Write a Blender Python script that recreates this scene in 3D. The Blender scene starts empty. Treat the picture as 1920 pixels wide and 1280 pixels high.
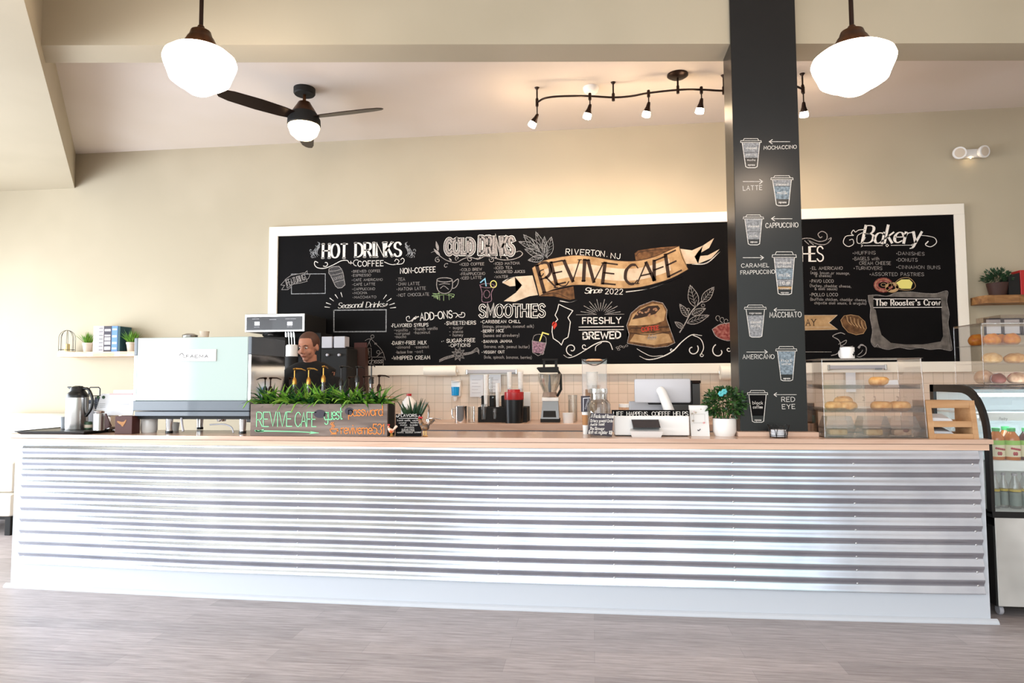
import bpy, bmesh, math, random
from mathutils import Vector, Matrix
random.seed(7)
S = bpy.context.scene
COL = S.collection
PI = math.pi
R = math.radians
# ---------------------------------------------------------------- camera
F, YAW, PITCH, ROLL, HC, DC = 1239.67, -0.118992, 0.0590667, -0.00478495, 1.426434, 4.203707
def cam_axes():
    cy, sy = math.cos(YAW), math.sin(YAW)
    f = Vector((sy, cy, 0)); r = Vector((cy, -sy, 0)); u = Vector((0, 0, 1))
    f2 = f*math.cos(PITCH) + u*math.sin(PITCH); u2 = u*math.cos(PITCH) - f*math.sin(PITCH)
    r3 = r*math.cos(ROLL) + u2*math.sin(ROLL); u3 = u2*math.cos(ROLL) - r*math.sin(ROLL)
    return r3, u3, f2
CR, CU, CF = cam_axes()
CP = Vector((0, -DC, HC))
cam_d = bpy.data.cameras.new('camera'); cam = bpy.data.objects.new('camera', cam_d); COL.objects.link(cam)
cam_d.sensor_width = 36; cam_d.lens = F*36/1920; cam_d.clip_start = .05; cam_d.clip_end = 200
M3 = Matrix((CR, CU, -CF)).transposed()
cam.matrix_world = Matrix.Translation(CP) @ M3.to_4x4()
S.camera = cam
def ray(px, py): return CF + CR*((px-960)/F) - CU*((py-640)/F)
def pY(px, py, Y):
    d = ray(px, py); return CP + d*((Y-CP.y)/d.y)
def pZ(px, py, Z):
    d = ray(px, py); return CP + d*((Z-CP.z)/d.z)
def X_(px, Y, py=780): return pY(px, py, Y).x
def Z_(px, py, Y): return pY(px, py, Y).z
# ---------------------------------------------------------------- materials
def lin(c):
    if isinstance(c, str):
        c = c.lstrip('#'); c = [int(c[i:i+2], 16)/255 for i in (0, 2, 4)]
        return tuple((x/12.92 if x <= .04045 else ((x+.055)/1.055)**2.4) for x in c) + (1,)
    return tuple(c)[:3] + (1,)
def mat(name, col, rough=.5, metal=0, coat=0, spec=.5, noise=None, bump=None, emit=None, trans=0, ior=1.45):
    m = bpy.data.materials.new(name); m.use_nodes = True
    nt = m.node_tree; b = nt.nodes['Principled BSDF']
    b.inputs['Base Color'].default_value = lin(col); b.inputs['Roughness'].default_value = rough
    b.inputs['Metallic'].default_value = metal; b.inputs['Coat Weight'].default_value = coat
    b.inputs['Specular IOR Level'].default_value = spec
    b.inputs['Transmission Weight'].default_value = trans; b.inputs['IOR'].default_value = ior
    if emit:
        b.inputs['Emission Color'].default_value = lin(emit[0]); b.inputs['Emission Strength'].default_value = emit[1]
    tc = None
    if noise or bump:
        tc = nt.nodes.new('ShaderNodeTexCoord')
    if noise:   # (scale vector, second colour, detail, low, high)
        sc, c2, det, lo, hi = noise
        mp = nt.nodes.new('ShaderNodeMapping'); mp.inputs['Scale'].default_value = sc
        n = nt.nodes.new('ShaderNodeTexNoise'); n.inputs['Scale'].default_value = 1; n.inputs['Detail'].default_value = det
        r = nt.nodes.new('ShaderNodeValToRGB'); r.color_ramp.elements[0].position = lo; r.color_ramp.elements[1].position = hi
        r.color_ramp.elements[0].color = lin(col); r.color_ramp.elements[1].color = lin(c2)
        nt.links.new(tc.outputs['Object'], mp.inputs[0]); nt.links.new(mp.outputs[0], n.inputs['Vector'])
        nt.links.new(n.outputs['Fac'], r.inputs[0]); nt.links.new(r.outputs[0], b.inputs['Base Color'])
    if bump:    # (scale vector, strength, distance)
        sc, st, di = bump
        mp = nt.nodes.new('ShaderNodeMapping'); mp.inputs['Scale'].default_value = sc
        n = nt.nodes.new('ShaderNodeTexNoise'); n.inputs['Scale'].default_value = 1; n.inputs['Detail'].default_value = 3
        bp = nt.nodes.new('ShaderNodeBump'); bp.inputs['Strength'].default_value = st; bp.inputs['Distance'].default_value = di
        nt.links.new(tc.outputs['Object'], mp.inputs[0]); nt.links.new(mp.outputs[0], n.inputs['Vector'])
        nt.links.new(n.outputs['Fac'], bp.inputs['Height']); nt.links.new(bp.outputs[0], b.inputs['Normal'])
    return m
def clear(name, tint=(1, 1, 1), base=.05, edge=.55, rough=.02):
    """thin clear plastic or glass: a see-through sheet with a Fresnel sheen"""
    m = bpy.data.materials.new(name); m.use_nodes = True
    nt = m.node_tree; nt.nodes.remove(nt.nodes['Principled BSDF']); out = nt.nodes['Material Output']
    t = nt.nodes.new('ShaderNodeBsdfTransparent'); t.inputs[0].default_value = tuple(tint) + (1,)
    g = nt.nodes.new('ShaderNodeBsdfGlossy'); g.inputs['Roughness'].default_value = rough
    lw = nt.nodes.new('ShaderNodeLayerWeight'); lw.inputs[0].default_value = .35
    mr = nt.nodes.new('ShaderNodeMapRange'); mr.inputs['To Min'].default_value = base; mr.inputs['To Max'].default_value = edge
    mx = nt.nodes.new('ShaderNodeMixShader')
    nt.links.new(lw.outputs['Facing'], mr.inputs['Value']); nt.links.new(mr.outputs[0], mx.inputs[0])
    nt.links.new(t.outputs[0], mx.inputs[1]); nt.links.new(g.outputs[0], mx.inputs[2]); nt.links.new(mx.outputs[0], out.inputs[0])
    return m
M = {}
def m_(k, *a, **kw):
    M[k] = mat(k, *a, **kw); return M[k]
m_('wall_paint', '#b6ab95', rough=.75, noise=((1.2, 1.2, 1.2), '#b1a690', 2, .4, .6), bump=((60, 60, 60), .08, .002))
m_('ceiling_paint', '#ded3ca', rough=.8, noise=((.8, .8, .8), '#d8ccc0', 2, .4, .6))
m_('white_trim', '#ece6da', rough=.45, bump=((30, 30, 30), .05, .002))
m_('counter_paint', '#c2c7cf', rough=.45, bump=((40, 40, 40), .05, .002))
m_('galvanised', '#d3dcea', rough=.17, metal=1, noise=((4, 4, 4), '#c0c9d8', 4, .35, .7), bump=((3, 3, 1.5), .03, .005))
m_('screw_metal', '#d8d8d8', rough=.3, metal=1)
m_('steel', '#b9b7b4', rough=.25, metal=1)
m_('dark_steel', '#6b6967', rough=.3, metal=1)
m_('chrome', '#e4e4e4', rough=.08, metal=1)
m_('black_plastic', '#0e0d0e', rough=.35)
m_('matte_black', '#0b0a0a', rough=.7)
m_('bronze', '#2a1b14', rough=.35, metal=.7)
m_('brown_metal', '#5a3a22', rough=.35, metal=.8, noise=((20, 20, 8), '#3a2415', 3, .3, .7))
m_('gold_metal', '#b88a45', rough=.3, metal=1)
m_('globe_glass', '#fff6e6', rough=.3, emit=('#ffe6cc', 20))
m_('bulb_glow', '#fff0d8', rough=.3, emit=('#ffdfae', 60))
m_('fan_light', '#fff0d8', rough=.3, emit=('#ffe2b0', 11))
m_('led_glow', '#f2fbff', rough=.3, emit=('#e2f4ff', 16))
m_('white_plastic', '#e6e4e2', rough=.35)
m_('monitor_grey', '#c3c1c6', rough=.4)
m_('grey_plastic', '#aeadb4', rough=.4)
m_('white_ceramic', '#ece9e6', rough=.2, coat=.4)
m_('mug_grey', '#7d8187', rough=.4)
m_('grey_enamel', '#59616b', rough=.35, coat=.3)
m_('dark_panel', '#2d2b31', rough=.25, coat=.3)
m_('chalk_white', '#e9e4de', rough=.95, noise=((90, 90, 90), '#bdb7b2', 4, .35, .75))
m_('chalk_grey', '#a8a29f', rough=.95, noise=((90, 90, 90), '#67625f', 4, .35, .7))
m_('chalk_dim', '#4c4a4b', rough=.95, noise=((60, 60, 60), '#2a292a', 4, .3, .7))
m_('chalk_tan', '#b09068', rough=.9, noise=((14, 14, 14), '#8a6a44', 4, .35, .75))
m_('chalk_pale', '#c4b49f', rough=.9, noise=((12, 12, 12), '#a8937a', 4, .35, .75))
m_('chalk_brown', '#6b4a2b', rough=.9, noise=((25, 25, 25), '#3c2512', 4, .35, .7))
m_('chalk_ink', '#2a1a12', rough=.9)
m_('chalk_bean', '#8e6a50', rough=.9)
m_('chalk_green', '#9db682', rough=.9)
m_('chalk_red', '#b7372a', rough=.9)
m_('chalk_maroon', '#6e2a26', rough=.9, noise=((40, 40, 40), '#a0685e', 4, .4, .7))
m_('chalk_yellow', '#d8cf75', rough=.9)
m_('chalk_blue', '#7fb0c8', rough=.9)
m_('chalk_pink', '#a07c8c', rough=.9, noise=((60, 60, 60), '#4f3c44', 4, .35, .7))
m_('chalk_slate', '#8b99a3', rough=.95, noise=((70, 70, 70), '#454f57', 4, .35, .75))
m_('chalk_silver', '#9a9b9d', rough=.95, noise=((70, 70, 70), '#55565a', 4, .35, .75))
m_('marker_green', '#8be0a6', rough=.8)
m_('marker_orange', '#ef8a3c', rough=.8)
m_('parchment', '#6f6862', rough=.9, noise=((14, 14, 14), '#45413e', 4, .35, .7))
m_('chalkboard', '#080708', rough=.5, spec=.08, noise=((3, 3, 3), '#0e0c0d', 5, .3, .8))
m_('column_board', '#0f0e0e', rough=.3, spec=.5, noise=((3, 3, 2), '#141313', 5, .3, .8))
m_('leaf_bright', '#3f7a22', rough=.4, noise=((18, 18, 18), '#86b03c', 2, .35, .7))
m_('leaf_dark', '#12341a', rough=.4, noise=((18, 18, 18), '#356a2e', 2, .35, .7))
m_('leaf_deep', '#173617', rough=.4, noise=((30, 30, 30), '#3d6a28', 2, .4, .7))
m_('leaf_aloe', '#1d3a22', rough=.4, noise=((30, 30, 10), '#38553a', 2, .4, .7))
m_('stem', '#3f4a22', rough=.7)
m_('soil', '#241a12', rough=.95)
m_('pot_beige', '#cdbfae', rough=.7)
m_('pot_speckle', '#a59a8c', rough=.8, noise=((300, 300, 300), '#c7beb2', 2, .4, .6))
m_('pot_brown', '#3a2018', rough=.6)
m_('kraft', '#a9794f', rough=.8)
m_('paper', '#d3d4d9', rough=.7)
m_('paper_pink', '#e2a7a7', rough=.7)
m_('red_plastic', '#b01f22', rough=.3)
m_('red_clear', '#a8292b', rough=.25)
m_('blue_gel', '#128fd0', rough=.2)
m_('teal_glaze', '#57b3b6', rough=.3)
m_('crust', '#c98b45', rough=.6, noise=((35, 35, 35), '#e6b878', 3, .35, .7))
m_('dough', '#e8c48c', rough=.6, noise=((40, 40, 40), '#d3a262', 3, .4, .7))
m_('glazed', '#c56a1e', rough=.3, noise=((30, 30, 30), '#e39a35', 3, .35, .7))
m_('bread_pale', '#dcb896', rough=.6, noise=((30, 30, 30), '#b98464', 3, .4, .7))
m_('berry', '#7a3328', rough=.5)
m_('skin', '#b27a62', rough=.55)
m_('lips', '#93503f', rough=.5)
m_('hair', '#4a2c20', rough=.6)
m_('eye_white', '#e8e2dc', rough=.3)
m_('eye_dark', '#1c120c', rough=.3)
m_('black_cloth', '#0c0b0d', rough=.9, bump=((80, 80, 80), .2, .003))
m_('dark_trousers', '#1b1c22', rough=.9)
m_('juice_amber', '#b4631a', rough=.15, coat=.5)
m_('juice_purple', '#4a1420', rough=.15, coat=.5)
m_('label_green', '#8fc05a', rough=.5)
m_('label_cream', '#d9d2b4', rough=.5)
m_('label_red', '#a23440', rough=.5)
m_('cap_green', '#3aa860', rough=.4)
m_('cap_yellow', '#b9a544', rough=.4)
m_('label_grey', '#7d8a86', rough=.5)
m_('cool_white', '#dfe6e6', rough=.4)
m_('fridge_steel', '#cfcecb', rough=.4, metal=.3, noise=((2, 2, 2), '#aeadaa', 3, .4, .6))
m_('sofa', '#e9e2d6', rough=.85, bump=((60, 60, 60), .15, .003))
m_('book_white', '#eadfe0', rough=.6)
m_('book_blue', '#5f86c8', rough=.6)
m_('book_navy', '#22263c', rough=.6)
m_('book_dark', '#38323c', rough=.6)
m_('book_teal', '#1f4650', rough=.6)
m_('rooster_orange', '#d0602c', rough=.4, noise=((40, 40, 40), '#e9cdb8', 2, .45, .55))
m_('rooster_dark', '#4a403a', rough=.4, noise=((60, 60, 60), '#8a6440', 2, .45, .6))
m_('wax', '#e4cf96', rough=.5)
m_('brown_card', '#4a2622', rough=.6)
m_('cup_reveal', '#e9e6e2', rough=.5)
M['acrylic'] = clear('acrylic', (.97, .96, .955), .035, .5)
M['acrylic_edge'] = clear('acrylic_edge', (.84, .79, .76), .05, .3)
M['glass'] = clear('glass', (.96, .97, .965), .05, .7)
M['smoked'] = clear('smoked', (.72, .68, .68), .06, .5)
M['pet'] = clear('pet', (.88, .89, .89), .10, .6, .08)
M['syrup'] = clear('syrup', (.45, .3, .2), .08, .6)
def wood(name, c1, c2, c3, rough=.4, scale=(1.2, 14, 14), coat=.0, rot=0):
    m = bpy.data.materials.new(name); m.use_nodes = True; nt = m.node_tree; b = nt.nodes['Principled BSDF']
    tc = nt.nodes.new('ShaderNodeTexCoord'); mp = nt.nodes.new('ShaderNodeMapping'); mp.inputs['Scale'].default_value = scale
    mp.inputs['Rotation'].default_value = (0, 0, rot)
    n = nt.nodes.new('ShaderNodeTexNoise'); n.inputs['Scale'].default_value = 1.6; n.inputs['Detail'].default_value = 6; n.inputs['Distortion'].default_value = .6
    r = nt.nodes.new('ShaderNodeValToRGB'); e = r.color_ramp.elements
    e[0].position = .3; e[0].color = lin(c1); e[1].position = .72; e[1].color = lin(c3)
    k = e.new(.5); k.color = lin(c2)
    nt.links.new(tc.outputs['Object'], mp.inputs[0]); nt.links.new(mp.outputs[0], n.inputs['Vector']); nt.links.new(n.outputs['Fac'], r.inputs[0])
    nt.links.new(r.outputs[0], b.inputs['Base Color']); b.inputs['Roughness'].default_value = rough; b.inputs['Coat Weight'].default_value = coat
    M[name] = m
wood('counter_wood', '#b7917b', '#c7a590', '#d2b39f', rough=.28, scale=(.7, 9, 9), coat=.25)
wood('counter_edge', '#c9a48c', '#d8b59d', '#e2c2ad', rough=.4, scale=(.7, 6, 20))
wood('rustic_board', '#5e504a', '#796a62', '#8d7f77', rough=.8, scale=(1.4, 14, 16))
wood('bamboo', '#a67a50', '#b58a60', '#c29a72', rough=.5, scale=(1, 8, 14))
wood('pale_shelf', '#c9a284', '#dcb99c', '#e8ccb2', rough=.6, scale=(2, 10, 14))
wood('rustic_shelf', '#6a4526', '#8f6438', '#a67b4c', rough=.6, scale=(3, 12, 16))
# ---------------------------------------------------------------- mesh builder
class MB:
    def __init__(s): s.bm = bmesh.new()
    def box(s, x0, x1, y0, y1, z0, z1, bev=0):
        vs = [s.bm.verts.new((x, y, z)) for x in (x0, x1) for y in (y0, y1) for z in (z0, z1)]
        fs = [s.bm.faces.new([vs[i] for i in q]) for q in ((0, 1, 3, 2), (4, 6, 7, 5), (0, 4, 5, 1), (2, 3, 7, 6), (0, 2, 6, 4), (1, 5, 7, 3))]
        if bev:
            es = list({e for f in fs for e in f.edges})
            bmesh.ops.bevel(s.bm, geom=es, offset=bev, segments=2, affect='EDGES', profile=.5)
        return s
    def hexa(s, b, t):
        """bottom ring of 4 and top ring of 4 points"""
        n = len(b); vb = [s.bm.verts.new(p) for p in b]; vt = [s.bm.verts.new(p) for p in t]
        s.bm.faces.new(vb[::-1]); s.bm.faces.new(vt)
        for i in range(n): s.bm.faces.new((vb[i], vb[(i+1) % n], vt[(i+1) % n], vt[i]))
        return s
    def ring(s, c, r, n, ax):
        c = Vector(c); a = Vector(ax).normalized()
        u = a.orthogonal().normalized(); v = a.cross(u)
        return [s.bm.verts.new(c + (u*math.cos(2*PI*i/n) + v*math.sin(2*PI*i/n))*r) for i in range(n)]
    def loft(s, rings, cap=True):
        n = len(rings[0])
        for a, b in zip(rings, rings[1:]):
            for i in range(n): s.bm.faces.new((a[i], a[(i+1) % n], b[(i+1) % n], b[i]))
        if cap: s.bm.faces.new(rings[0][::-1]); s.bm.faces.new(rings[-1])
        return s
    def lathe(s, prof, loc=(0, 0, 0), ax=(0, 0, 1), n=28, cap=True):
        """prof: (radius, height) pairs"""
        loc = Vector(loc); a = Vector(ax).normalized(); u = a.orthogonal().normalized() if abs(a.z) < .999 else Vector((1, 0, 0)); v = a.cross(u)
        rs = [[s.bm.verts.new(loc + a*h + (u*math.cos(2*PI*i/n) + v*math.sin(2*PI*i/n))*max(r, .0002)) for i in range(n)] for r, h in prof]
        return s.loft(rs, cap)
    def tube(s, pts, r, n=10, closed=False):
        pts = [Vector(p) for p in pts]; rr = r if isinstance(r, (list, tuple)) else [r]*len(pts); rs = []
        t0 = (pts[1]-pts[0]).normalized(); u = t0.orthogonal().normalized()
        for i, p in enumerate(pts):
            if closed: t = pts[(i+1) % len(pts)]-pts[i-1]
            else: t = pts[min(i+1, len(pts)-1)] - pts[max(i-1, 0)]
            t.normalize(); u = (u - t*u.dot(t)).normalized(); v = t.cross(u)
            rs.append([s.bm.verts.new(p + (u*math.cos(2*PI*k/n) + v*math.sin(2*PI*k/n))*rr[i]) for k in range(n)])
        if closed:
            rs.append(rs[0]); return s.loft(rs, False)
        return s.loft(rs)
    def sphere(s, c, rad, n=16, m=10, squash=None):
        c = Vector(c); rx, ry, rz = rad if isinstance(rad, (list, tuple)) else (rad,)*3
        rs = []
        for j in range(m+1):
            th = PI*(j/m); th = min(max(th, .02), PI-.02)
            rs.append([s.bm.verts.new(c + Vector((rx*math.sin(th)*math.cos(2*PI*i/n), ry*math.sin(th)*math.sin(2*PI*i/n), -rz*math.cos(th)))) for i in range(n)])
        return s.loft(rs)
    def prism(s, pts, y0, y1):
        """outline in x,z extruded along y"""
        a = [s.bm.verts.new((x, y0, z)) for x, z in pts]; b = [s.bm.verts.new((x, y1, z)) for x, z in pts]
        s.bm.faces.new(a); s.bm.faces.new(b[::-1]); n = len(pts)
        for i in range(n): s.bm.faces.new((a[i], b[i], b[(i+1) % n], a[(i+1) % n]))
        return s
    def prismx(s, pts, x0, x1):
        """outline in y,z extruded along x"""
        a = [s.bm.verts.new((x0, y, z)) for y, z in pts]; b = [s.bm.verts.new((x1, y, z)) for y, z in pts]
        s.bm.faces.new(a); s.bm.faces.new(b[::-1]); n = len(pts)
        for i in range(n): s.bm.faces.new((a[i], b[i], b[(i+1) % n], a[(i+1) % n]))
        return s
    def prismz(s, pts, z0, z1):
        a = [s.bm.verts.new((x, y, z0)) for x, y in pts]; b = [s.bm.verts.new((x, y, z1)) for x, y in pts]
        s.bm.faces.new(a[::-1]); s.bm.faces.new(b); n = len(pts)
        for i in range(n): s.bm.faces.new((a[i], a[(i+1) % n], b[(i+1) % n], b[i]))
        return s
    def face(s, pts):
        try: s.bm.faces.new([s.bm.verts.new(p) for p in pts])
        except ValueError: pass
        return s
    def blade(s, p0, d, L, w, curl, segs=5):
        """tapered leaf arching over"""
        p = Vector(p0); d = Vector(d).normalized(); side = d.cross(Vector((0, 0, 1)))
        side = side.normalized() if side.length > .01 else Vector((1, 0, 0))
        a = random.uniform(-.8, .8); side = Matrix.Rotation(a, 3, d) @ side
        prev = None
        for i in range(segs+1):
            t = i/segs; ww = w*math.sin(PI*min(1, .18+t*.82))*(1 if t < .98 else .05)
            l = s.bm.verts.new(p - side*ww/2); r = s.bm.verts.new(p + side*ww/2)
            if prev: s.bm.faces.new((prev[0], prev[1], r, l))
            prev = (l, r); p = p + d*L/segs; d = (d + Vector((0, 0, -curl/segs))).normalized()
        return s
    def leaf(s, p, d, L, w):
        d = Vector(d).normalized(); sd = d.cross(Vector((random.uniform(-1, 1), random.uniform(-1, 1), random.uniform(-1, 1)))).normalized(); nrm = d.cross(sd)
        p = Vector(p); v = [s.bm.verts.new(q) for q in (p, p+d*L*.45+sd*w/2+nrm*L*.06, p+d*L, p+d*L*.45-sd*w/2+nrm*L*.06)]
        s.bm.faces.new(v); return s
    def build(s, name, material, parent=None, smooth=False, label=None, recalc=True):
        if recalc: bmesh.ops.recalc_face_normals(s.bm, faces=s.bm.faces[:])
        if parent is not None:
            s.bm.transform(world_of(parent).inverted())
        me = bpy.data.meshes.new(name); s.bm.to_mesh(me); s.bm.free()
        me.materials.append(material if not isinstance(material, str) else M[material])
        if smooth:
            me.polygons.foreach_set('use_smooth', [True]*len(me.polygons))
            try: me.set_sharp_from_angle(angle=R(38))
            except Exception: pass
        o = bpy.data.objects.new(name, me); COL.objects.link(o)
        if parent is not None: o.parent = parent
        if label: o['label'] = label
        return o
def world_of(o):
    m = o.matrix_basis.copy()
    while o.parent: o = o.parent; m = o.matrix_basis @ m
    return m
def tag(o, label, cat, group=None, kind=None):
    if label: o['label'] = label
    if cat: o['category'] = cat
    if group: o['group'] = group
    if kind: o['kind'] = kind
    return o
def thing(name, label, cat, loc=(0, 0, 0), rz=0, group=None):
    o = bpy.data.objects.new(name, None); COL.objects.link(o); o.empty_display_size = .1
    o.location = loc; o.rotation_euler = (0, 0, rz)
    return tag(o, label, cat, group)
def kids(o): return [c for c in COL.objects if c.parent is o]
def dup(o, parent=None):
    c = o.copy(); COL.objects.link(c); c.parent = parent
    for ch in kids(o): dup(ch, c)
    return c
def struct(o): o['kind'] = 'structure'; return o
def bez(pts, n=8):
    """Catmull-Rom through points"""
    P = [Vector(p) for p in pts]
    if len(P) < 3: return P
    out = []
    for i in range(len(P)-1):
        a = P[i-1] if i > 0 else P[0]*2-P[1]; b, c = P[i], P[i+1]; d = P[i+2] if i+2 < len(P) else P[-1]*2-P[-2]
        for k in range(n):
            t = k/n; out.append(.5*((2*b) + (c-a)*t + (2*a-5*b+4*c-d)*t*t + (3*b-a-3*c+d)*t**3))
    out.append(P[-1]); return out
# ---------------------------------------------------------------- lettering engine (hand-drawn strokes)
G = {}
def gl(ch, w, *st):
    L = []
    for q in st:
        sm = q[0] == '~'; pts = [tuple(float(v)/10 for v in p.split(',')) for p in q.lstrip('~').split()]
        L.append((sm, pts))
    G[ch] = (w/10, L)
BP = '~0,5 1.4,5.9 3.2,5.8 4.5,4 4.5,2 3.2,.2 1.4,.1 0,1.2'
AB = '~4.4,5 3,5.9 1.2,5.8 0,4 0,2 1.2,.2 3,.2 4.4,1.5'
gl('A', 6, '0,0 3,10 6,0', '1.2,3.7 4.8,3.7'); gl('B', 5.5, '0,0 0,10', '~0,10 3,10 4.6,8.8 4.6,6.6 3,5.3 0,5.3', '~0,5.3 3.4,5.2 5.3,4 5.3,1.4 3.4,0 0,0')
gl('C', 6, '~6,8.2 4.6,9.8 2.4,9.8 .4,7.5 0,5 .4,2.5 2.4,.2 4.6,.2 6,1.8'); gl('D', 6, '0,0 0,10', '~0,10 3,9.8 5.6,7.8 6,5 5.6,2.2 3,.2 0,0')
gl('E', 5, '5,10 0,10 0,0 5,0', '0,5.2 4,5.2'); gl('F', 4.8, '4.8,10 0,10 0,0', '0,5.2 3.8,5.2')
gl('G', 6.5, '~6.2,8.4 4.6,9.8 2.4,9.8 .4,7.5 0,5 .4,2.5 2.4,.2 4.6,.2 6.2,1.8 6.3,4.5', '6.3,4.5 3.8,4.5'); gl('H', 6, '0,0 0,10', '6,0 6,10', '0,5.2 6,5.2')
gl('I', 1, '.5,0 .5,10'); gl('J', 4.5, '~4.3,10 4.3,3 3.8,.8 2.2,0 .6,.8 0,2.6'); gl('K', 5.5, '0,0 0,10', '5.2,10 0,4.2', '1.6,6 5.5,0'); gl('L', 4.6, '0,10 0,0 4.6,0')
gl('M', 7.5, '0,0 .8,10 3.75,2.5 6.7,10 7.5,0'); gl('N', 6, '0,0 0,10 6,0 6,10'); gl('O', 7, '~3.5,10 1.2,9 0,6.5 0,3.5 1.2,1 3.5,0 5.8,1 7,3.5 7,6.5 5.8,9 3.5,10')
gl('P', 5, '0,0 0,10', '~0,10 3.2,10 5,8.8 5,6.2 3.2,4.8 0,4.8'); gl('Q', 7, '~3.5,10 1.2,9 0,6.5 0,3.5 1.2,1 3.5,0 5.8,1 7,3.5 7,6.5 5.8,9 3.5,10', '4.5,2.5 7,-.5')
gl('R', 5.5, '0,0 0,10', '~0,10 3.2,10 5,8.8 5,6.2 3.2,4.8 0,4.8', '2.5,4.8 5.5,0'); gl('S', 5.4, '~5.2,8.5 3.8,9.9 1.8,9.9 .4,8.6 .4,6.6 1.8,5.4 3.9,4.6 5.3,3.2 5.1,1.2 3.6,.1 1.6,.1 0,1.6')
gl('T', 6, '3,0 3,10', '0,10 6,10'); gl('U', 6, '~0,10 0,3.5 .9,.9 3,0 5.1,.9 6,3.5 6,10'); gl('V', 6, '0,10 3,0 6,10'); gl('W', 9, '0,10 2.2,0 4.5,7.5 6.8,0 9,10')
gl('X', 6, '0,0 6,10', '0,10 6,0'); gl('Y', 6, '0,10 3,5 6,10', '3,5 3,0'); gl('Z', 5.5, '0,10 5.5,10 0,0 5.5,0')
gl('0', 5, '~2.5,10 .6,8.5 0,5 .6,1.5 2.5,0 4.4,1.5 5,5 4.4,8.5 2.5,10'); gl('1', 2.5, '.3,8 2,10 2,0'); gl('2', 5, '~.2,7.8 1.2,9.6 3,10 4.8,8.6 4.6,6.4 2.6,3 0,0', '0,0 5,0')
gl('3', 5, '~.3,8.6 1.8,10 4,9.6 4.6,7.6 3.6,5.6 2,5.2', '~2,5.2 4.4,4.8 5,2.8 4,.5 2,0 0,1.4'); gl('5', 5, '4.6,10 .8,10 .4,5.6', '~.4,5.6 2.4,6.3 4.6,5.2 5,3 4,.6 2,0 0,1.2')
gl('.', .8, '.3,0 .3,.7'); gl(',', 1, '.6,.8 .1,-1.4'); gl("'", .8, '.4,10 .4,7.8'); gl('-', 3, '0,4.6 3,4.6'); gl('*', 1, '.1,5 .9,5', '.5,4.5 .5,5.5'); gl(':', .8, '.3,0 .3,.8', '.3,5 .3,5.8')
gl('&', 5.6, '~5.4,0 2,6.4 1.2,8.4 2.4,9.9 3.7,8.6 3,6.8 .6,4 0,2 1.4,.1 3.4,.3 5,2.4 5.4,4.4'); gl('(', 2, '~2,11 .4,8 0,4.5 .4,1 2,-2'); gl(')', 2, '~0,11 1.6,8 2,4.5 1.6,1 0,-2')
gl('+', 4, '2,2.5 2,7.5', '0,5 4,5'); gl('#', 5, '1.5,1 2.3,9', '3.3,1 4.1,9', '.4,3.6 5,3.6', '.6,6.4 5.2,6.4'); gl('/', 4, '0,0 4,10')
gl('a', 4.6, AB, '4.4,6 4.4,0'); gl('b', 4.6, '0,10 0,0', BP); gl('c', 4, '~4,4.8 2.8,5.9 1.2,5.7 0,4 0,2 1.2,.2 2.8,.1 4,1.2'); gl('d', 4.6, AB, '4.4,10 4.4,0')
gl('e', 4.4, '~0,3.2 4.4,3.4 3.8,5.2 2.2,6 .6,5 0,3 .6,.9 2.2,0 4.2,1'); gl('f', 3.4, '~3.4,9.4 2.2,10 1.2,9 1.2,7 1.2,0', '0,6 3,6'); gl('g', 4.6, AB, '~4.4,6 4.4,-1.5 3.4,-3.4 1.6,-3.4 .4,-2.4')
gl('h', 4.4, '0,10 0,0', '~0,4 1.4,5.8 3,5.9 4.2,4.6 4.2,0'); gl('i', 1, '.5,6 .5,0', '.5,8 .5,8.7'); gl('j', 2, '~1.6,6 1.6,-1.5 .8,-3 -.4,-3.2', '1.6,8 1.6,8.7'); gl('k', 4, '0,10 0,0', '3.8,6 0,2.4', '1.3,3.6 4,0')
gl('l', 1, '.5,10 .5,0'); gl('m', 7, '0,6 0,0', '~0,4.2 1.2,5.8 2.6,5.8 3.4,4.4 3.4,0', '~3.4,4.4 4.6,5.9 6,5.8 6.8,4.4 6.8,0'); gl('n', 4.4, '0,6 0,0', '~0,4 1.4,5.8 3,5.9 4.2,4.6 4.2,0')
gl('o', 4.8, '~2.4,6 .6,5 0,3 .6,1 2.4,0 4.2,1 4.8,3 4.2,5 2.4,6'); gl('p', 4.6, '0,6 0,-3.6', BP); gl('q', 4.6, AB, '4.4,6 4.4,-3.6'); gl('r', 3, '0,6 0,0', '~0,3.8 1,5.5 3,6')
gl('s', 3.7, '~3.6,5 2.4,6 .8,5.6 .5,4.2 1.8,3.2 3.4,2.4 3.5,.9 2.2,0 .8,.1 0,1'); gl('t', 3.2, '~1.4,9 1.4,1.4 2,.1 3.2,.4', '0,6 3.1,6'); gl('u', 4.4, '~0,6 0,1.8 1,.1 2.6,.1 4.2,1.6', '4.2,6 4.2,0')
gl('v', 4.2, '0,6 2.1,0 4.2,6'); gl('w', 6.4, '0,6 1.6,0 3.2,5 4.8,0 6.4,6'); gl('x', 4, '0,0 4,6', '0,6 4,0'); gl('y', 4.4, '0,6 2.2,.3', '~4.4,6 2.4,0 1.4,-2.8 0,-3.4'); gl('z', 4, '0,6 4,6 0,0 4,0')
gl('é', 5, '5,10 0,10 0,0 5,0', '0,5.2 4,5.2', '2,11 3.4,12.6')
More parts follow.
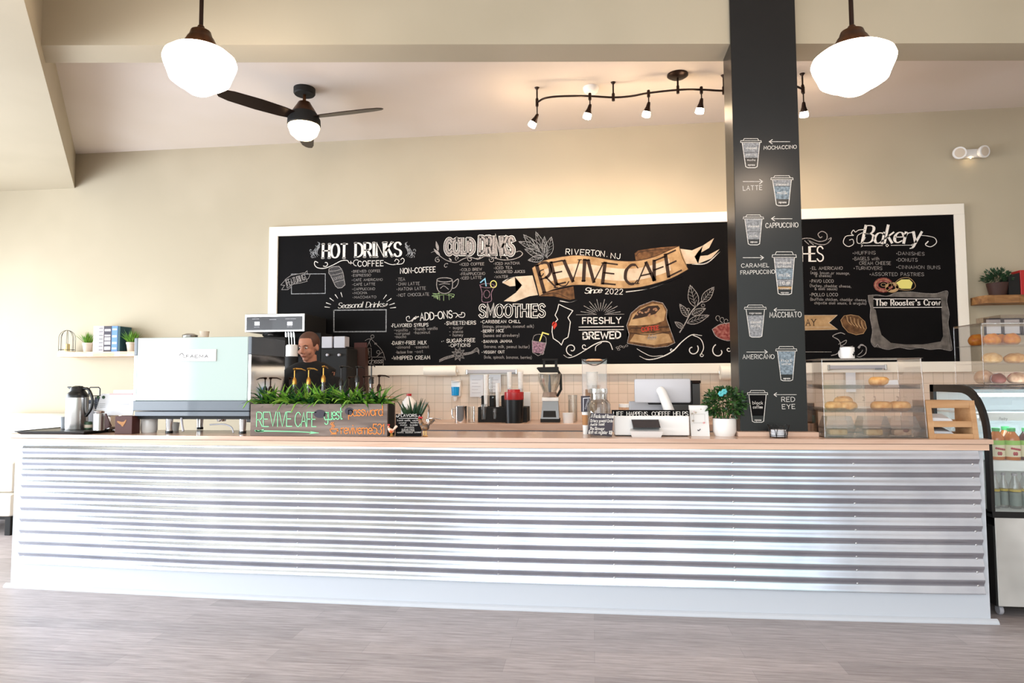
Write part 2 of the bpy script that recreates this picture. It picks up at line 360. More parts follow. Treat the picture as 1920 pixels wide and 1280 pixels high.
def strip(mb, P, t, fr, to):
    """flat ribbon along 2-D points; fr maps (x, z) to a point"""
    P = [Vector((p[0], p[1])) for p in P]; Q = [P[0]]
    for p in P[1:]:
        if (p-Q[-1]).length > 1e-6: Q.append(p)
    P = Q
    if len(P) < 2: return
    d0 = (P[1]-P[0]).normalized(); d1 = (P[-1]-P[-2]).normalized()
    tt = t if isinstance(t, (list, tuple)) else [t]*len(P)
    tt = list(tt)+[tt[-1]]*(len(P)-len(tt))
    P[0] = P[0]-d0*tt[0]*.35; P[-1] = P[-1]+d1*tt[-1]*.35
    prev = None; n = len(P)
    for i, p in enumerate(P):
        a = (P[i]-P[i-1]).normalized() if i else (P[1]-P[0]).normalized()
        b = (P[i+1]-P[i]).normalized() if i < n-1 else a
        m = (a+b); m = m.normalized() if m.length > .2 else a
        nn = Vector((-m.y, m.x)); k = 1/max(.55, nn.dot(Vector((-a.y, a.x))))
        h = tt[i]/2*k
        cur = (mb.bm.verts.new(fr(*(p+nn*h))), mb.bm.verts.new(fr(*(p-nn*h))))
        if prev:
            try: mb.bm.faces.new((prev[0], prev[1], cur[1], cur[0]))
            except ValueError: pass
        prev = cur
class Board:
    """writing surface on the plane y = Y (facing -y); tr maps zoomed picture coordinates to the frame"""
    def __init__(s, Y, sc=1, ox=0, oy=0): s.Y, s.sc, s.ox, s.oy = Y, sc, ox, oy
    def at(s, x, y):
        p = pY(x/s.sc+s.ox, y/s.sc+s.oy, s.Y); return Vector((p.x, p.z))
    def fr(s, lift): return lambda x, z: (x, s.Y-.0012-lift*.0007, z)
    def text(s, mb, st, x0, y0, x1, y1, h, t=.11, shear=0, serif=0, style=None, lift=1, fit=True, sp=.2, swell=0):
        if h < 52 and sp >= .15: t *= .85; sp = .24
        A = s.at(x0, y0); B = s.at(x1, y1); H = (s.at(x0, y0-h)-s.at(x0, y0)).length
        ex = (B-A); W = ex.length; ex.normalize(); ez = Vector((-ex.y, ex.x))
        tot = sum((G[c][0] if c in G else .32)+sp for c in st)-sp
        kx = W/tot if fit else H; x = 0; rnd = random.Random(sum(map(ord, st)))
        fr = s.fr(lift)
        for c in st:
            if c not in G: x += .32+sp; continue
            w, L = G[c]; jz = rnd.uniform(-.02, .02)*H
            def mp(p, x=x, jz=jz): q = A + ex*((p[0]+x)*kx + p[1]*shear*H) + ez*(p[1]*H+jz); return (q.x, q.y)
            for sm, pts in L:
                q = [mp(p) for p in pts]
                if sm: q = [(v.x, v.y) for v in bez([(a, b, 0) for a, b in q], 4)]
                th = t*H
                if swell and len(q) > 1:
                    ths = []
                    for i in range(len(q)):
                        a = Vector(q[max(i-1, 0)]); b = Vector(q[min(i+1, len(q)-1)]); d = (b-a)
                        vv = abs(d.y)/max(d.length, 1e-6); ths.append(th*(1-swell+2*swell*vv*vv) if vv > .3 else th*(1-swell))
                    th = ths
                strip(mb, q, th, fr, 0)
                if serif:
                    for e, o_ in ((0, 1), (-1, -2)):
                        if (pts[e][1] < .05 or pts[e][1] > .95) and abs(pts[o_][1]-pts[e][1]) > .3 and not (sm and c in 'OQ0'):
                            cxy = Vector(q[e]); strip(mb, [cxy-ex*serif*H, cxy+ex*serif*H], t*H*.5, fr, 0)
            x += w+sp
    def line(s, mb, pts, t, smooth=False, lift=1, closed=False):
        q = [s.at(*p) for p in pts]
        if closed: q.append(q[0])
        if smooth: q = [Vector((v.x, v.y)) for v in bez([(a.x, a.y, 0) for a in q], 6)]
        k = (s.at(pts[0][0]+10, pts[0][1])-s.at(*pts[0])).length/10
        tt = [v*k for v in t] if isinstance(t, (list, tuple)) else t*k
        if isinstance(tt, list):
            n = len(q); tt = [tt[min(len(tt)-1, int(i*(len(tt)-1)/(n-1)+.5))] for i in range(n)]
        strip(mb, q, tt, s.fr(lift), 0)
    def fill(s, mb, pts, smooth=False, lift=0):
        q = [s.at(*p) for p in pts]
        if smooth:
            q = [Vector((v.x, v.y)) for v in bez([(a.x, a.y, 0) for a in q+[q[0]]], 5)][:-1]
        f = s.fr(lift)
        bmesh.ops.triangulate(mb.bm, faces=[mb.bm.faces.new([mb.bm.verts.new(f(a.x, a.y)) for a in q])])
    def ell(s, mb, cx, cy, rx, ry, t=None, lift=1, rot=0, n=20):
        P = []
        for i in range(n):
            a = 2*PI*i/n; x, y = rx*math.cos(a), ry*math.sin(a)
            P.append((cx+x*math.cos(rot)-y*math.sin(rot), cy+x*math.sin(rot)+y*math.cos(rot)))
        if t: s.line(mb, P, t, False, lift, True)
        else: s.fill(mb, P, False, lift)
def curl(cx, cy, r0, r1, a0, a1, n=22):
    """spiral in picture coordinates"""
    return [(cx+(r0+(r1-r0)*i/n)*math.cos(a0+(a1-a0)*i/n), cy+(r0+(r1-r0)*i/n)*math.sin(a0+(a1-a0)*i/n)) for i in range(n+1)]
def leafpts(x0, y0, x1, y1, w, n=7):
    dx, dy = x1-x0, y1-y0; a = []; b = []
    for i in range(n+1):
        t = i/n; k = w*math.sin(PI*t**.8); L = math.hypot(dx, dy)
        a.append((x0+dx*t-dy/L*k, y0+dy*t+dx/L*k)); b.append((x0+dx*t+dy/L*k, y0+dy*t-dx/L*k))
    return a+b[::-1][1:-1]
def chalk_leaf(B, mb, x0, y0, x1, y1, w, t=3, veins=4):
    B.line(mb, leafpts(x0, y0, x1, y1, w), t, False, 1, True); B.line(mb, [(x0, y0), (x1, y1)], t*.6)
    dx, dy = x1-x0, y1-y0; L = math.hypot(dx, dy)
    for i in range(1, veins+1):
        f = i/(veins+1.3); k = w*.75*math.sin(PI*f**.8)
        for sg in (1, -1): B.line(mb, [(x0+dx*f, y0+dy*f), (x0+dx*(f+.14)-sg*dy/L*k, y0+dy*(f+.14)+sg*dx/L*k)], t*.45)
# ---------------------------------------------------------------- setting
def fy(x): return -.011 + .0075*(x+.6)**2          # the counter front bows very slightly
ZT, YB = 1.067, .48
def floor_mat():
    m = bpy.data.materials.new('floor_planks'); m.use_nodes = True; nt = m.node_tree; b = nt.nodes['Principled BSDF']; N = nt.nodes.new; L = nt.links.new
    tc = N('ShaderNodeTexCoord')
    br = N('ShaderNodeTexBrick'); br.inputs['Scale'].default_value = 1; br.inputs['Brick Width'].default_value = 1.22; br.inputs['Row Height'].default_value = .15
    br.inputs['Mortar Size'].default_value = .0012; br.inputs['Mortar Smooth'].default_value = .3; br.inputs['Bias'].default_value = 0; br.offset = .37
    br.inputs['Color1'].default_value = (.40, .40, .40, 1); br.inputs['Color2'].default_value = (.62, .62, .62, 1); br.inputs['Mortar'].default_value = (.30, .30, .30, 1)
    mp = N('ShaderNodeMapping'); mp.inputs['Scale'].default_value = (2.2, 30, 1)
    n = N('ShaderNodeTexNoise'); n.inputs['Scale'].default_value = 2; n.inputs['Detail'].default_value = 7; n.inputs['Roughness'].default_value = .65
    r = N('ShaderNodeValToRGB'); e = r.color_ramp.elements; e[0].position = .3; e[0].color = lin('#8a807e'); e[1].position = .72; e[1].color = lin('#bbb2b2')
    mx = N('ShaderNodeMix'); mx.data_type = 'RGBA'; mx.blend_type = 'OVERLAY'; mx.inputs[0].default_value = .6
    L(tc.outputs['Object'], br.inputs['Vector']); L(tc.outputs['Object'], mp.inputs[0]); L(mp.outputs[0], n.inputs['Vector']); L(n.outputs['Fac'], r.inputs[0])
    L(r.outputs[0], mx.inputs[6]); L(br.outputs['Color'], mx.inputs[7]); L(mx.outputs[2], b.inputs['Base Color'])
    bp = N('ShaderNodeBump'); bp.inputs['Strength'].default_value = .15; bp.inputs['Distance'].default_value = .003
    L(n.outputs['Fac'], bp.inputs['Height']); L(bp.outputs[0], b.inputs['Normal']); b.inputs['Roughness'].default_value = .42
    M['floor'] = m
floor_mat()
def tile_mat():
    m = bpy.data.materials.new('wall_tile'); m.use_nodes = True; nt = m.node_tree; b = nt.nodes['Principled BSDF']; N = nt.nodes.new; L = nt.links.new
    tc = N('ShaderNodeTexCoord'); mp = N('ShaderNodeMapping'); mp.inputs['Rotation'].default_value = (R(90), 0, 0)
    br = N('ShaderNodeTexBrick'); br.inputs['Scale'].default_value = 1; br.inputs['Brick Width'].default_value = .0865; br.inputs['Row Height'].default_value = .0865
    br.inputs['Mortar Size'].default_value = .0014; br.inputs['Mortar Smooth'].default_value = .2; br.offset = 0
    br.inputs['Color1'].default_value = lin('#e2d2c2'); br.inputs['Color2'].default_value = lin('#dccab8'); br.inputs['Mortar'].default_value = lin('#a8997f')
    L(tc.outputs['Object'], mp.inputs[0]); L(mp.outputs[0], br.inputs['Vector']); L(br.outputs['Color'], b.inputs['Base Color'])
    b.inputs['Roughness'].default_value = .28
    bp = N('ShaderNodeBump'); bp.inputs['Strength'].default_value = .3; bp.inputs['Distance'].default_value = .002; bp.invert = True
    L(br.outputs['Fac'], bp.inputs['Height']); L(bp.outputs[0], b.inputs['Normal']); M['tile'] = m
tile_mat()
struct(MB().box(-10, 6, -9, 2.5, -.1, 0).build('floor', 'floor'))
struct(MB().box(-10, 6, 2.3, 2.5, 0, 3.93).build('wall_back', 'wall_paint'))
struct(MB().box(5.2, 5.4, -9, 2.3, 0, 5.6).build('wall_right', 'ceiling_paint'))
# left wall with a wide opening of daylight, out of the picture
struct(MB().box(-7.8, -7.6, -7.4, 2.3, 0, .3).box(-7.8, -7.6, -7.4, 2.3, 2.6, 3.55).box(-7.8, -7.6, 1.7, 2.3, .3, 2.6).box(-7.8, -7.6, -7.4, -7.2, .3, 2.6).build('wall_left', 'wall_paint'))
# ceilings: lower back bay, higher front bay
c = MB().prismz([(-6.4, 2.6), (-6.4, .3), (-3.95, -.45), (-3.7, -.2), (5.4, .9), (5.4, 2.6)], 3.93, 4.05)
struct(c.build('ceiling', 'ceiling_paint'))
struct(MB().box(-10, 5.4, -7.2, .9, 5.6, 5.75).build('ceiling', 'ceiling_paint'))['label'] = 'higher ceiling over the seating side'
# long angled header carried by the column
hA, hB = Vector((-3.9, -.381)), Vector((5.3, .766)); hd = (hB-hA).normalized(); hn = Vector((-hd.y, hd.x))*.243
h = MB().prismz([tuple(hA), tuple(hB), tuple(hB+hn), tuple(hA+hn)], 3.66, 5.7).build('trim_1', 'wall_paint'); struct(h)['label'] = 'deep ceiling header crossing the room above the counter'
s = MB().prismz([(-5.627, 2.35), (-2.65, -1.6), (-2.65, -7.2), (-10, -7.2), (-10, 2.35)], 3.55, 5.65).build('trim_2', 'wall_paint'); struct(s)['label'] = 'lowered soffit over the left side of the room'
# ------- column with chalk lettering
CY = .20
cx0, cx1 = pY(1388, 800, CY).x, pY(1515, 800, CY).x
col = thing('chalkboard_column', 'black square column painted with chalk coffee cup drawings, standing at the counter', 'column', ((cx0+cx1)/2, CY, 0))
MB().box(cx0, cx1, CY, CY+.25, 0, 5.6, .003).build('shaft', 'column_board', col)
# ------- wall tiles
ztile = (Z_(900, 704.5, 2.29)+Z_(1700, 695.5, 2.29))/2
t = MB().box(-3.34, 5.2, 2.288, 2.302, .9, ztile).build('trim_3', 'tile'); struct(t)['label'] = 'square cream wall tiles behind the back counter'
# ------- menu board
BY = 2.27
bx0, bx1 = pY(505, 500, BY).x, pY(1812, 520, BY).x
ix0, ix1 = pY(521, 520, BY).x, pY(1791, 480, BY).x
zo1 = (Z_(505, 428, BY)+Z_(1810, 380, BY))/2; zi1 = (Z_(522.5, 445, BY)+Z_(1788, 401, BY)+Z_(1100, 424, BY))/3
zi0 = (Z_(718, 687, BY)+Z_(1365, 682, BY)+Z_(1798, 674.5, BY))/3; zo0 = ztile
menu = thing('menu_chalkboard', 'long black menu chalkboard in a white frame on the back wall', 'chalkboard', ((bx0+bx1)/2, 2.3, zo0))
MB().box(ix0-.01, ix1+.01, BY, 2.3, zi0-.01, zi1+.01).build('writing_panel', 'chalkboard', menu)
fy0 = 2.252
MB().box(bx0, bx1, fy0, 2.3, zi1, zo1, .003).box(bx0, bx1, fy0, 2.3, zo0, zi0, .003).box(bx0, ix0, fy0, 2.3, zi0, zi1, .002).box(ix1, bx1, fy0, 2.3, zi0, zi1, .002).build('frame', 'white_trim', menu)
A = Board(BY, 4.572, 500, 420); Bz = Board(BY, 4.573, 800, 420); Cz = Board(BY, 4.364, 940, 420); Dz = Board(BY, 4, 1490, 380)
def part(name, m, fn, label=None, par=None):
    mb = MB(); fn(mb); return mb.build(name, m, par or menu, label=label, recalc=False)
def swirl_fan(B, mb, cx, cy, sx, s=1):
    for (dx, dy, L, w) in ((0, 0, 1, 11), (-14, 18, .8, 8), (14, 10, .7, 7), (-22, 40, .5, 6)):
        P = [(cx+sx*(dx+28*L), cy+dy-62*L), (cx+sx*(dx+44*L), cy+dy-44*L), (cx+sx*(dx+24*L), cy+dy-14), (cx+sx*(dx+8), cy+dy+26), (cx+sx*(dx+26), cy+dy+64*L)]
        B.line(mb, P, [3, w, w+4, w, 3], True)
    for k in (0, 1, 2): B.line(mb, curl(cx+sx*(-30+k*6), cy+10+k*26, 14, 4, PI*.2, PI*(1.9 if sx > 0 else -1.2)), 5)
def hot(mb):
    A.text(mb, 'HOT', 482, 290, 690, 287, 118, .14, serif=.1, swell=.35); A.text(mb, 'DRINKS', 762, 284, 1150, 274, 118, .14, serif=.1, swell=.35)
part('heading', 'chalk_white', hot, 'HOT DRINKS heading in white serif capitals')
def hotsw(mb):
    for (x, k) in ((410, 1), (1235, -1)): swirl_fan(A, mb, x, 215, k)
part('flourish', 'chalk_silver', hotsw)
def coff(mb):
    A.text(mb, 'COFFEE', 782, 364, 1000, 358, 46, .15)
    A.line(mb, [(440, 330), (415, 320), (412, 350), (440, 375), (500, 378), (570, 350), (640, 315), (690, 312), (705, 330)], 6, True)
    A.line(mb, curl(505, 340, 26, 10, PI*.75, -PI*.6), 6); A.line(mb, [(1010, 325), (1060, 345), (1110, 345), (1135, 318), (1112, 300), (1098, 318)], 5, True)
    A.line(mb, [(1090, 345), (1160, 340), (1180, 310), (1165, 292), (1150, 305)], 5, True); A.line(mb, [(722, 318), (722, 342)], 5); A.line(mb, [(708, 335), (722, 330), (737, 335)], 5)
    A.line(mb, curl(770, 332, 26, 26, PI*.5, PI*1.7, 10), 5)
part('heading', 'chalk_white', coff, 'COFFEE subheading with curls')
def clist(mb):
    for s_, x, y, x2, y2 in (('BREWED COFFEE', 743, 415, 975, 411), ('ESPRESSO', 743, 450, 893, 447), ('CAFé AMERICANO', 745, 489, 993, 485), ('CAFé LATTE', 748, 527, 930, 523), ('CAPPUCCINO', 748, 567, 928, 564), ('MOCHA', 752, 601, 860, 598), ('MACCHIATO', 752, 637, 938, 634)):
        A.text(mb, s_, x, y, x2, y2, 20, .15); A.ell(mb, x-12, y-8, 3, 3, None, 1, 0, 8)
part('menu_list', 'chalk_grey', clist, 'list of hot coffees')
def nonc(mb):
    A.text(mb, 'NON-COFFEE', 1147, 424, 1447, 410, 44, .15)
part('heading', 'chalk_white', nonc, 'NON-COFFEE heading')
def nlist(mb):
    for s_, x, y, x2, y2 in (('TEA', 1127, 486, 1185, 484), ('CHAI LATTE', 1129, 526, 1310, 521), ('MATCHA LATTE', 1131, 569, 1363, 562), ('HOT CHOCOLATE', 1131, 622, 1392, 612)):
        A.text(mb, s_, x, y, x2, y2, 25, .13); A.ell(mb, x-13, y-9, 3, 3, None, 1, 0, 8)
part('menu_list', 'chalk_grey', nlist, 'list of teas and hot chocolate')
def feat(mb):
    A.line(mb, [(213, 428), (503, 426), (503, 594), (213, 598)], 6, False, 1, True)
part('drawing', 'chalk_silver', feat, 'empty chalk box under the FEATURING ribbon')
def featb(mb):
    A.fill(mb, [(160, 475), (210, 440), (320, 418), (345, 495), (230, 520), (175, 545)], False, 2)
part('drawing', 'chalkboard', featb)
def featc(mb):
    A.line(mb, [(160, 475), (210, 440), (270, 428), (320, 418), (348, 490), (290, 505), (230, 515), (178, 548)], 4, False, 3, True)
    A.line(mb, [(160, 480), (122, 522), (155, 525), (130, 562), (180, 562), (212, 540)], 4, False, 3); A.line(mb, [(322, 425), (348, 400), (350, 430), (375, 428), (360, 465), (340, 480)], 4, False, 3)
    A.text(mb, 'FEATURING', 182, 530, 332, 478, 52, .11, lift=4)
part('drawing', 'chalk_grey', featc, 'FEATURING ribbon')
def seas(mb):
    A.text(mb, 'Seasonal', 612, 722, 820, 712, 46, .1, .25, swell=.35, sp=.1); A.text(mb, 'Drinks', 850, 715, 1005, 708, 46, .1, .25, swell=.35, sp=.1)
    A.line(mb, [(1000, 706), (1030, 695), (1035, 680), (1020, 690)], 4, True)
    for a in (-172, -158, -140, -122, -106): x, y = 690+150*math.cos(R(a)), 730+110*math.sin(R(a)); A.line(mb, [(x, y), (x+42*math.cos(R(a)), y+38*math.sin(R(a)))], [3, 7])
    for a in (-8, -22, -40, -58): x, y = 935+125*math.cos(R(a)), 735+110*math.sin(R(a)); A.line(mb, [(x, y), (x+48*math.cos(R(a)), y+40*math.sin(R(a)))], [3, 7])
part('heading', 'chalk_white', seas, 'Seasonal Drinks heading in script with rays')
def seab(mb):
    A.line(mb, [(577, 738), (1025, 734), (1024, 920), (577, 923)], 9, False, 1, True)
part('drawing', 'chalk_silver', seab, 'large empty chalk box for seasonal drinks')
def cupd(mb):
    A.fill(mb, [(535, 380), (570, 365), (620, 362), (642, 385), (648, 410), (660, 420), (672, 520), (645, 545), (610, 548), (590, 530), (548, 440), (532, 420)])
part('drawing', 'chalk_dim', cupd)
def cupl(mb):
    A.line(mb, [(535, 380), (570, 365), (620, 362), (642, 385), (655, 415), (672, 520), (645, 545), (610, 548), (590, 530), (548, 440), (532, 420)], 5, False, 1, True)
    A.line(mb, [(540, 405), (590, 400), (645, 385)], 4, True); A.line(mb, [(548, 440), (600, 430), (656, 415)], 4, True); A.text(mb, 'COFFEE', 572, 485, 655, 460, 22, .14); A.line(mb, [(578, 500), (662, 478)], 4)
part('drawing', 'chalk_grey', cupl, 'chalk takeaway cup')
def mugd(mb):
    A.ell(mb, 1525, 478, 66, 18, 6); A.line(mb, [(1460, 480), (1458, 530), (1475, 575), (1520, 595), (1570, 580), (1592, 535), (1592, 480)], 6, True)
    A.line(mb, [(1592, 505), (1640, 470), (1640, 510), (1615, 545), (1588, 550)], 6, True)
    A.line(mb, [(1478, 520), (1520, 510), (1570, 515)], 5, True); A.line(mb, [(1490, 550), (1520, 530), (1560, 560)], 5, True)
part('drawing', 'chalk_grey', mugd, 'glass coffee mug in white chalk')
def mugg(mb):
    rn = random.Random(3)
    for i in range(16):
        a = R(180+rn.uniform(-30, 210)-180); x, y = 1520, 600; A.line(mb, [(x+rn.uniform(-40, 40), y), (x+95*math.cos(a), y+rn.uniform(-10, 20)), (x+110*math.cos(a)*rn.uniform(.5, 1), y+55*abs(math.sin(a)))], 3, True)
part('drawing', 'chalk_green', mugg, 'green leaves under the mug')
def addon(mb):
    A.text(mb, 'ADD-ONS', 1318, 826, 1592, 802, 62, .12)
    A.line(mb, [(1305, 795), (1270, 798), (1235, 830), (1205, 830), (1198, 800), (1220, 790), (1225, 808)], 5, True); A.line(mb, [(1245, 835), (1280, 790), (1270, 815), (1300, 790)], 5, True)
    Bz.line(mb, [(225, 765), (255, 765), (280, 795), (320, 795), (326, 765), (300, 758), (298, 775), (270, 780), (250, 800)], 5, True)
part('heading', 'chalk_white', addon, 'ADD-ONS heading')
def al1(mb):
    A.text(mb, 'FLAVORED SYRUPS', 1080, 884, 1385, 876, 28, .15); A.text(mb, 'DAIRY-FREE MILK', 1082, 1034, 1370, 1029, 29, .15); A.text(mb, 'WHIPPED CREAM', 1088, 1162, 1400, 1157, 30, .16)
    for x, y in ((1072, 874), (1074, 1024), (1078, 1150)): A.ell(mb, x, y, 4, 4, None, 1, 0, 8)
part('menu_list', 'chalk_white', al1, 'add-on names')
def al2(mb):
    for s_, x, y, x2, y2 in (('-vanilla', 1093, 921, 1208, 919), ('-french vanilla', 1262, 912, 1463, 904), ('-caramel', 1097, 949, 1228, 947), ('-hazelnut', 1262, 942, 1400, 938), ('-mocha', 1097, 977, 1195, 975), ('-almond', 1108, 1067, 1228, 1064), ('-coconut', 1270, 1065, 1390, 1061), ('-lactose free', 1108, 1110, 1248, 1105), ('-oat', 1270, 1105, 1340, 1102)):
        A.text(mb, s_, x, y, x2, y2, 25, .13)
part('menu_list', 'chalk_grey', al2, 'flavours in small letters')
def kind(mb):
    A.line(mb, [(800, 1063), (897, 1063), (897, 1140), (1000, 1140), (1000, 1220)], 3); A.text(mb, 'SHARE', 815, 1092, 880, 1090, 26, .12); A.text(mb, 'LOVE', 820, 1125, 885, 1122, 26, .12); A.text(mb, 'and', 838, 1150, 885, 1148, 16, .12)
    A.text(mb, 'kindness', 815, 1198, 990, 1190, 44, .1, .25, sp=.05); A.ell(mb, 907, 963, 14, 14, 3)
    A.line(mb, [(898, 978), (880, 1010), (860, 1055)], 3); A.line(mb, [(880, 1010), (895, 1050)], 3); A.line(mb, [(895, 985), (870, 985), (845, 998)], 3, True); A.line(mb, [(898, 985), (935, 1025), (975, 1065), (998, 1100)], 3, True)
    A.ell(mb, 957, 1097, 14, 14, 3); A.line(mb, [(945, 1135), (975, 1110), (998, 1100), (1010, 1140), (1018, 1165)], 3, True); A.ell(mb, 935, 1025, 9, 6, 3)
part('drawing', 'chalk_grey', kind, 'stick figures helping each other above SHARE LOVE and kindness')
# ---- second stretch
def cold0(mb):
    Bz.text(mb, 'COLD', 165, 255, 400, 252, 122, .34, style=0); Bz.text(mb, 'DRINKS', 455, 255, 740, 258, 140, .3)
part('heading', 'chalk_white', cold0, 'COLD DRINKS heading outline')
def cold1(mb):
    Bz.text(mb, 'COLD', 165, 255, 400, 252, 122, .26, lift=2); Bz.text(mb, 'DRINKS', 455, 255, 740, 258, 140, .22, lift=2)
part('heading', 'chalk_dim', cold1)
def cold2(mb):
    Bz.text(mb, 'COLD', 165, 255, 400, 252, 122, .16, lift=3); Bz.text(mb, 'DRINKS', 455, 255, 740, 258, 140, .13, lift=3)
part('heading', 'chalk_grey', cold2)
def vine(mb):
    Bz.line(mb, [(40, 245), (70, 235), (110, 270), (170, 310), (250, 330), (310, 300), (370, 285), (445, 300), (500, 275), (560, 285), (640, 305), (720, 305), (790, 285), (822, 255), (800, 232), (765, 240)], [3, 5, 6, 6, 6, 5], True)
    for cx, cy, r, a0, a1 in ((95, 308, 26, PI*1.6, -PI*.8), (168, 360, 24, PI*1.7, PI*.2), (372, 300, 22, PI*1.2, -PI*.7), (560, 305, 24, PI*1.1, -PI*.9), (262, 292, 20, PI*.6, PI*2.4)): Bz.line(mb, curl(cx, cy, r, 6, a0, a1), 5)
    for (x, y, x2, y2, w) in ((115, 270, 60, 210, 12), (100, 230, 80, 145, 12), (215, 318, 190, 288, 7), (445, 300, 420, 295, 7), (445, 300, 465, 280, 7), (600, 295, 590, 275, 6), (700, 300, 680, 282, 6)): Bz.fill(mb, leafpts(x, y, x2, y2, w))
part('flourish', 'chalk_grey', vine)
def clst(mb):
    for s_, x, y, x2, y2 in (('ICED COFFEE', 297, 357, 492, 351), ('COLD BREW', 300, 402, 472, 397), ('FRAPPUCCINO', 300, 439, 500, 434), ('ICED LATTE', 302, 474, 470, 469), ('ICED MATCHA', 589, 350, 797, 345), ('ICED TEA', 591, 387, 733, 384), ('ASSORTED JUICES', 594, 421, 842, 417), ('WATER', 594, 464, 695, 460)):
        Bz.text(mb, s_, x, y, x2, y2, 22, .15); Bz.ell(mb, x-11, y-9, 3, 3, None, 1, 0, 8)
part('menu_list', 'chalk_grey', clst, 'list of cold drinks')
def herb(mb):
    for a in ((1030, 285, 1070, 110, 38), (1025, 285, 935, 65, 34), (1015, 280, 1010, 105, 22), (1000, 270, 830, 90, 40), (1000, 280, 840, 215, 30), (1005, 290, 870, 310, 28), (940, 205, 790, 150, 26)): chalk_leaf(Bz, mb, *a, t=4, veins=5)
    Bz.line(mb, [(1035, 290), (990, 255), (940, 190), (900, 130)], 6, True)
part('drawing', 'chalk_silver', herb, 'sprig of broad chalk leaves above the ribbon')
def smoo(mb): Bz.text(mb, 'SMOOTHIES', 455, 795, 1010, 792, 100, .22)
part('heading', 'chalk_white', smoo, 'SMOOTHIES heading in outlined capitals')
def smo2(mb): Bz.text(mb, 'SMOOTHIES', 455, 795, 1010, 792, 100, .1, lift=2)
part('heading', 'chalkboard', smo2)
def sw1(mb):
    for s_, x, y, x2, y2, h_ in (('SWEETENERS', 170, 864, 422, 859, 29), ('* SUGAR-FREE', 143, 1017, 415, 1009, 30), ('OPTIONS', 208, 1054, 375, 1049, 27), ('CARIBBEAN CHILL', 478, 849, 803, 846, 24), ('BERRY NICE', 484, 929, 662, 925, 24), ('BANANA JAMMA', 489, 1017, 732, 1014, 23), ("VEGGIN' OUT", 489, 1109, 668, 1106, 22)):
        Bz.text(mb, s_, x, y, x2, y2, h_, .16); Bz.ell(mb, x-13, y-10, 3, 3, None, 1, 0, 8)
part('menu_list', 'chalk_white', sw1, 'names of smoothies and sweeteners')
def sw2(mb):
    for s_, x, y, x2, y2, h_ in (('- sugar', 195, 900, 313, 897, 25), ('- stevia', 195, 934, 310, 931, 24), ('- honey', 197, 963, 312, 960, 24), ('(mango, pineapple, coconut milk)', 480, 888, 917, 887, 24), ('(banana and strawberry)', 487, 967, 793, 964, 25), ('(banana, milk, peanut butter)', 492, 1060, 880, 1063, 24), ('(kale, spinach, bananas, berries)', 493, 1151, 900, 1154, 24)):
        Bz.text(mb, s_, x, y, x2, y2, h_, .14)
part('menu_list', 'chalk_grey', sw2, 'smoothie ingredients in brackets')
def vanil(mb):
    for a in range(0, 360, 40): chalk_leaf(Bz, mb, 275, 1115, 275+62*math.cos(R(a)), 1115+58*math.sin(R(a)), 11, 3, 2)
    for k in range(3): Bz.line(mb, [(110, 1180+k*8-16), (160, 1140+k*9), (230, 1120+k*9)], 4, True); Bz.line(mb, [(320, 1105+k*9), (380, 1095+k*8), (430, 1062+k*14), (450, 1085+k*14)], 4, True)
part('drawing', 'chalk_grey', vanil, 'vanilla flower and pods')
def glas(mb):
    Bz.line(mb, [(455, 520), (475, 590), (475, 660), (515, 670), (555, 655), (555, 590), (585, 530)], 5, True); Bz.ell(mb, 520, 528, 62, 18, 4); Bz.ell(mb, 515, 600, 26, 34, 4)
part('drawing', 'chalk_pink', glas, 'iced drink glass')
def glas2(mb): Bz.line(mb, [(462, 500), (500, 468), (510, 530)], 10)
part('drawing', 'chalk_blue', glas2, 'blue straw')
def glas3(mb): Bz.ell(mb, 573, 515, 26, 30, 7)
part('drawing', 'chalk_yellow', glas3, 'lemon slice')
def smc(mb): Bz.fill(mb, [(905, 1000), (1025, 1020), (1000, 1110), (910, 1100)])
part('drawing', 'chalk_pink', smc, 'pink smoothie cup')
def smc2(mb):
    Bz.line(mb, [(905, 1000), (1025, 1020), (1000, 1110), (955, 1128), (908, 1100)], 4, False, 2, True); Bz.line(mb, [(908, 998), (925, 955), (975, 945), (1020, 970), (1025, 1018)], 4, True, 2); Bz.ell(mb, 990, 1105, 16, 14, 3, 2)
part('drawing', 'chalk_grey', smc2)
def smc3(mb): Bz.line(mb, [(970, 1000), (995, 930), (1045, 945)], 11, False, 3)
part('drawing', 'chalk_yellow', smc3, 'yellow straw')
# ---- cafe ribbon
def rib0(mb):
    Cz.fill(mb, [(255, 420), (110, 430), (10, 480), (70, 510), (170, 500), (120, 560), (20, 630), (110, 635), (230, 590), (300, 580)])
    Cz.fill(mb, [(1450, 200), (1560, 215), (1650, 175), (1740, 115), (1700, 195), (1580, 265), (1690, 255), (1785, 205), (1720, 280), (1610, 325), (1500, 325)])
part('ribbon', 'chalk_pale', rib0, 'pale tails of the ribbon')
def rib1(mb):
    Cz.fill(mb, [(300, 590), (350, 560), (590, 510), (600, 610), (560, 620), (430, 590)]); Cz.fill(mb, [(1100, 300), (1090, 240), (1120, 215), (1300, 190), (1450, 180), (1400, 260), (1200, 305)])
part('ribbon', 'chalk_brown', rib1, 'brown folded undersides of the ribbon')
TOP = [(250, 360), (330, 305), (450, 275), (600, 255), (740, 265), (880, 290), (1000, 302), (1120, 298), (1250, 268), (1360, 220), (1455, 178)]
BOT = [(310, 590), (400, 545), (500, 515), (600, 500), (720, 502), (850, 520), (980, 528), (1110, 520), (1250, 490), (1400, 440), (1530, 370)]
def rib2(mb):
    for i in range(10): Cz.fill(mb, [TOP[i], TOP[i+1], BOT[i+1], BOT[i]], False, 1)
part('ribbon', 'chalk_tan', rib2, 'tan front band of the ribbon')
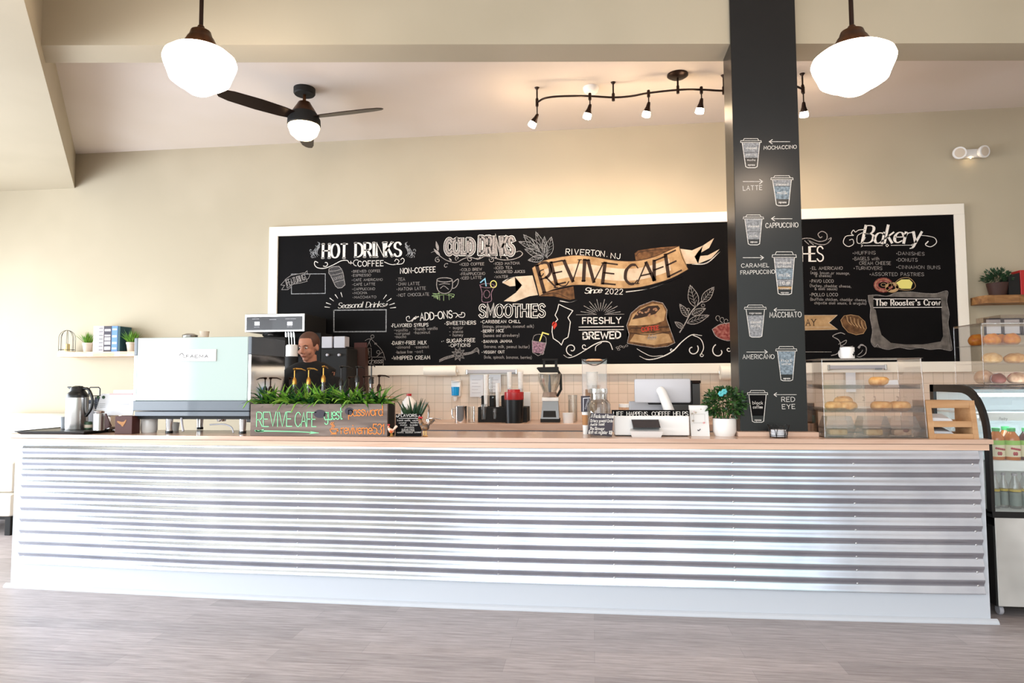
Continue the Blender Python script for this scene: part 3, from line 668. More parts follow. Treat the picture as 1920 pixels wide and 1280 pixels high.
def rib3(mb):
    T = bez([(x, y, 0) for x, y in TOP], 4); B_ = bez([(x, y, 0) for x, y in BOT], 4); q = [(T[i]*.72+B_[i]*.28) for i in range(len(T))]; w = [(T[i]*.28+B_[i]*.72) for i in range(len(T))]
    for i in range(4, len(T)-5): Cz.fill(mb, [(q[i].x, q[i].y), (q[i+1].x, q[i+1].y), (w[i+1].x, w[i+1].y), (w[i].x, w[i].y)], False, 2)
part('ribbon', 'chalk_pale', rib3, 'light band behind the cafe name')
def rib4(mb):
    Cz.line(mb, TOP, 5, True, 3); Cz.line(mb, BOT, 5, True, 3); Cz.line(mb, [TOP[0], (280, 470), BOT[0]], 5, True, 3); Cz.line(mb, [TOP[-1], (1480, 270), BOT[-1]], 5, True, 3)
    Cz.line(mb, [(350, 575), (450, 565), (560, 615)], 4, True, 3); Cz.line(mb, [(1100, 260), (1150, 225), (1350, 205)], 5, True, 3)
    up = bez([(x, y, 0) for x, y in TOP], 10); dn = bez([(x, y, 0) for x, y in BOT], 10)
    for ch, f0, f1, hh in (('R', .055, .145, .92), ('E', .165, .225, .74), ('V', .24, .325, .7), ('I', .35, .36, .7), ('V', .385, .46, .7), ('E', .485, .55, .72), ('C', .62, .695, .7), ('A', .705, .79, .7), ('F', .8, .86, .7), ('E', .88, .95, .8)):
        n = len(up)-1; iu, ju = f0*n, f1*n
        U0, U1 = up[int(iu)], up[min(n, int(ju)+1)]; L0, L1 = dn[int(iu)], dn[min(n, int(ju)+1)]
        a = (1-hh)/2; P00 = L0.lerp(U0, a); P10 = L1.lerp(U1, a); P01 = L0.lerp(U0, 1-a); P11 = L1.lerp(U1, 1-a)
        w, L = G[ch]; w = max(w, .1)
        def mp(u, v): p = P00.lerp(P10, u/w).lerp(P01.lerp(P11, u/w), v); return (p.x, p.y)
        for sm, pts in L:
            q = [mp(*p) for p in pts]; d = abs(pts[0][1]-pts[-1][1])
            vert = len(pts) == 2 and d > .5; th = 29 if (vert and pts[0][0] <= pts[-1][0]+.01) else 13
            if ch == 'A' and len(pts) == 3: Cz.line(mb, q[:2], 11, False, 4); Cz.line(mb, q[1:], 27, False, 4)
            elif ch == 'V': Cz.line(mb, q[:2], 27, False, 4); Cz.line(mb, q[1:], 11, False, 4)
            elif ch == 'E' and len(pts) == 4: Cz.line(mb, q[:2], 13, False, 4); Cz.line(mb, q[1:3], 28, False, 4); Cz.line(mb, q[2:], 14, False, 4)
            elif ch == 'F' and len(pts) == 3: Cz.line(mb, q[:2], 13, False, 4); Cz.line(mb, q[1:], 28, False, 4)
            elif sm: Cz.line(mb, q, [10, 22, 27, 22, 10], True, 4)
            else: Cz.line(mb, q, th, False, 4)
            for e in (0, -1):
                if pts[e][1] in (0, 1) and ch not in 'EC': x, y = q[e]; Cz.line(mb, [(x-15, y+1), (x+15, y-1)], 8, False, 4)
    Cz.line(mb, [(345, 372), (318, 385), (310, 415), (330, 425), (345, 405)], 9, True, 4); Cz.line(mb, [(450, 478), (490, 505), (530, 500), (552, 470)], 9, True, 4)
part('lettering', 'chalk_ink', rib4, 'REVIVE CAFE in dark serif capitals on the ribbon')
def rivt(mb):
    for ch, x, y in zip('RIVERTON.', (527, 574, 597, 645, 690, 730, 770, 810, 862), (246, 248, 250, 252, 254, 256, 259, 264, 268)): Cz.text(mb, ch, x, y, x+(32 if ch not in 'I.' else 5), y+(2 if ch not in 'I.' else 0), 44, .12)
    Cz.text(mb, 'NJ', 895, 280, 970, 285, 42, .12); Cz.text(mb, 'Since', 682, 568, 820, 560, 46, .13, .3, swell=.3, sp=.05); Cz.text(mb, '2022', 850, 570, 992, 575, 42, .13)
    for k in (0, 1): Cz.line(mb, [(10, 480+k*-8), (60, 445), (130, 425)], 3, True); Cz.line(mb, [(620, 622), (560, 640), (480, 625+k*6)], 3, True); Cz.line(mb, [(1020, 552+k*6), (1200, 530), (1350, 480), (1480, 430)], 3, True); Cz.line(mb, [(1560, 330), (1680, 315+k*6), (1790, 225)], 3, True)
part('lettering', 'chalk_white', rivt, 'RIVERTON, NJ and Since 2022')
def njm(mb): Cz.line(mb, [(470, 655), (520, 680), (585, 708), (545, 765), (565, 800), (555, 880), (545, 925), (510, 945), (492, 988), (470, 965), (425, 935), (415, 880), (418, 835), (430, 815), (462, 780), (440, 745), (460, 700), (470, 655)], 6, False)
part('drawing', 'chalk_white', njm, 'chalk outline map of the state')
def njr(mb): Cz.ell(mb, 435, 822, 20, 24); Cz.fill(mb, [(418, 830), (452, 830), (432, 862)])
part('drawing', 'chalk_red', njr, 'red pin on the map')
def fresh(mb):
    Cz.text(mb, 'FRESHLY', 665, 814, 978, 810, 48, .2); Cz.text(mb, 'BREWED', 670, 940, 975, 933, 54, .2)
    Cz.line(mb, [(635, 842), (1000, 838)], 6); Cz.line(mb, [(635, 866), (1000, 863)], 6)
part('lettering', 'chalk_white', fresh, 'FRESHLY BREWED lettering')
def rays(mb):
    Cz.line(mb, [(612, 742), (780, 738)], 3); Cz.line(mb, [(845, 738), (1005, 737)], 3)
    for i in range(15):
        a = R(-168+i*11.2); r0, r1 = (62 if i % 2 else 45), (125 if i % 2 else 165)
        Cz.line(mb, [(812+r0*math.cos(a), 742+r0*.75*math.sin(a)), (812+r1*math.cos(a), 742+r1*.78*math.sin(a))], [3, 5])
part('drawing', 'chalk_grey', rays, 'sunburst rays')
def bag0(mb): Cz.fill(mb, [(1025, 830), (1060, 730), (1130, 670), (1240, 628), (1320, 645), (1355, 700), (1350, 770), (1385, 870), (1420, 970), (1360, 1000), (1250, 1012), (1130, 995), (1030, 975), (1045, 900)])
part('drawing', 'chalk_brown', bag0, 'brown sack of coffee beans')
def bag1(mb):
    Cz.fill(mb, [(1040, 830), (1075, 740), (1140, 690), (1240, 650), (1320, 660), (1345, 720), (1330, 790), (1250, 820), (1120, 830)], False, 1); Cz.fill(mb, [(1050, 960), (1090, 900), (1300, 890), (1370, 900), (1400, 965), (1250, 990)], False, 1)
part('drawing', 'chalk_tan', bag1)
def bag2(mb): Cz.fill(mb, [(1070, 780), (1120, 710), (1200, 670), (1280, 665), (1300, 690), (1260, 735), (1150, 765)], False, 2); Cz.line(mb, [(1060, 850), (1200, 850), (1370, 840)], 8, True, 2); Cz.line(mb, [(1050, 890), (1200, 905), (1380, 880)], 6, True, 2)
part('drawing', 'chalk_ink', bag2)
def bag3(mb):
    rn = random.Random(5)
    for i in range(12): Cz.ell(mb, 1105+rn.uniform(0, 165), 745-i*5+rn.uniform(-8, 12), 12, 8, None, 3, rn.uniform(-1, 1), 10)
part('drawing', 'chalk_bean', bag3)
def bag4(mb): Cz.text(mb, 'COFFEE', 1150, 880, 1290, 862, 32, .2, lift=3)
part('drawing', 'chalk_red', bag4, 'red COFFEE word on the sack')
def bag5(mb):
    Cz.line(mb, [(1025, 830), (1060, 730), (1130, 670), (1240, 628), (1320, 645), (1355, 700), (1350, 770), (1385, 870), (1420, 970), (1360, 1000), (1250, 1012), (1130, 995), (1030, 975), (1045, 900)], 4, False, 4, True)
    for i in range(5): Cz.line(mb, [(1200+i*15, 945), (1210+i*14, 905+(i % 2)*12)], 5, False, 4)
    Cz.line(mb, [(1195, 930), (1270, 925)], 5, False, 4); 
    for x, y in ((950, 1010), (975, 1000), (1000, 1005), (1025, 995), (960, 1025)): Cz.ell(mb, x, y, 11, 7, 3)
part('drawing', 'chalk_grey', bag5)
def twig(mb):
    for a in ((1590, 680, 1545, 500, 42), (1640, 640, 1740, 515, 34), (1530, 760, 1460, 655, 26), (1560, 740, 1670, 690, 26), (1520, 810, 1700, 745, 30), (1490, 850, 1420, 800, 20)): chalk_leaf(Cz, mb, *a, t=5, veins=5)
    Cz.line(mb, [(1460, 885), (1500, 820), (1560, 710), (1640, 630)], 9, True); Cz.ell(mb, 1650, 665, 14, 12, 4); Cz.ell(mb, 1530, 700, 12, 12, 4)
part('drawing', 'chalk_grey', twig, 'coffee branch with chalk leaves')
def scr(mb):
    Cz.line(mb, [(510, 1070), (545, 1092), (600, 1080), (680, 1035), (760, 985), (830, 960), (885, 970), (910, 1025)], [3, 6, 8, 6], True); Cz.line(mb, curl(575, 1022, 52, 12, PI*.5, PI*2.6), 7); Cz.line(mb, curl(680, 1000, 24, 8, PI*.3, PI*1.9), 6)
    Cz.line(mb, [(770, 1035), (775, 1000), (820, 970)], 5, True)
    Cz.line(mb, [(1130, 1080), (1200, 1108), (1300, 1090), (1400, 1040), (1480, 960), (1560, 905), (1640, 912)], [3, 7, 9, 7, 4], True); Cz.line(mb, [(1560, 905), (1630, 940), (1655, 1010), (1630, 1070)], 6, True)
    Cz.line(mb, curl(1565, 1025, 50, 18, -PI*.2, PI*1.4), 8); Cz.line(mb, curl(1638, 1070, 16, 8, 0, PI*1.8), 6); Cz.line(mb, curl(1780, 1040, 60, 20, PI*1.35, -PI*.1), 8); Cz.line(mb, curl(1860, 1025, 20, 8, 0, PI*1.7), 6)
    Cz.line(mb, [(1110, 1020), (1160, 1050), (1230, 1080), (1320, 1075)], 4, True); Cz.line(mb, curl(1392, 1028, 12, 6, 0, PI*1.6), 6)
part('flourish', 'chalk_white', scr)
def tea0(mb): Cz.fill(mb, [(1725, 860), (1790, 820), (1880, 810), (1890, 945), (1840, 950), (1770, 930)])
part('drawing', 'chalk_maroon', tea0, 'dark red steaming cup, half hidden by the column')
def tea1(mb):
    Cz.line(mb, [(1725, 860), (1790, 820), (1880, 805)], 5, True, 1); Cz.line(mb, [(1725, 860), (1760, 920), (1840, 952), (1890, 948)], 5, True, 1)
    for k in range(3): Cz.line(mb, curl(1775+k*34, 765+k*14, 26, 8, PI*.5, PI*2.1), 4)
part('drawing', 'chalk_grey', tea1)
# ---- sandwiches and bakery
def che(mb): Dz.text(mb, 'SANDWICHES', -335, 442, 214, 438, 108, .085, sp=.12)
part('heading', 'chalk_white', che, 'heading mostly hidden by the column')
def che2(mb):
    for s_, x, y, x2, y2 in (('EL AMERICANO', 131, 502, 358, 501), ('PAVO LOCO', 128, 598, 290, 598), ('POLLO LOCO', 128, 700, 322, 700)): Dz.text(mb, s_, x, y, x2, y2, 22, .17); Dz.ell(mb, x-12, y-10, 3, 3, None, 1, 0, 8)
    for s_, x, y, x2, y2 in (('(egg, bacon or sausage,', 120, 533, 412, 538), ('& cheese)', 155, 556, 273, 556), ('(turkey, cheddar cheese,', 115, 630, 422, 636), ('& aioli sauce)', 150, 654, 317, 655), ('(buffalo chicken, cheddar cheese,', 118, 732, 540, 738), ('chipotle aioli sauce, & arugula)', 148, 760, 535, 763)): Dz.text(mb, s_, x, y, x2, y2, 20, .14)
part('menu_list', 'chalk_grey', che2, 'list of sandwiches')
def che3(mb):
    Dz.line(mb, [(20, 300), (60, 270), (120, 268), (180, 290), (235, 278), (240, 235), (205, 215), (175, 235), (190, 262), (205, 255)], 6, True); Dz.line(mb, [(100, 280), (170, 310), (230, 312), (265, 285), (272, 262), (250, 275)], [4, 6, 7, 4], True)
    Dz.line(mb, [(75, 285), (105, 312)], 6); Dz.line(mb, [(110, 290), (140, 315)], 6)
    Dz.line(mb, [(75, 1118), (275, 1118)], 4); Dz.line(mb, [(375, 985), (340, 975), (285, 1000), (330, 1030), (345, 1080), (320, 1130), (275, 1145)], 6, True); Dz.line(mb, [(330, 1060), (385, 1030), (380, 1055), (350, 1075), (400, 1080), (435, 1075)], 5, True)
    Dz.line(mb, [(480, 1085), (500, 1065), (535, 1085), (530, 1130), (490, 1155), (465, 1150)], [16, 12, 7, 6, 5, 4], True); Dz.line(mb, [(475, 1140), (500, 1120), (508, 1105)], 5, True)
part('flourish', 'chalk_grey', che3)
def bak(mb):
    Dz.text(mb, 'Bakery', 505, 302, 935, 298, 128, .105, .22, swell=.5, sp=.1)
    Dz.line(mb, [(530, 200), (480, 205), (455, 220), (440, 205), (425, 230), (440, 245), (420, 245), (380, 255), (365, 300), (400, 328), (440, 310), (435, 275), (410, 280)], 5, True); Dz.line(mb, [(505, 225), (470, 250), (470, 300), (505, 300), (530, 260)], 5, True)
    Dz.line(mb, [(950, 245), (1000, 250), (1050, 265), (1062, 300), (1020, 330), (980, 315), (1000, 290)], [4, 5, 6, 6, 9], True)
    Dz.line(mb, [(520, 322), (658, 321)], 4); Dz.line(mb, [(722, 320), (872, 318)], 4); Dz.line(mb, [(682, 320), (693, 309), (704, 320), (693, 331)], 4, False, 1, True); Dz.line(mb, [(498, 315), (510, 322), (498, 331)], 4); Dz.line(mb, [(885, 310), (873, 318), (885, 326)], 4)
part('heading', 'chalk_white', bak, 'Bakery heading in brush script')
def bakl(mb):
    for s_, x, y, x2, y2 in (('MUFFINS', 450, 389, 605, 387), ('BAGELS with', 450, 431, 632, 430), ('CREAM CHEESE', 485, 465, 720, 465), ('TURNOVERS', 458, 502, 655, 503), ('DANISHES', 777, 391, 972, 396), ('DONUTS', 777, 440, 920, 441), ('CINNAMON BUNS', 778, 494, 1090, 497), ('ASSORTED PASTRIES', 578, 547, 968, 549)):
        Dz.text(mb, s_, x, y, x2, y2, 24, .13)
        if x != 485: Dz.ell(mb, x-12, y-10, 4, 4, None, 1, 0, 8)
part('menu_list', 'chalk_grey', bakl, 'list of baked goods')
def don(mb): Dz.ell(mb, 665, 617, 56, 40, 34); 
part('drawing', 'chalk_maroon', don, 'pink chalk donut')
def don2(mb): Dz.ell(mb, 730, 635, 40, 28, 24); Dz.ell(mb, 665, 617, 62, 45, 4, 2); Dz.ell(mb, 665, 615, 18, 12, 4, 2); Dz.ell(mb, 730, 637, 50, 34, 4, 2); Dz.line(mb, [(745, 605), (790, 570), (850, 562), (890, 590), (905, 625), (880, 650), (820, 655), (760, 640)], 4, True, 2, True)
part('drawing', 'chalk_tan', don2)
def don3(mb): Dz.fill(mb, [(760, 600), (800, 575), (860, 575), (885, 600), (870, 645), (800, 645), (765, 630)], False, 1)
part('drawing', 'chalk_yellow', don3, 'slice of cake')
def pap(mb): Dz.fill(mb, [(550, 695), (620, 690), (690, 700), (760, 675), (860, 668), (960, 678), (1060, 680), (1145, 662), (1140, 740), (1158, 830), (1150, 900), (1162, 980), (1175, 1060), (1172, 1108), (1090, 1095), (1010, 1100), (940, 1088), (860, 1098), (780, 1085), (700, 1100), (640, 1085), (600, 1082), (572, 1040), (582, 960), (565, 860), (568, 790), (555, 740)])
part('drawing', 'parchment', pap, 'torn chalk parchment')
def pap1(mb): Dz.fill(mb, [(590, 700), (1095, 715), (1100, 790), (1100, 900), (1112, 1000), (1095, 1040), (960, 1062), (820, 1062), (720, 1050), (650, 990), (625, 900), (615, 810), (590, 790)], False, 1)
part('drawing', 'chalkboard', pap1)
def pap2(mb):
    Dz.text(mb, 'The', 605, 770, 690, 770, 42, .19, swell=.4, serif=.05, lift=3); Dz.text(mb, "Rooster's", 722, 770, 938, 768, 42, .19, swell=.4, serif=.05, lift=3); Dz.text(mb, 'Crow', 970, 768, 1088, 768, 42, .19, swell=.4, serif=.05, lift=3)
    Dz.line(mb, [(590, 721), (1092, 722)], 5, False, 3); Dz.line(mb, [(590, 786), (1102, 784)], 5, False, 3)
part('lettering', 'chalk_white', pap2, "The Rooster's Crow in old newspaper lettering")
def pap3(mb): Dz.line(mb, [(550, 695), (620, 690), (690, 700), (760, 675), (860, 668), (960, 678), (1060, 680), (1145, 662), (1140, 740), (1158, 830), (1150, 900), (1162, 980), (1175, 1060), (1172, 1108), (1090, 1095), (1010, 1100), (940, 1088), (860, 1098), (780, 1085), (700, 1100), (640, 1085), (622, 1060), (600, 1082), (572, 1040), (582, 960), (565, 860), (568, 790), (555, 740)], 3, True, 2, True)
part('drawing', 'chalk_grey', pap3)
def ban(mb): Dz.fill(mb, [(-160, 845), (318, 843), (255, 900), (322, 950), (-160, 960)])
part('ribbon', 'chalk_tan', ban, 'tan swallow-tailed ribbon beside the column')
def ban2(mb): Dz.text(mb, 'ALL DAY', -100, 920, 158, 920, 46, .14, serif=.12, lift=2)
part('lettering', 'chalk_ink', ban2, 'letters AY on the tan ribbon')
def ban3(mb): Dz.line(mb, [(-160, 845), (318, 843), (255, 900), (322, 950), (-160, 960)], 4, False, 2, True); Dz.line(mb, [(-160, 935), (270, 932)], 3, False, 2)
part('ribbon', 'chalk_pale', ban3)
def cro(mb): Dz.fill(mb, [(345, 880), (370, 848), (420, 840), (480, 850), (525, 890), (538, 940), (515, 980), (460, 990), (400, 970), (360, 925)])
part('drawing', 'chalk_brown', cro, 'brown chalk croissant')
def cro2(mb):
    Dz.line(mb, [(345, 880), (370, 848), (420, 840), (480, 850), (525, 890), (538, 940), (515, 980), (460, 990), (400, 970), (360, 925)], 4, False, 1, True)
    for k in range(5): Dz.line(mb, [(390+k*28, 850+k*8), (400+k*26, 890+k*6), (425+k*24, 915+k*8)], 6, True, 1)
part('drawing', 'chalk_tan', cro2)
# ---- column drawings
Ca = Board(CY, 4, 1360, 240); Cb = Board(CY, 4.569, 1360, 540)
def cup_draw(B, x0, x1, y0, y1, bands, words):
    w = x1-x0; h_ = y1-y0; a, b = x0+w*.08, x1-w*.08; c_, d = x0+w*.25, x1-w*.2
    yt = y0+h_*.13
    for f0, f1, mt in bands:
        def xe(f): return a+(c_-a)*f, b+(d-b)*f
        l0, r0 = xe(f0); l1, r1 = xe(f1); H = y1-yt
        part('drawing', mt, lambda mb: B.fill(mb, [(l0+4, yt+H*f0), (r0-4, yt+H*f0), (r1-4, yt+H*f1-3), (l1+4, yt+H*f1-3)], False, 0), None, col)
    def lines(mb):
        B.line(mb, [(x0, yt), (x0+3, yt-h_*.06), (x1-3, yt-h_*.06), (x1, yt)], 4, False, 1, True); B.line(mb, [(x0+w*.12, yt-h_*.06), (x0+w*.18, y0), (x1-w*.18, y0), (x1-w*.12, yt-h_*.06)], 4, False, 1)
        B.line(mb, [(a, yt), (c_, y1-8), (c_+w*.1, y1), (d-w*.1, y1), (d, y1-8), (b, yt)], 5, False, 1)
        for t_, f, hh in words:
            l, r = a+(c_-a)*f, b+(d-b)*f; B.text(mb, t_, l+w*.12, yt+(y1-yt)*f, r-w*.12, yt+(y1-yt)*f, hh, .15, lift=2)
    part('drawing', 'chalk_white', lines, None, col)
g_, s_ = 'chalk_silver', 'chalk_slate'
cup_draw(Ca, 113, 270, 80, 298, [(.02, .4, g_), (.4, .62, g_)], [('whipped', .26, 16), ('milk', .52, 15), ('mocha', .73, 15), ('espresso', .92, 15)])
cup_draw(Ca, 340, 508, 358, 583, [(.02, .26, g_), (.26, .76, s_)], [('steamed', .22, 17), ('milk', .56, 24), ('espresso', .9, 17)])
cup_draw(Ca, 133, 287, 652, 876, [(.02, .5, g_), (.5, .8, g_)], [('steamed', .32, 17), ('milk', .7, 15), ('espresso', .92, 15)])
cup_draw(Ca, 350, 532, 928, 1248, [(.02, .3, g_), (.3, .6, s_), (.6, .78, g_), (.79, .87, 'chalk_tan')], [('whipped', .17, 18), ('cream', .27, 18), ('milk', .52, 26), ('ice', .72, 26), ('caramel', .86, 13), ('espresso', .97, 15)])
cup_draw(Cb, 162, 350, 145, 420, [(.22, 1, g_)], [('espresso', .17, 18), ('steamed', .5, 24), ('milk', .64, 24)])
cup_draw(Cb, 431, 612, 500, 793, [(.02, .8, s_)], [('hot', .36, 24), ('water', .47, 20), ('espresso', .95, 18)])
cup_draw(Cb, 187, 363, 876, 1148, [(.03, .78, 'chalkboard')], [('black', .35, 26), ('coffee', .5, 26), ('espresso', .95, 18)])
def arrow(B, mb, x0, x1, y, s=16):
    B.line(mb, [(x0, y), (x1, y)], 4); k = s if x1 < x0 else -s
    B.line(mb, [(x1+k*1.5, y-s), (x1, y), (x1+k*1.5, y+s)], 5)
def clab(mb):
    arrow(Ca, mb, 483, 328, 103); arrow(Ca, mb, 132, 280, 402); arrow(Ca, mb, 500, 345, 680); arrow(Ca, mb, 132, 287, 972); arrow(Cb, mb, 595, 415, 187); arrow(Cb, mb, 182, 360, 547); arrow(Cb, mb, 608, 415, 912)
    Ca.text(mb, 'MOCHACCINO', 288, 162, 533, 154, 26, .15); Ca.text(mb, 'LATTE', 133, 468, 275, 463, 33, .13); Ca.text(mb, 'CAPPUCCINO', 302, 748, 545, 743, 34, .14); Ca.text(mb, 'CARAMEL', 120, 1046, 327, 1042, 28, .14); Ca.text(mb, 'FRAPPUCCINO', 114, 1098, 370, 1090, 28, .14)
    Cb.text(mb, 'MACCHIATO', 380, 251, 650, 247, 44, .12); Cb.text(mb, 'AMERICANO', 150, 606, 418, 604, 36, .13); Cb.text(mb, 'RED', 482, 972, 594, 970, 38, .13); Cb.text(mb, 'EYE', 487, 1034, 597, 1032, 38, .13)
part('lettering', 'chalk_white', clab, 'drink names and arrows in white chalk', col)
# ---------------------------------------------------------------- counters
XL, XR = pY(29, 860, .08).x, pY(1844, 900, .06).x
NX = 40
def xs_(a, b, n=NX): return [a+(b-a)*i/n for i in range(n+1)]
sc = thing('service_counter', 'long pale grey service counter faced with corrugated galvanised metal', 'counter', ((XL+XR)/2, .2, 0))
def notch(xr, xl, yb): return [(xr, yb), (cx1+.002, yb), (cx1+.002, CY-.002), (cx0-.002, CY-.002), (cx0-.002, yb), (xl, yb)]
MB().prismz([(x, fy(x)) for x in xs_(XL, XR)]+notch(XR, XL, YB-.02), 0, 1.003).build('body', 'counter_paint', sc)
sk = MB(); prof = [(0, 0), (.026, 0), (.026, .006), (.018, .018), (.004, .026), (0, .026)]
rings = [[sk.bm.verts.new((x, fy(x)-.0005-d, z)) for d, z in prof] for x in xs_(XL-.035, XR+.035)]
sk.loft(rings); sk.build('quarter_round_moulding', 'counter_paint', sc)
cz0, cz1 = .168, .998; PIT = (cz1-cz0)/10.6; AMP = .0068
sx = [pY(36, 950, .05).x, pY(560, 950, 0).x, pY(935, 950, 0).x, pY(1375, 950, 0).x, pY(1836, 950, .05).x]
def wave(z):
    u = ((z-cz0)/PIT) % 1
    return AMP*(math.cos(PI*u/.6) if u < .6 else math.cos(PI*(1-u)/.4))
for k in range(4):
    mb = MB(); n = 14; nz = 170; x0, x1 = sx[k]-(.012 if k else 0), sx[k+1]+.004
    cols = []
    for i in range(n+1):
        x = x0+(x1-x0)*i/n; wob = .0008*math.sin(x*9+k)
        cols.append([mb.bm.verts.new((x, fy(x)-.0145-.0012*(k % 2)-wave(cz0+(cz1-cz0)*j/nz)-wob, cz0+(cz1-cz0)*j/nz+.0015*math.sin(x*3.1))) for j in range(nz+1)])
    for i in range(n):
        for j in range(nz): mb.bm.faces.new((cols[i][j], cols[i+1][j], cols[i+1][j+1], cols[i][j+1]))
    o = mb.build('corrugated_sheet', 'galvanised', sc, smooth=True, recalc=False)
mb = MB()
for x in [sx[0]+.03, sx[0]+.65, sx[1], (sx[1]+sx[2])/2, sx[2], (sx[2]+sx[3])/2, sx[3], (sx[3]+sx[4])/2, sx[4]-.03]:
    for j in range(10):
        z = cz0+PIT*(j+.6)
        if z < cz1: mb.lathe([(.006, 0), (.006, .002), (.003, .005)], (x, fy(x)-.0145+AMP+.001, z), (0, -1, 0), 8)
mb.build('screw', 'screw_metal', sc, smooth=True)
ct = thing('countertop', 'two-layer light wood countertop of the service counter', 'countertop', ((XL+XR)/2, .2, 1.003))
XT0, XT1 = pY(9, 819, .04).x, pY(1854, 824, .06).x
def slab(x0, x1, oh, z0, z1): return MB().prismz([(x, fy(x)-oh) for x in xs_(x0, x1)]+notch(x1, x0-.05, YB), z0, z1)
slab(XT0+.02, XT1-.02, .030, 1.003, 1.037).build('lower_board', 'counter_edge', ct)
slab(XT0, XT1, .040, 1.0405, ZT).build('top_board', 'counter_wood', ct)
slab(XT0+.03, XT1-.03, .022, 1.037, 1.0405).build('shadow_joint', 'pot_brown', ct)
lg = MB().box(cx0-.03, cx1+.04, .12, CY, ZT, ZT+.031, .003); o = lg.build('column_ledge', 'counter_wood'); tag(o, 'low wooden ledge at the foot of the black chalkboard column', 'ledge')
bc = thing('back_counter', 'wooden back counter against the tiled wall', 'counter', (0, 2, 0))
BZ = 1.045
MB().box(-3.05, 3.9, 1.66, 2.288, BZ-.06, BZ, .003).build('worktop', 'counter_wood', bc)
MB().box(-3.02, 3.88, 1.72, 2.288, .1, BZ-.06).box(-3.02, 3.88, 1.78, 2.28, 0, .1).build('cabinet', 'counter_paint', bc)
mb = MB()
for i in range(9): x = -3.0+i*.76; mb.box(x+.01, x+.745, 1.7, 1.72, .13, BZ-.08, .004)
mb.build('doors', 'counter_paint', bc)
# ---------------------------------------------------------------- espresso machine (its back faces the room)
EY = .12
def P2(px, py, Y=EY): v = pY(px, py, Y); return v.x, v.z
ex0, ex1 = P2(252, 700)[0], P2(472, 700)[0]
zt, zp, zg, zl, zb = P2(360, 632)[1], P2(360, 751)[1], P2(360, 770)[1], P2(360, 780)[1], ZT
em = thing('espresso_machine', 'large espresso machine with a glossy pale back panel and dark grey base', 'espresso machine', ((ex0+ex1)/2, EY+.26, ZT))
M['mirror_panel'] = mat('mirror_panel', '#a6b5b0', rough=.1, metal=.04, spec=.5, coat=.0)
MB().box(ex0+.012, ex1-.03, EY, EY+.03, zp, zt, .004).build('back_panel', 'mirror_panel', em, label='pale glossy panel with the maker badge')
MB().box(ex0+.02, ex1-.035, EY+.03, EY+.5, zp+.01, zt-.004, .006).build('boiler_housing', 'steel', em)
MB().box(ex0, ex1-.008, EY-.008, EY+.54, zg, zp, .004).build('base_band', 'grey_enamel', em, label='dark grey base band')
MB().box(ex0+.012, ex1-.012, EY-.002, EY+.5, zl, zg-.004, .003).build('drip_tray_rim', 'grey_enamel', em)
MB().box(ex0+.02, ex1-.02, EY+.02, EY+.5, zl-.022, zl).build('underside', 'matte_black', em)
zs = P2(360, 665)[1]
for xa in (ex0-.004, ex1-.026):
    sd = MB().box(xa, xa+.024, EY-.004, EY+.5, zs, zt, .003).build('side_cap', 'grey_enamel', em)
    MB().box(xa+.002, xa+.022, EY-.003, EY+.5, zp, zs, .003).build('side_rail', 'chrome', em)
for fx in (309, 448):
    for dy in (.05, .42):
        x = P2(fx, 800)[0]
        lg_ = MB().lathe([(.021, ZT+.018), (.024, zl-.02)], (x, EY+dy, 0)).build('leg', 'chrome', em, smooth=True)
        MB().lathe([(.024, ZT), (.024, ZT+.018)], (x, EY+dy, 0)).build('rubber_foot', 'black_plastic', lg_, smooth=True)
Eb = Board(EY-.002, 5.82, 240, 610)
bx = [P2(332, 655), P2(406, 677)]
MB().box(bx[0][0], bx[1][0], EY-.008, EY, bx[1][1], bx[0][1], .003).build('badge', 'white_plastic', em)
Eb2 = Board(EY-.0085, 5.82, 240, 610)
mb = MB(); Eb2.text(mb, 'FAEMA', 635, 352, 872, 352, 32, .16, .1); Eb2.line(mb, [(560, 325), (590, 303), (610, 328)], 5, True); Eb2.line(mb, [(600, 340), (625, 352)], 4); mb.build('badge_lettering', 'book_dark', em, recalc=False)
# group head, hose and steam wand seen under the machine
x, z = P2(385, 790); MB().lathe([(.03, z-.01), (.034, zl-.02)], (x, EY+.2, 0)).build('group_head', 'chrome', em, smooth=True)
w = [P2(337, 784), P2(343, 795), P2(347, 808)]
MB().tube([(w[0][0], EY+.02, w[0][1]), (w[1][0], EY-.01, w[1][1]), (w[2][0], EY-.02, w[2][1])], .008).build('drain_hose', 'grey_plastic', em, smooth=True)
h1 = [P2(*q) for q in ((375, 798), (405, 797), (425, 802), (432, 812))]
MB().tube(bez([(h1[0][0], EY+.12, h1[0][1]), (h1[1][0], EY+.1, h1[1][1]), (h1[2][0], EY+.06, h1[2][1]), (h1[3][0], EY+.04, ZT+.006)], 5), .005).build('water_hose', 'grey_plastic', em, smooth=True)
zt_ = zt
def lathe_thing(name, label, cat, px, Y, base, prof, m, group=None, n=28):
    """one-mesh round thing standing at picture column px; prof radii and heights in metres"""
    x = pY(px, 780, Y).x
    o = MB().lathe(prof, (0, 0, 0), n=n).build(name, m, smooth=True); o.location = (x, Y, base); return tag(o, label, cat, group)
def sz(px0, px1, Y): return abs(pY(px1, 780, Y).x-pY(px0, 780, Y).x)
def hollow(r0, r1, h, t=.003, lip=0):
    return [(r0, 0), (r1+lip, h), (r1-t+lip, h), (r0-t, t), ]
lathe_thing('saucer_cup_stack', 'short stack of steel cup lids on top of the espresso machine', 'lids', 353, EY+.25, zt_, [(.05, 0), (.056, .01), (.05, .014), (.056, .02), (.05, .026), (.056, .032), (.05, .036), (.03, .045)], 'steel')
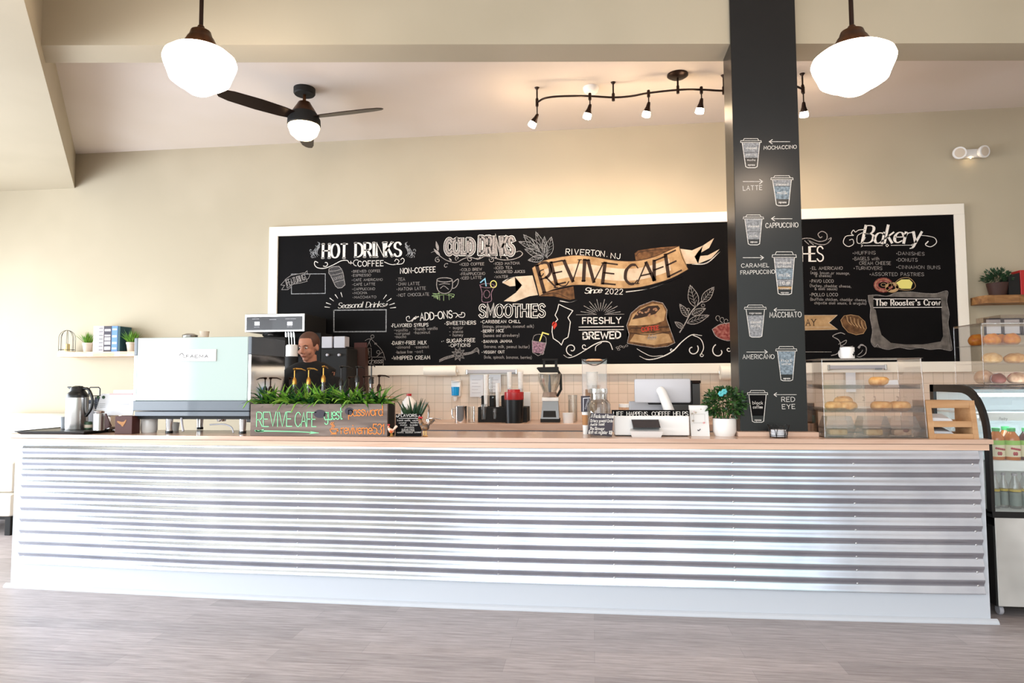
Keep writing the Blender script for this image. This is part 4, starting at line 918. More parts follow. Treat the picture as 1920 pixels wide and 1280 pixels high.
lathe_thing('ceramic_cup', 'small beige cup on top of the espresso machine', 'cup', 380, EY+.25, zt_, [(.026, 0), (.034, .06), (.031, .06), (.024, .006)], 'pot_beige')
lathe_thing('milk_crock', 'white ceramic crock standing under the left of the espresso machine', 'crock', 280, EY+.13, ZT, [(.05, 0), (.056, .02), (.056, .11), (.052, .118), (.049, .118), (.052, .11), (.05, .01)], 'white_ceramic')
lathe_thing('small_bowl', 'small white bowl under the espresso machine', 'bowl', 326, EY+.3, ZT, [(.035, 0), (.042, .06), (.039, .06), (.032, .006)], 'white_ceramic')
# ---------------------------------------------------------------- left end of the counter
def poly_tray():
    t = thing('serving_tray', 'black rectangular tray at the left end of the counter', 'tray', (pZ(120, 808, ZT).x, .2, ZT))
    a, b = pZ(60, 812, ZT), pZ(190, 811, ZT); Y0, Y1 = .02, .40
    mb = MB(); f = lambda d, z: [(a.x-d, Y0-d, z), (b.x+d, Y0-d, z), (b.x+d, Y1+d, z), (a.x-d, Y1+d, z)]
    mb.hexa(f(0, ZT+.0005), f(.022, ZT+.02)); 
    mb.build('dish', 'black_plastic', t); MB().tube([Vector(p) for p in f(.024, ZT+.021)], .004, 8, True).build('rim', 'black_plastic', t)
    return t
poly_tray()
TZ = ZT+.022
# thermal carafe
cY = .20; cx = X_(144, cY); r = sz(127, 161, cY)/2; zc0 = TZ; zc1 = Z_(144, 745, cY); zc2 = Z_(144, 725, cY)
ca = thing('thermal_carafe', 'tall steel thermal carafe with black lid and handle on the tray', 'carafe', (cx, cY, TZ))
MB().lathe([(r*.97, TZ), (r, TZ+.01), (r, zc1), (r*.93, zc1+.004)], (cx, cY, 0)).build('body', 'steel', ca, smooth=True)
MB().lathe([(r*.96, zc1), (r*.96, zc1+.018), (r*.8, zc1+.035), (r*.66, zc1+.05), (r*.66, zc2-.014), (r*.55, zc2), (r*.2, zc2+.008)], (cx, cY, 0)).build('lid', 'black_plastic', ca, smooth=True)
MB().prism([(cx-r*.5, zc2-.03), (cx-r*1.05, zc2-.002), (cx-r*.95, zc2+.004), (cx-r*.3, zc2-.006)], cY-.012, cY+.012).build('spout', 'black_plastic', ca)
MB().tube(bez([(cx+r*.55, cY, zc2-.012), (cx+r*1.2, cY, zc2-.02), (cx+r*1.65, cY, zc1-.01), (cx+r*1.55, cY, zc1-.08), (cx+r*1.0, cY, zc1-.135)], 6), .010).build('handle', 'black_plastic', ca, smooth=True)
MB().lathe([(.02, 0), (.02, .006)], (cx+r*.2, cY, zc2-.0)).build('thumb_button', 'black_plastic', ca, smooth=True)
lathe_thing('coffee_mug', 'plain grey tumbler left of the steel carafe', 'tumbler', 123, .28, TZ, [(.026, 0), (.036, .085), (.033, .085), (.024, .005)], 'mug_grey')
j = thing('spice_jar', 'small jar with an olive label between the carafe and the steel canister', 'jar', (X_(166, .22), .22, TZ))
MB().lathe([(.024, 0), (.026, .045), (.022, .055)], (X_(166, .22), .22, TZ)).build('jar_body', 'leaf_aloe', j, smooth=True)
MB().lathe([(.0265, .012), (.0265, .034)], (X_(166, .22), .22, TZ)).build('jar_label', 'pot_beige', j, smooth=True)
k = thing('sugar_canister', 'brushed steel canister with a glass top on the right of the tray', 'canister', (X_(186, .12), .12, TZ)); x = X_(186, .12); rr = sz(178, 195, .12)/2
MB().lathe([(rr, 0), (rr, .118), (rr*.9, .122)], (x, .12, TZ)).build('body', 'steel', k, smooth=True)
MB().lathe([(rr*.85, .122), (rr*1.0, .128), (rr*1.05, .136), (rr*.8, .141)], (x, .12, TZ)).build('lid', 'chrome', k, smooth=True)
# sign holders
def tilt_card(name, label, px0, px1, py0, py1, Y, lean, m, top=None, cat='sign'):
    a = pY(px0, py1, Y); b = pY(px1, py1, Y); zt0 = Z_(px0, py0, Y); zb0 = max(a.z, ZT+.001)
    t = thing(name, label, cat, ((a.x+b.x)/2, Y, zb0)); d = .004
    MB().hexa([(a.x, Y, zb0), (b.x, Y, zb0), (b.x, Y+d, zb0), (a.x, Y+d, zb0)], [(a.x+lean, Y+.03, zt0), (b.x+lean*.6, Y+.03, zt0), (b.x+lean*.6, Y+.03+d, zt0), (a.x+lean, Y+.03+d, zt0)]).build('card', m, t)
    return t, a, b, zb0, zt0
t, a, b, z0, z1 = tilt_card('sign_holder', 'clear sign holder with a white card and green round icons', 176, 215, 738, 779, .24, .03, 'paper')
mb = MB()
for i, px in enumerate((184, 194)): p = pY(px, 744.5, .262); mb.lathe([(.012, 0), (.012, .002)], (p.x, .2625, p.z), (0, -1, 0), 16)
mb.build('icons', 'leaf_aloe', t)
Lb = Board(.25, 9.6, 80, 700); mb = MB()
for y in (545, 575, 605): Lb.line(mb, [(950, y), (1010, y)], 5); Lb.line(mb, [(1030, y), (1130, y)], 5)
mb.build('printed_lines', 'mug_grey', t, recalc=False)
MB().hexa([(a.x-.006, .235, ZT+.001), (b.x+.012, .235, ZT+.001), (b.x+.012, .30, ZT+.001), (a.x-.006, .30, ZT+.001)], [(a.x+.02, .255, z0+.006), (b.x+.006, .255, z0+.006), (b.x+.006, .27, z0+.006), (a.x+.02, .27, z0+.006)]).build('stand', 'acrylic_edge', t)
t, a, b, z0, z1 = tilt_card('sign_holder', 'white card sign with a pink top edge beside the espresso machine', 206, 249, 731, 778, .2, .0, 'paper')
p0, p1 = pY(206, 737, .226), pY(249, 739, .226)
MB().hexa([(p0.x, .219, p1.z-.003), (p1.x, .219, p1.z-.003), (p1.x, .225, p1.z-.003), (p0.x, .225, p1.z-.003)], [(p0.x, .222, p0.z), (p1.x, .222, p0.z), (p1.x, .227, p0.z), (p0.x, .227, p0.z)]).build('pink_strip', 'paper_pink', t)
Lb = Board(.205, 9.6, 80, 700); mb = MB(); Lb.line(mb, [(1480, 465), (1590, 462)], 8); Lb.line(mb, [(1340, 545), (1545, 550)], 10); mb.build('printed_lines', 'grey_plastic', t, recalc=False)
MB().box(a.x, b.x, .19, .26, ZT+.0005, z0+.0, .002).build('stand', 'acrylic_edge', t)
# brown box with bird silhouette
bx_ = thing('napkin_box', 'dark brown box with a pale bird silhouette in front of the white card', 'box', (X_(230, .09), .12, ZT)); a, b = X_(215, .08), X_(247, .08); zt0 = Z_(230, 780, .08)
MB().box(a, b, .085, .17, ZT, zt0, .002).build('body', 'brown_card', bx_)
Lb = Board(.0845, 9.6, 80, 700); mb = MB(); Lb.fill(mb, [(1338, 870), (1350, 850), (1380, 858), (1420, 870), (1460, 868), (1490, 840), (1500, 828), (1508, 838), (1492, 880), (1465, 920), (1445, 955), (1425, 950), (1405, 920), (1365, 895)]); mb.build('bird_silhouette', 'kraft', bx_, recalc=False)
tc_ = thing('leaning_card', 'dark reddish card leaning behind the steel canister', 'card', (X_(200, .2), .2, ZT)); a = pY(196, 806, .2); q = [pY(p_[0], p_[1], .2) for p_ in ((193, 806), (208, 799), (198, 775), (190, 778))]
mb = MB(); mb.prism([(v.x, max(v.z, ZT)) for v in q], .2, .21); mb.build('card', 'brown_card', tc_)
# wire basket
wb = thing('wire_basket', 'black wire basket with an arched handle behind the carafe', 'basket', (X_(172, .34), .36, ZT)); x0, x1 = X_(160, .33), X_(188, .33); z0, z1, z2 = ZT+.004, Z_(170, 742, .33), Z_(170, 726, .33)
mb = MB()
for i in range(6):
    z = z0+(z1-z0)*i/5
    mb.tube([Vector(p) for p in ((x0, .33, z), (x1, .33, z), (x1, .43, z), (x0, .43, z))], .0022, 6, True)
for i in range(6):
    x = x0+(x1-x0)*i/5
    for y in (.33, .43): mb.tube([(x, y, z0), (x, y, z1)], .0022, 6)
mb.build('cage', 'black_plastic', wb)
mb = MB(); xm0, xm1 = X_(165, .38), X_(186, .38); mb.tube([(xm0, .38, z1), (xm0, .38, z2-.012), (xm0+.012, .38, z2), (xm1-.012, .38, z2), (xm1, .38, z2-.012), (xm1, .38, z1)], .0045); mb.build('handle', 'black_plastic', wb)
MB().box(x0+.008, x0+.05, .34, .42, z0+.002, z1-.03, .004).box(x0+.056, x1-.01, .345, .415, z0+.002, z1-.01, .004).build('packets', 'book_navy', wb)
o = MB().prism([(X_(159, .3), ZT+.0), (X_(177, .3), ZT+.0), (X_(178, .3), Z_(170, 772, .3)), (X_(172, .3), Z_(170, 766, .3)), (X_(170, .3), Z_(170, 756, .3)), (X_(166, .3), Z_(170, 757, .3)), (X_(165, .3), Z_(170, 768, .3)), (X_(159, .3), Z_(160, 776, .3))], .3, .33).build('paper_bag', 'paper'); tag(o, 'small white paper bag between the carafe and the steel canister', 'bag')
# ---------------------------------------------------------------- shelf on the left wall
shy0, shy1 = 2.06, 2.3; zsh = Z_(200, 659, shy0); zsb = Z_(200, 668, shy0)
x0, x1 = X_(96, shy0), X_(300, shy0)
rn = random.Random(11); fr_ = [(x0+(x1-x0)*i/16, shy0+rn.uniform(-.012, .012)+(.05 if i == 0 else 0)) for i in range(17)]
o = MB().prismz(fr_+[(x1, 2.3), (x0+.03, 2.3)], zsb, zsh).build('wall_shelf', 'pale_shelf'); tag(o, 'pale live-edge wall shelf on the far left of the wall', 'shelf')
def grass_pot(label, px, rp, hp, fw, fh, Y=2.17, zb=None, pot='pot_beige', name='potted_grass', lf='leaf_bright', cat='potted plant', dens=150, group=None):
    x = X_(px, Y, 640); zb = zsh if zb is None else zb
    t = thing(name, label, cat, (x, Y, zb), 0, group)
    MB().lathe([(rp*.78, 0), (rp, hp*.78), (rp*1.08, hp*.8), (rp*1.1, hp), (rp*.98, hp), (rp*.9, hp*.85)], (x, Y, zb)).build('pot', pot, t, smooth=True)
    MB().lathe([(rp*.85, hp*.86), (rp*.85, hp*.9)], (x, Y, zb)).build('soil', 'soil', t)
    mb = MB()
    for i in range(dens):
        a = random.uniform(0, 2*PI); q = random.uniform(0, 1)
        mb.blade((x+rp*.5*q*math.cos(a), Y+rp*.5*q*math.sin(a), zb+hp*.86), (math.cos(a)*q*.9, math.sin(a)*q*.9, 1), fh*random.uniform(.7, 1.15), .006, .5*q, 3)
    mb.build('foliage', lf, t, recalc=False); return t
pxm = 6.4*1.0/1239.67*1.0
grass_pot('potted grass in a beige pot, left of the books on the pale shelf', 164.5, .045, .1, 0, .13)
grass_pot('potted grass in a beige pot, right of the books on the pale shelf', 247, .048, .1, 0, .14)
def book(label, px0, px1, py0, m, Y=2.1, d=.17, deco=None):
    x0, x1 = X_(px0, Y, 640), X_(px1, Y, 640); zt = Z_((px0+px1)/2, py0, Y)
    t = thing('book', label, 'book', ((x0+x1)/2, Y+d/2, zsh), 0, 'books on the pale shelf')
    MB().box(x0+.0005, x1-.0005, Y, Y+d, zsh+.0008, zt, .002).build('cover', m, t)
    MB().box(x0+.004, x1-.004, Y+.004, Y+d+.002, zsh+.003, zt-.0+.0002).build('pages', 'paper', t)
    if deco:
        mb = MB(); dz = zt-zsh; w = x1-x0
        for (f0, f1) in deco[1]: mb.box(x0+w*.12, x1-w*.12, Y-.0012, Y, zsh+dz*f0, zsh+dz*f1)
        mb.build('spine_title', deco[0], t)
book('plain white book, first on the pale shelf', 174.5, 184, 611, 'book_white')
book('book with a white spine and dark lattice bands, second on the shelf', 184.3, 194, 611, 'book_white', deco=('book_dark', [(.06, .09), (.2, .23), (.34, .37), (.48, .51), (.62, .65), (.76, .79), (.9, .93)]))
book('dark spined book with white squares, third on the shelf', 194.3, 208.5, 611, 'book_dark', deco=('book_white', [(.08, .2), (.28, .4), (.44, .56), (.6, .66), (.8, .88)]))
book('blue spined book, fourth on the shelf', 208.8, 220, 611, 'book_blue', deco=('paper', [(.1, .16), (.3, .38), (.56, .64), (.84, .9)]))
book('dark teal book, last in the row on the shelf', 220.3, 225, 611.5, 'book_teal')
# birdcage lantern
ly = 2.17; lx0, lx1 = X_(114, ly, 640), X_(138, ly, 640); lx = (lx0+lx1)/2; lr = (lx1-lx0)/2; zl1 = Z_(126, 619, ly); zl0 = zsh
ln = thing('birdcage_lantern', 'small wire birdcage lantern at the left end of the pale shelf', 'lantern', (lx, ly, zl0))
MB().lathe([(lr*1.0, 0), (lr*1.0, .014)], (lx, ly, zl0)).build('base', 'white_trim', ln)
mb = MB(); H = zl1-zl0-.014; mb.tube([Vector((lx+lr*math.cos(2*PI*i/20), ly+lr*math.sin(2*PI*i/20), zl0+.03)) for i in range(20)], .0022, 6, True)
for k in range(8):
    a = 2*PI*k/8; pts = [(lx+lr*math.cos(a), ly+lr*math.sin(a), zl0+.014), (lx+lr*math.cos(a), ly+lr*math.sin(a), zl0+.014+H*.62)]+[(lx+lr*math.cos(a)*math.cos(b), ly+lr*math.sin(a)*math.cos(b), zl0+.014+H*.62+H*.38*math.sin(b)) for b in (.3, .7, 1.1, 1.5)]
    mb.tube(pts, .0022, 6)
mb.build('wire_cage', 'black_plastic', ln)
MB().lathe([(.026, 0), (.026, .075), (.02, .078)], (lx, ly, zl0+.014)).build('candle', 'wax', ln, smooth=True)
# wooden beads
bt = thing('bead_garland', 'pile of reddish wooden beads at the right end of the pale shelf', 'beads', (X_(287, 2.15, 640), 2.15, zsh)); mb = MB()
for i in range(34): mb.sphere((X_(287, 2.15, 640)+random.uniform(-.075, .075), 2.15+random.uniform(-.05, .05), zsh+.014+random.choice((0, .02, .04, .08, .1))+random.uniform(0, .01)), .014, 8, 6)
mb.build('beads', 'berry', bt, smooth=True)
# ---------------------------------------------------------------- armchair beyond the left end
ay = min(pZ(10, 988, 0).y, 1.45)
ac = thing('cream_armchair', 'cream upholstered armchair on a dark base beyond the left end of the counter', 'armchair', (pY(-60, 900, ay).x, ay, 0))
xr = pY(21, 900, ay).x; z_s = Z_(10, 866, ay); z_b = Z_(10, 970, ay); z_m = Z_(10, 926, ay)
MB().box(xr-.85, xr, ay, ay+.8, z_b, z_m, .04).build('seat_base', 'sofa', ac, smooth=True)
MB().box(xr-.84, xr-.01, ay+.02, ay+.6, z_m+.004, z_s, .05).build('seat_cushion', 'sofa', ac, smooth=True)
MB().box(xr-.85, xr, ay+.6, ay+.8, z_b, z_s+.42, .07).build('backrest', 'sofa', ac, smooth=True)
mb = MB()
for dx in (-.8, -.05):
    for dy in (.06, .72): mb.box(xr+dx-.03, xr+dx+.03, ay+dy-.03, ay+dy+.03, 0, z_b, .005)
mb.box(xr-.8, xr-.04, ay+.05, ay+.7, z_b-.03, z_b).build('feet', 'matte_black', ac)
# ---------------------------------------------------------------- planter and things near it
PY0 = .0
pa, pb = P2(469, 816, PY0), P2(726, 816, PY0); pzt = P2(600, 757, PY0)[1]
pl = thing('planter_box', 'weathered wooden planter box lettered with the guest network password', 'planter', ((pa[0]+pb[0])/2, .08, ZT))
MB().box(pa[0], pb[0], PY0, PY0+.018, ZT, pzt, .002).build('front_board', 'rustic_board', pl)
MB().box(pb[0]-.018, pb[0], PY0+.018, PY0+.16, ZT, pzt, .002).build('end_board', 'matte_black', pl, label='dark end board')
MB().box(pa[0], pa[0]+.018, PY0+.018, PY0+.16, ZT, pzt, .002).build('end_board', 'rustic_board', pl)
MB().box(pa[0], pb[0], PY0+.16, PY0+.178, ZT, pzt, .002).box(pa[0]+.018, pb[0]-.018, PY0+.018, PY0+.16, ZT+.001, ZT+.012).build('back_board', 'rustic_board', pl)
MB().box(pa[0]+.018, pb[0]-.018, PY0+.018, PY0+.16, pzt-.03, pzt-.015).build('soil', 'soil', pl)
Pb = Board(PY0-.001, 6.4, 460, 740)
mb = MB(); Pb.text(mb, 'REVIVE', 135, 378, 560, 378, 172, .055, sp=.1); Pb.text(mb, 'CAFE', 598, 380, 850, 380, 170, .055, sp=.08); Pb.text(mb, 'guest', 950, 298, 1165, 292, 150, .07, sp=.05)
Pb.line(mb, [(125, 432), (400, 436), (640, 442), (880, 456)], [16, 10, 10, 6]); Pb.line(mb, [(120, 425), (160, 440), (215, 418), (215, 440), (130, 436)], 12); Pb.fill(mb, [(780, 436), (885, 456), (765, 470), (795, 453)])
mb.build('green_lettering', 'marker_green', pl, recalc=False, label='REVIVE CAFE guest and an arrow in green marker')
mb = MB(); Pb.text(mb, 'password', 1240, 252, 1650, 248, 118, .075, sp=.06); Pb.text(mb, 'reviveme531', 1150, 465, 1668, 470, 118, .08, sp=.06)
Pb.line(mb, [(1018, 410), (1108, 410), (1100, 440), (1085, 458), (1045, 458), (1025, 440), (1018, 410)], 9); Pb.line(mb, [(1105, 415), (1118, 430), (1092, 445)], 7); Pb.line(mb, [(1030, 470), (1095, 468)], 8)
for k, x in enumerate((1040, 1060)): Pb.line(mb, [(x, 330), (x-14, 350), (x+8, 370), (x-6, 395)], 8, True)
mb.build('orange_lettering', 'marker_orange', pl, recalc=False, label='password reviveme531 and a cup in orange marker')
mb = MB(); Pb.ell(mb, 895, 228, 72, 50); Pb.ell(mb, 1245, 195, 52, 44); mb.build('wood_knot', 'book_dark', pl, recalc=False)
for nm, m, seed, dens in (('bright_foliage', 'leaf_bright', 1, 300), ('dark_foliage', 'leaf_dark', 2, 260)):
    rn = random.Random(seed); random.seed(seed); mb = MB(); W = pb[0]-pa[0]
    for i in range(dens):
        cl = rn.randint(0, 8); f = (cl+.5)/9+rn.gauss(0, .018)
        if nm == 'dark_foliage' and rn.random() < .5: f = rn.random()**2*.7
        x = pa[0]+.03+(W-.06)*min(max(f, 0), 1); a = rn.uniform(0, 2*PI); q = rn.uniform(.3, 1.6)
        L = rn.uniform(.10, .225)*(1.0 if nm == 'bright_foliage' else .9)
        mb.blade((x, PY0+.09+rn.uniform(-.03, .03), pzt-.02), (math.cos(a)*q, math.sin(a)*q*.8-.15, 1.0), L, rn.uniform(.013, .026), rn.uniform(.4, 2.0), 5)
    if nm == 'bright_foliage':
        for px, py in ((455, 766), (520, 770), (545, 774), (587, 762), (640, 765)):
            e = pY(px, py, PY0-.05); s_p = Vector((e.x+.07, PY0+.02, pzt-.01)); mid = (s_p+e)/2+Vector((0, -.02, .04))
            pts = bez([s_p, mid, e], 6); mb.tube(pts, [.004]*(len(pts)-1)+[.001], 5)
    mb.build(nm, m, pl, recalc=False)
random.seed(9)
# syrup bottles with pumps
def bottle(name, label, px, ptop, Y, m, lever=(1, 0), tall=False, group='pump bottles behind the planter', base=ZT, blev=True):
    p = pY(px, ptop, Y); x, zt = p.x, p.z
    t = thing(name, label, 'pump bottle', (x, Y, base), 0, group); H = zt-base
    zc = zt-.115 if not tall else zt-.14
    b = MB().lathe([(.024, 0), (.027, .006), (.027, (zc-base)*.62), (.023, (zc-base)*.78), (.013, (zc-base)*.9), (.012, zc-base)], (x, Y, base)).build('bottle', 'syrup', t, smooth=True)
    MB().lathe([(.0165, 0), (.0165, .03), (.011, .042), (.008, .05)], (x, Y, zc)).build('collar', m, t, smooth=True)
    MB().lathe([(.0045, 0), (.0045, zt-zc-.05)], (x, Y, zc+.045)).build('stem', m, t, smooth=True)
    hd = MB().lathe([(.006, -.012), (.012, -.006), (.013, 0), (.010, .004)], (x, Y, zt-.004)).build('pump_head', m, t, smooth=True)
    if lever[0] or lever[1]:
        MB().tube([(x, Y, zt-.004), (x+lever[0]*.045, Y+lever[1]*.045, zt-.006), (x+lever[0]*.075, Y+lever[1]*.075, zt-.018)], [.0055, .005, .0035], 8).build('spout', m, t, smooth=True)
    return t
bottle('syrup_pump_bottle', 'gold pump bottle, leftmost of the three bright gold pumps', 552.5, 690, .26, 'gold_metal', (1, .2))
bottle('syrup_pump_bottle', 'gold pump bottle with its spout turned right, middle of the three', 579, 689.5, .26, 'gold_metal', (1, -.3))
bottle('syrup_pump_bottle', 'gold pump bottle with its spout hidden, rightmost of the three gold', 606.8, 685.5, .26, 'gold_metal', (0, 1))
bottle('syrup_pump_bottle', 'dull bronze pump bottle just left of the gold pumps', 543.5, 707, .34, 'bronze', (0, 1))
bottle('syrup_pump_bottle', 'black pump bottle standing apart at the left end of the planter', 507.5, 707, .36, 'bronze', (1, .2))
bottle('syrup_pump_bottle', 'tall black pump bottle nearest to the gold pumps', 640, 686, .34, 'black_plastic', (1, .3), True)
bottle('syrup_pump_bottle', 'short dark pump bottle half hidden behind the leaves', 655, 706, .40, 'bronze', (1, 0))
bottle('syrup_pump_bottle', 'black pump bottle between two shorter dark pumps', 670, 686, .34, 'black_plastic', (.4, .8))
bottle('syrup_pump_bottle', 'short dark pump bottle left of the tallest black pump', 682.5, 704, .40, 'bronze', (1, 0))
bottle('syrup_pump_bottle', 'tallest black pump bottle near the right end of the planter', 696.5, 682, .30, 'black_plastic', (0, 1), True)
bottle('syrup_pump_bottle', 'dark pump bottle at the far right of the row', 711, 702.5, .34, 'bronze', (1, 0))
# small gold rail caddy at the right end
gc = thing('wire_caddy', 'small gold wire caddy behind the right end of the planter', 'caddy', (X_(728, .38), .38, ZT)); x0, x1 = X_(721, .40), X_(738, .40); zt = Z_(725, 744, .36); mb = MB()
for z in (ZT+.01, zt-.025, zt): mb.tube([Vector(p) for p in ((x0, .33, z), (x1, .33, z), (x1, .42, z), (x0, .42, z))], .002, 6, True)
for x, y in ((x0, .33), (x1, .33), (x1, .42), (x0, .42), ((x0+x1)/2, .33)): mb.tube([(x, y, ZT), (x, y, zt)], .002, 6)
mb.build('frame', 'gold_metal', gc)
# flavours sign
fY = .03; a, b = P2(741.5, 816, fY), P2(790, 816, fY); zt = P2(765, 776, fY)[1]
fs = thing('flavors_sign', 'small black chalk sign headed FLAVORS beside the planter', 'sign', ((a[0]+b[0])/2, fY, ZT))
MB().box(a[0], b[0], fY, fY+.012, ZT, zt, .001).build('board', 'chalkboard', fs)
MB().box((a[0]+b[0])/2-.03, (a[0]+b[0])/2+.03, fY+.012, fY+.05, ZT, ZT+.01).build('foot', 'matte_black', fs)
Fb = Board(fY-.001, 5.333, 720, 640); mb = MB(); Fb.text(mb, 'FLAVORS', 148, 752, 328, 752, 26, .18, lift=1)
Fb.line(mb, curl(132, 745, 12, 5, 0, PI*1.5), 4); Fb.line(mb, curl(352, 745, 12, 5, PI, -PI*.5), 4); Fb.line(mb, [(150, 768), (340, 768)], 4)
for s_, x, y, x2 in (('french vanilla', 132, 796, 262), ('vanilla', 282, 796, 348), ('caramel', 150, 820, 222), ('hazelnut', 268, 818, 348), ('mocha', 165, 842, 230), ('lavender', 262, 842, 340), ('chocolate', 205, 864, 300), ('SUGAR FREE', 178, 890, 305), ('vanilla', 130, 916, 195), ('hazelnut', 215, 916, 290), ('caramel', 305, 914, 370)): Fb.text(mb, s_, x, y, x2, y-1, 17, .12)
Fb.line(mb, [(178, 896), (305, 895)], 3)
mb.build('lettering', 'chalk_white', fs, recalc=False)
def rooster(label, px, py0, py1, Y, m, flip=1):
    x, zt = P2(px, py0, Y); k = (zt-ZT)/.16
    t = thing('rooster_figurine', label, 'figurine', (x, Y, ZT)); q = lambda dx, dz: (x+flip*dx*k, ZT+dz*k)
    mb = MB(); X0 = x
    pts = [(0, .055, .034), (-.012, .075, .036), (.014, .07, .032)]
    mb.sphere((x, Y, ZT+.075*k), (.036*k, .024*k, .030*k), 14, 10)
    mb.tube(bez([(x-flip*.02*k, Y, ZT+.085*k), (x-flip*.036*k, Y, ZT+.115*k), (x-flip*.038*k, Y, ZT+.14*k)], 5), [.02*k]*4+[.016*k]*4+[.012*k]*3, 10)
    mb.build('body', m, t, smooth=True)
    mb = MB()
    for d in (.0, .01, .02, -.008): mb.tube(bez([(x+flip*.026*k, Y, ZT+(.085+d*.4)*k), (x+flip*(.05+d*.4)*k, Y, ZT+(.12+d)*k), (x+flip*(.062+d)*k, Y, ZT+(.105+d)*k)], 4), [.008*k]*4+[.006*k]*4+[.002*k], 6)
    mb.build('tail', m, t, smooth=True)
    mb = MB()
    for d in (-.012, .0, .011): mb.sphere((x-flip*(.038+d)*k, Y, ZT+.153*k), (.007*k, .004*k, .009*k), 8, 6)
    mb.sphere((x-flip*.05*k, Y, ZT+.125*k), (.005*k, .004*k, .009*k), 8, 6)
    mb.build('comb', 'red_plastic', t, smooth=True)
    MB().tube([(x-flip*.048*k, Y, ZT+.14*k), (x-flip*.062*k, Y, ZT+.136*k)], [.006*k, .001], 6).build('beak', 'gold_metal', t)
    for s_ in (-.009, .009): MB().tube([(x+s_*k, Y, ZT+.05*k), (x+s_*k, Y, ZT+.004)], .003*k, 6).tube([(x+s_*k-.012*k, Y-.008, ZT+.003), (x+s_*k+.012*k, Y+.008, ZT+.003)], .003*k, 6).build('leg', 'gold_metal', t)
rooster('small orange and white rooster figurine left of the FLAVORS sign', 734, 795, 816, -.012, 'rooster_orange', 1)
rooster('dark metal rooster figurine right of the FLAVORS sign', 797, 781, 816, .02, 'rooster_dark', 1)
# aloe
ax, az = P2(776, 790, .14); al = thing('potted_aloe', 'spiky dark green potted succulent behind the FLAVORS sign', 'potted plant', (ax, .14, ZT))
MB().lathe([(.03, 0), (.042, .06), (.045, .07), (.038, .07)], (ax, .14, ZT)).build('pot', 'white_ceramic', al, smooth=True)
mb = MB(); rn = random.Random(4)
for i in range(34):
    a = rn.uniform(0, 2*PI); q = rn.uniform(.1, 1.2); d = Vector((math.cos(a)*q, math.sin(a)*q, 1)).normalized(); L = rn.uniform(.11, .2); pts = [Vector((ax, .14, ZT+.065))+d*L*f+Vector((0, 0, .03*f*f*q)) for f in (0, .3, .6, .85, 1)]
    mb.tube(pts, [.009, .011, .008, .004, .0008], 6)
mb.build('leaves', 'leaf_aloe', al, smooth=True)
# ---------------------------------------------------------------- back counter, left to right
KY = 1.86
def bxy(px, py, Y=KY): v = pY(px, py, Y); return v.x, v.z
# brewer
by = 1.72; X0, X1 = bxy(459.5, 600, by)[0], bxy(571, 600, by)[0]; zt = bxy(515, 588, by)[1]; zb = bxy(515, 622, by)[1]
br = thing('coffee_brewer', 'tall twin coffee brewer with a dark control panel and two lit displays', 'coffee brewer', ((X0+X1)/2, 2.0, BZ))
MB().box(X0, X1, by, by+.03, zb, zt, .004).build('face_frame', 'steel', br, label='bright steel frame of the control panel')
MB().box(X0+.004, X1-.0, by+.03, 2.235, zb+.002, zt-.002, .004).build('head_housing', 'matte_black', br)
MB().box(X0+.016, X1-.022, by-.004, by+.002, zb+.018, zt-.028, .002).build('control_panel', 'dark_panel', br)
mb = MB()
for px in (482, 543.5): x, z = bxy(px, 606.5, by-.005); mb.box(x-.024, x+.024, by-.0065, by-.0035, z-.017, z+.017)
mb.build('display', mat('display', '#ffffff', rough=.3, emit=('#eef0ff', 1.3)), br)
Kb = Board(by-.0042, 6.857, 460, 580); mb = MB(); [Kb.line(mb, [(x, y), (x+d_, y-1)], 5) for x, y, d_ in ((92, 124, 40), (140, 123, 38), (517, 122, 60), (585, 121, 66), (312, 130, 86), (115, 228, 28), (150, 227, 32), (537, 223, 26), (570, 222, 32))]; mb.build('panel_lettering', 'grey_plastic', br, recalc=False)
xa, xb = bxy(537, 650, by+.1)[0], bxy(600, 650, by+.1)[0]
MB().box(xa, bxy(592, 650, by+.1)[0], by+.22, 2.235, BZ, zb+.004, .004).build('column', 'matte_black', br)
MB().box(X0+.02, X1-.0, by+.02, 2.22, BZ, BZ+.05, .006).build('base', 'black_plastic', br)
c0, c1 = bxy(470, 650, by+.03), bxy(537, 650, by+.03); zbt, zbb = bxy(500, 631, by)[1], bxy(500, 668, by)[1]
MB().box(c0[0], c1[0], by+.01, by+.3, zbb, zbt, .02).build('brew_basket', 'matte_black', br, smooth=True)
xm = (c0[0]+c1[0])/2
MB().lathe([(.10, 0), (.12, .02), (.11, .045)], (xm, by+.16, zbt)).build('basket_rim', 'chrome', br, smooth=True)
mb = MB()
for px in (536, 541, 546, 551): x, z = bxy(px, 625, by+.06); mb.tube([(x, by+.06, zb+.01), (x+.008, by+.06, bxy(px, 646, by+.06)[1])], .008, 8)
mb.build('spray_tubes', 'chrome', br, smooth=True)
x, z0 = bxy(546, 668, by+.04); z1 = bxy(546, 648, by+.04)[1]
o = thing('thermal_server', 'white coffee server under the right head of the brewer', 'coffee server', (x, by+.05, BZ+.05))
MB().lathe([(.055, z0-BZ-.05), (.055, z1-BZ-.05), (.045, z1-BZ-.04)], (x, by+.05, BZ+.05)).build('upper_body', 'white_plastic', o, smooth=True)
MB().lathe([(.06, 0), (.06, z0-BZ-.055)], (x, by+.05, BZ+.05)).build('lower_body', 'matte_black', o, smooth=True)
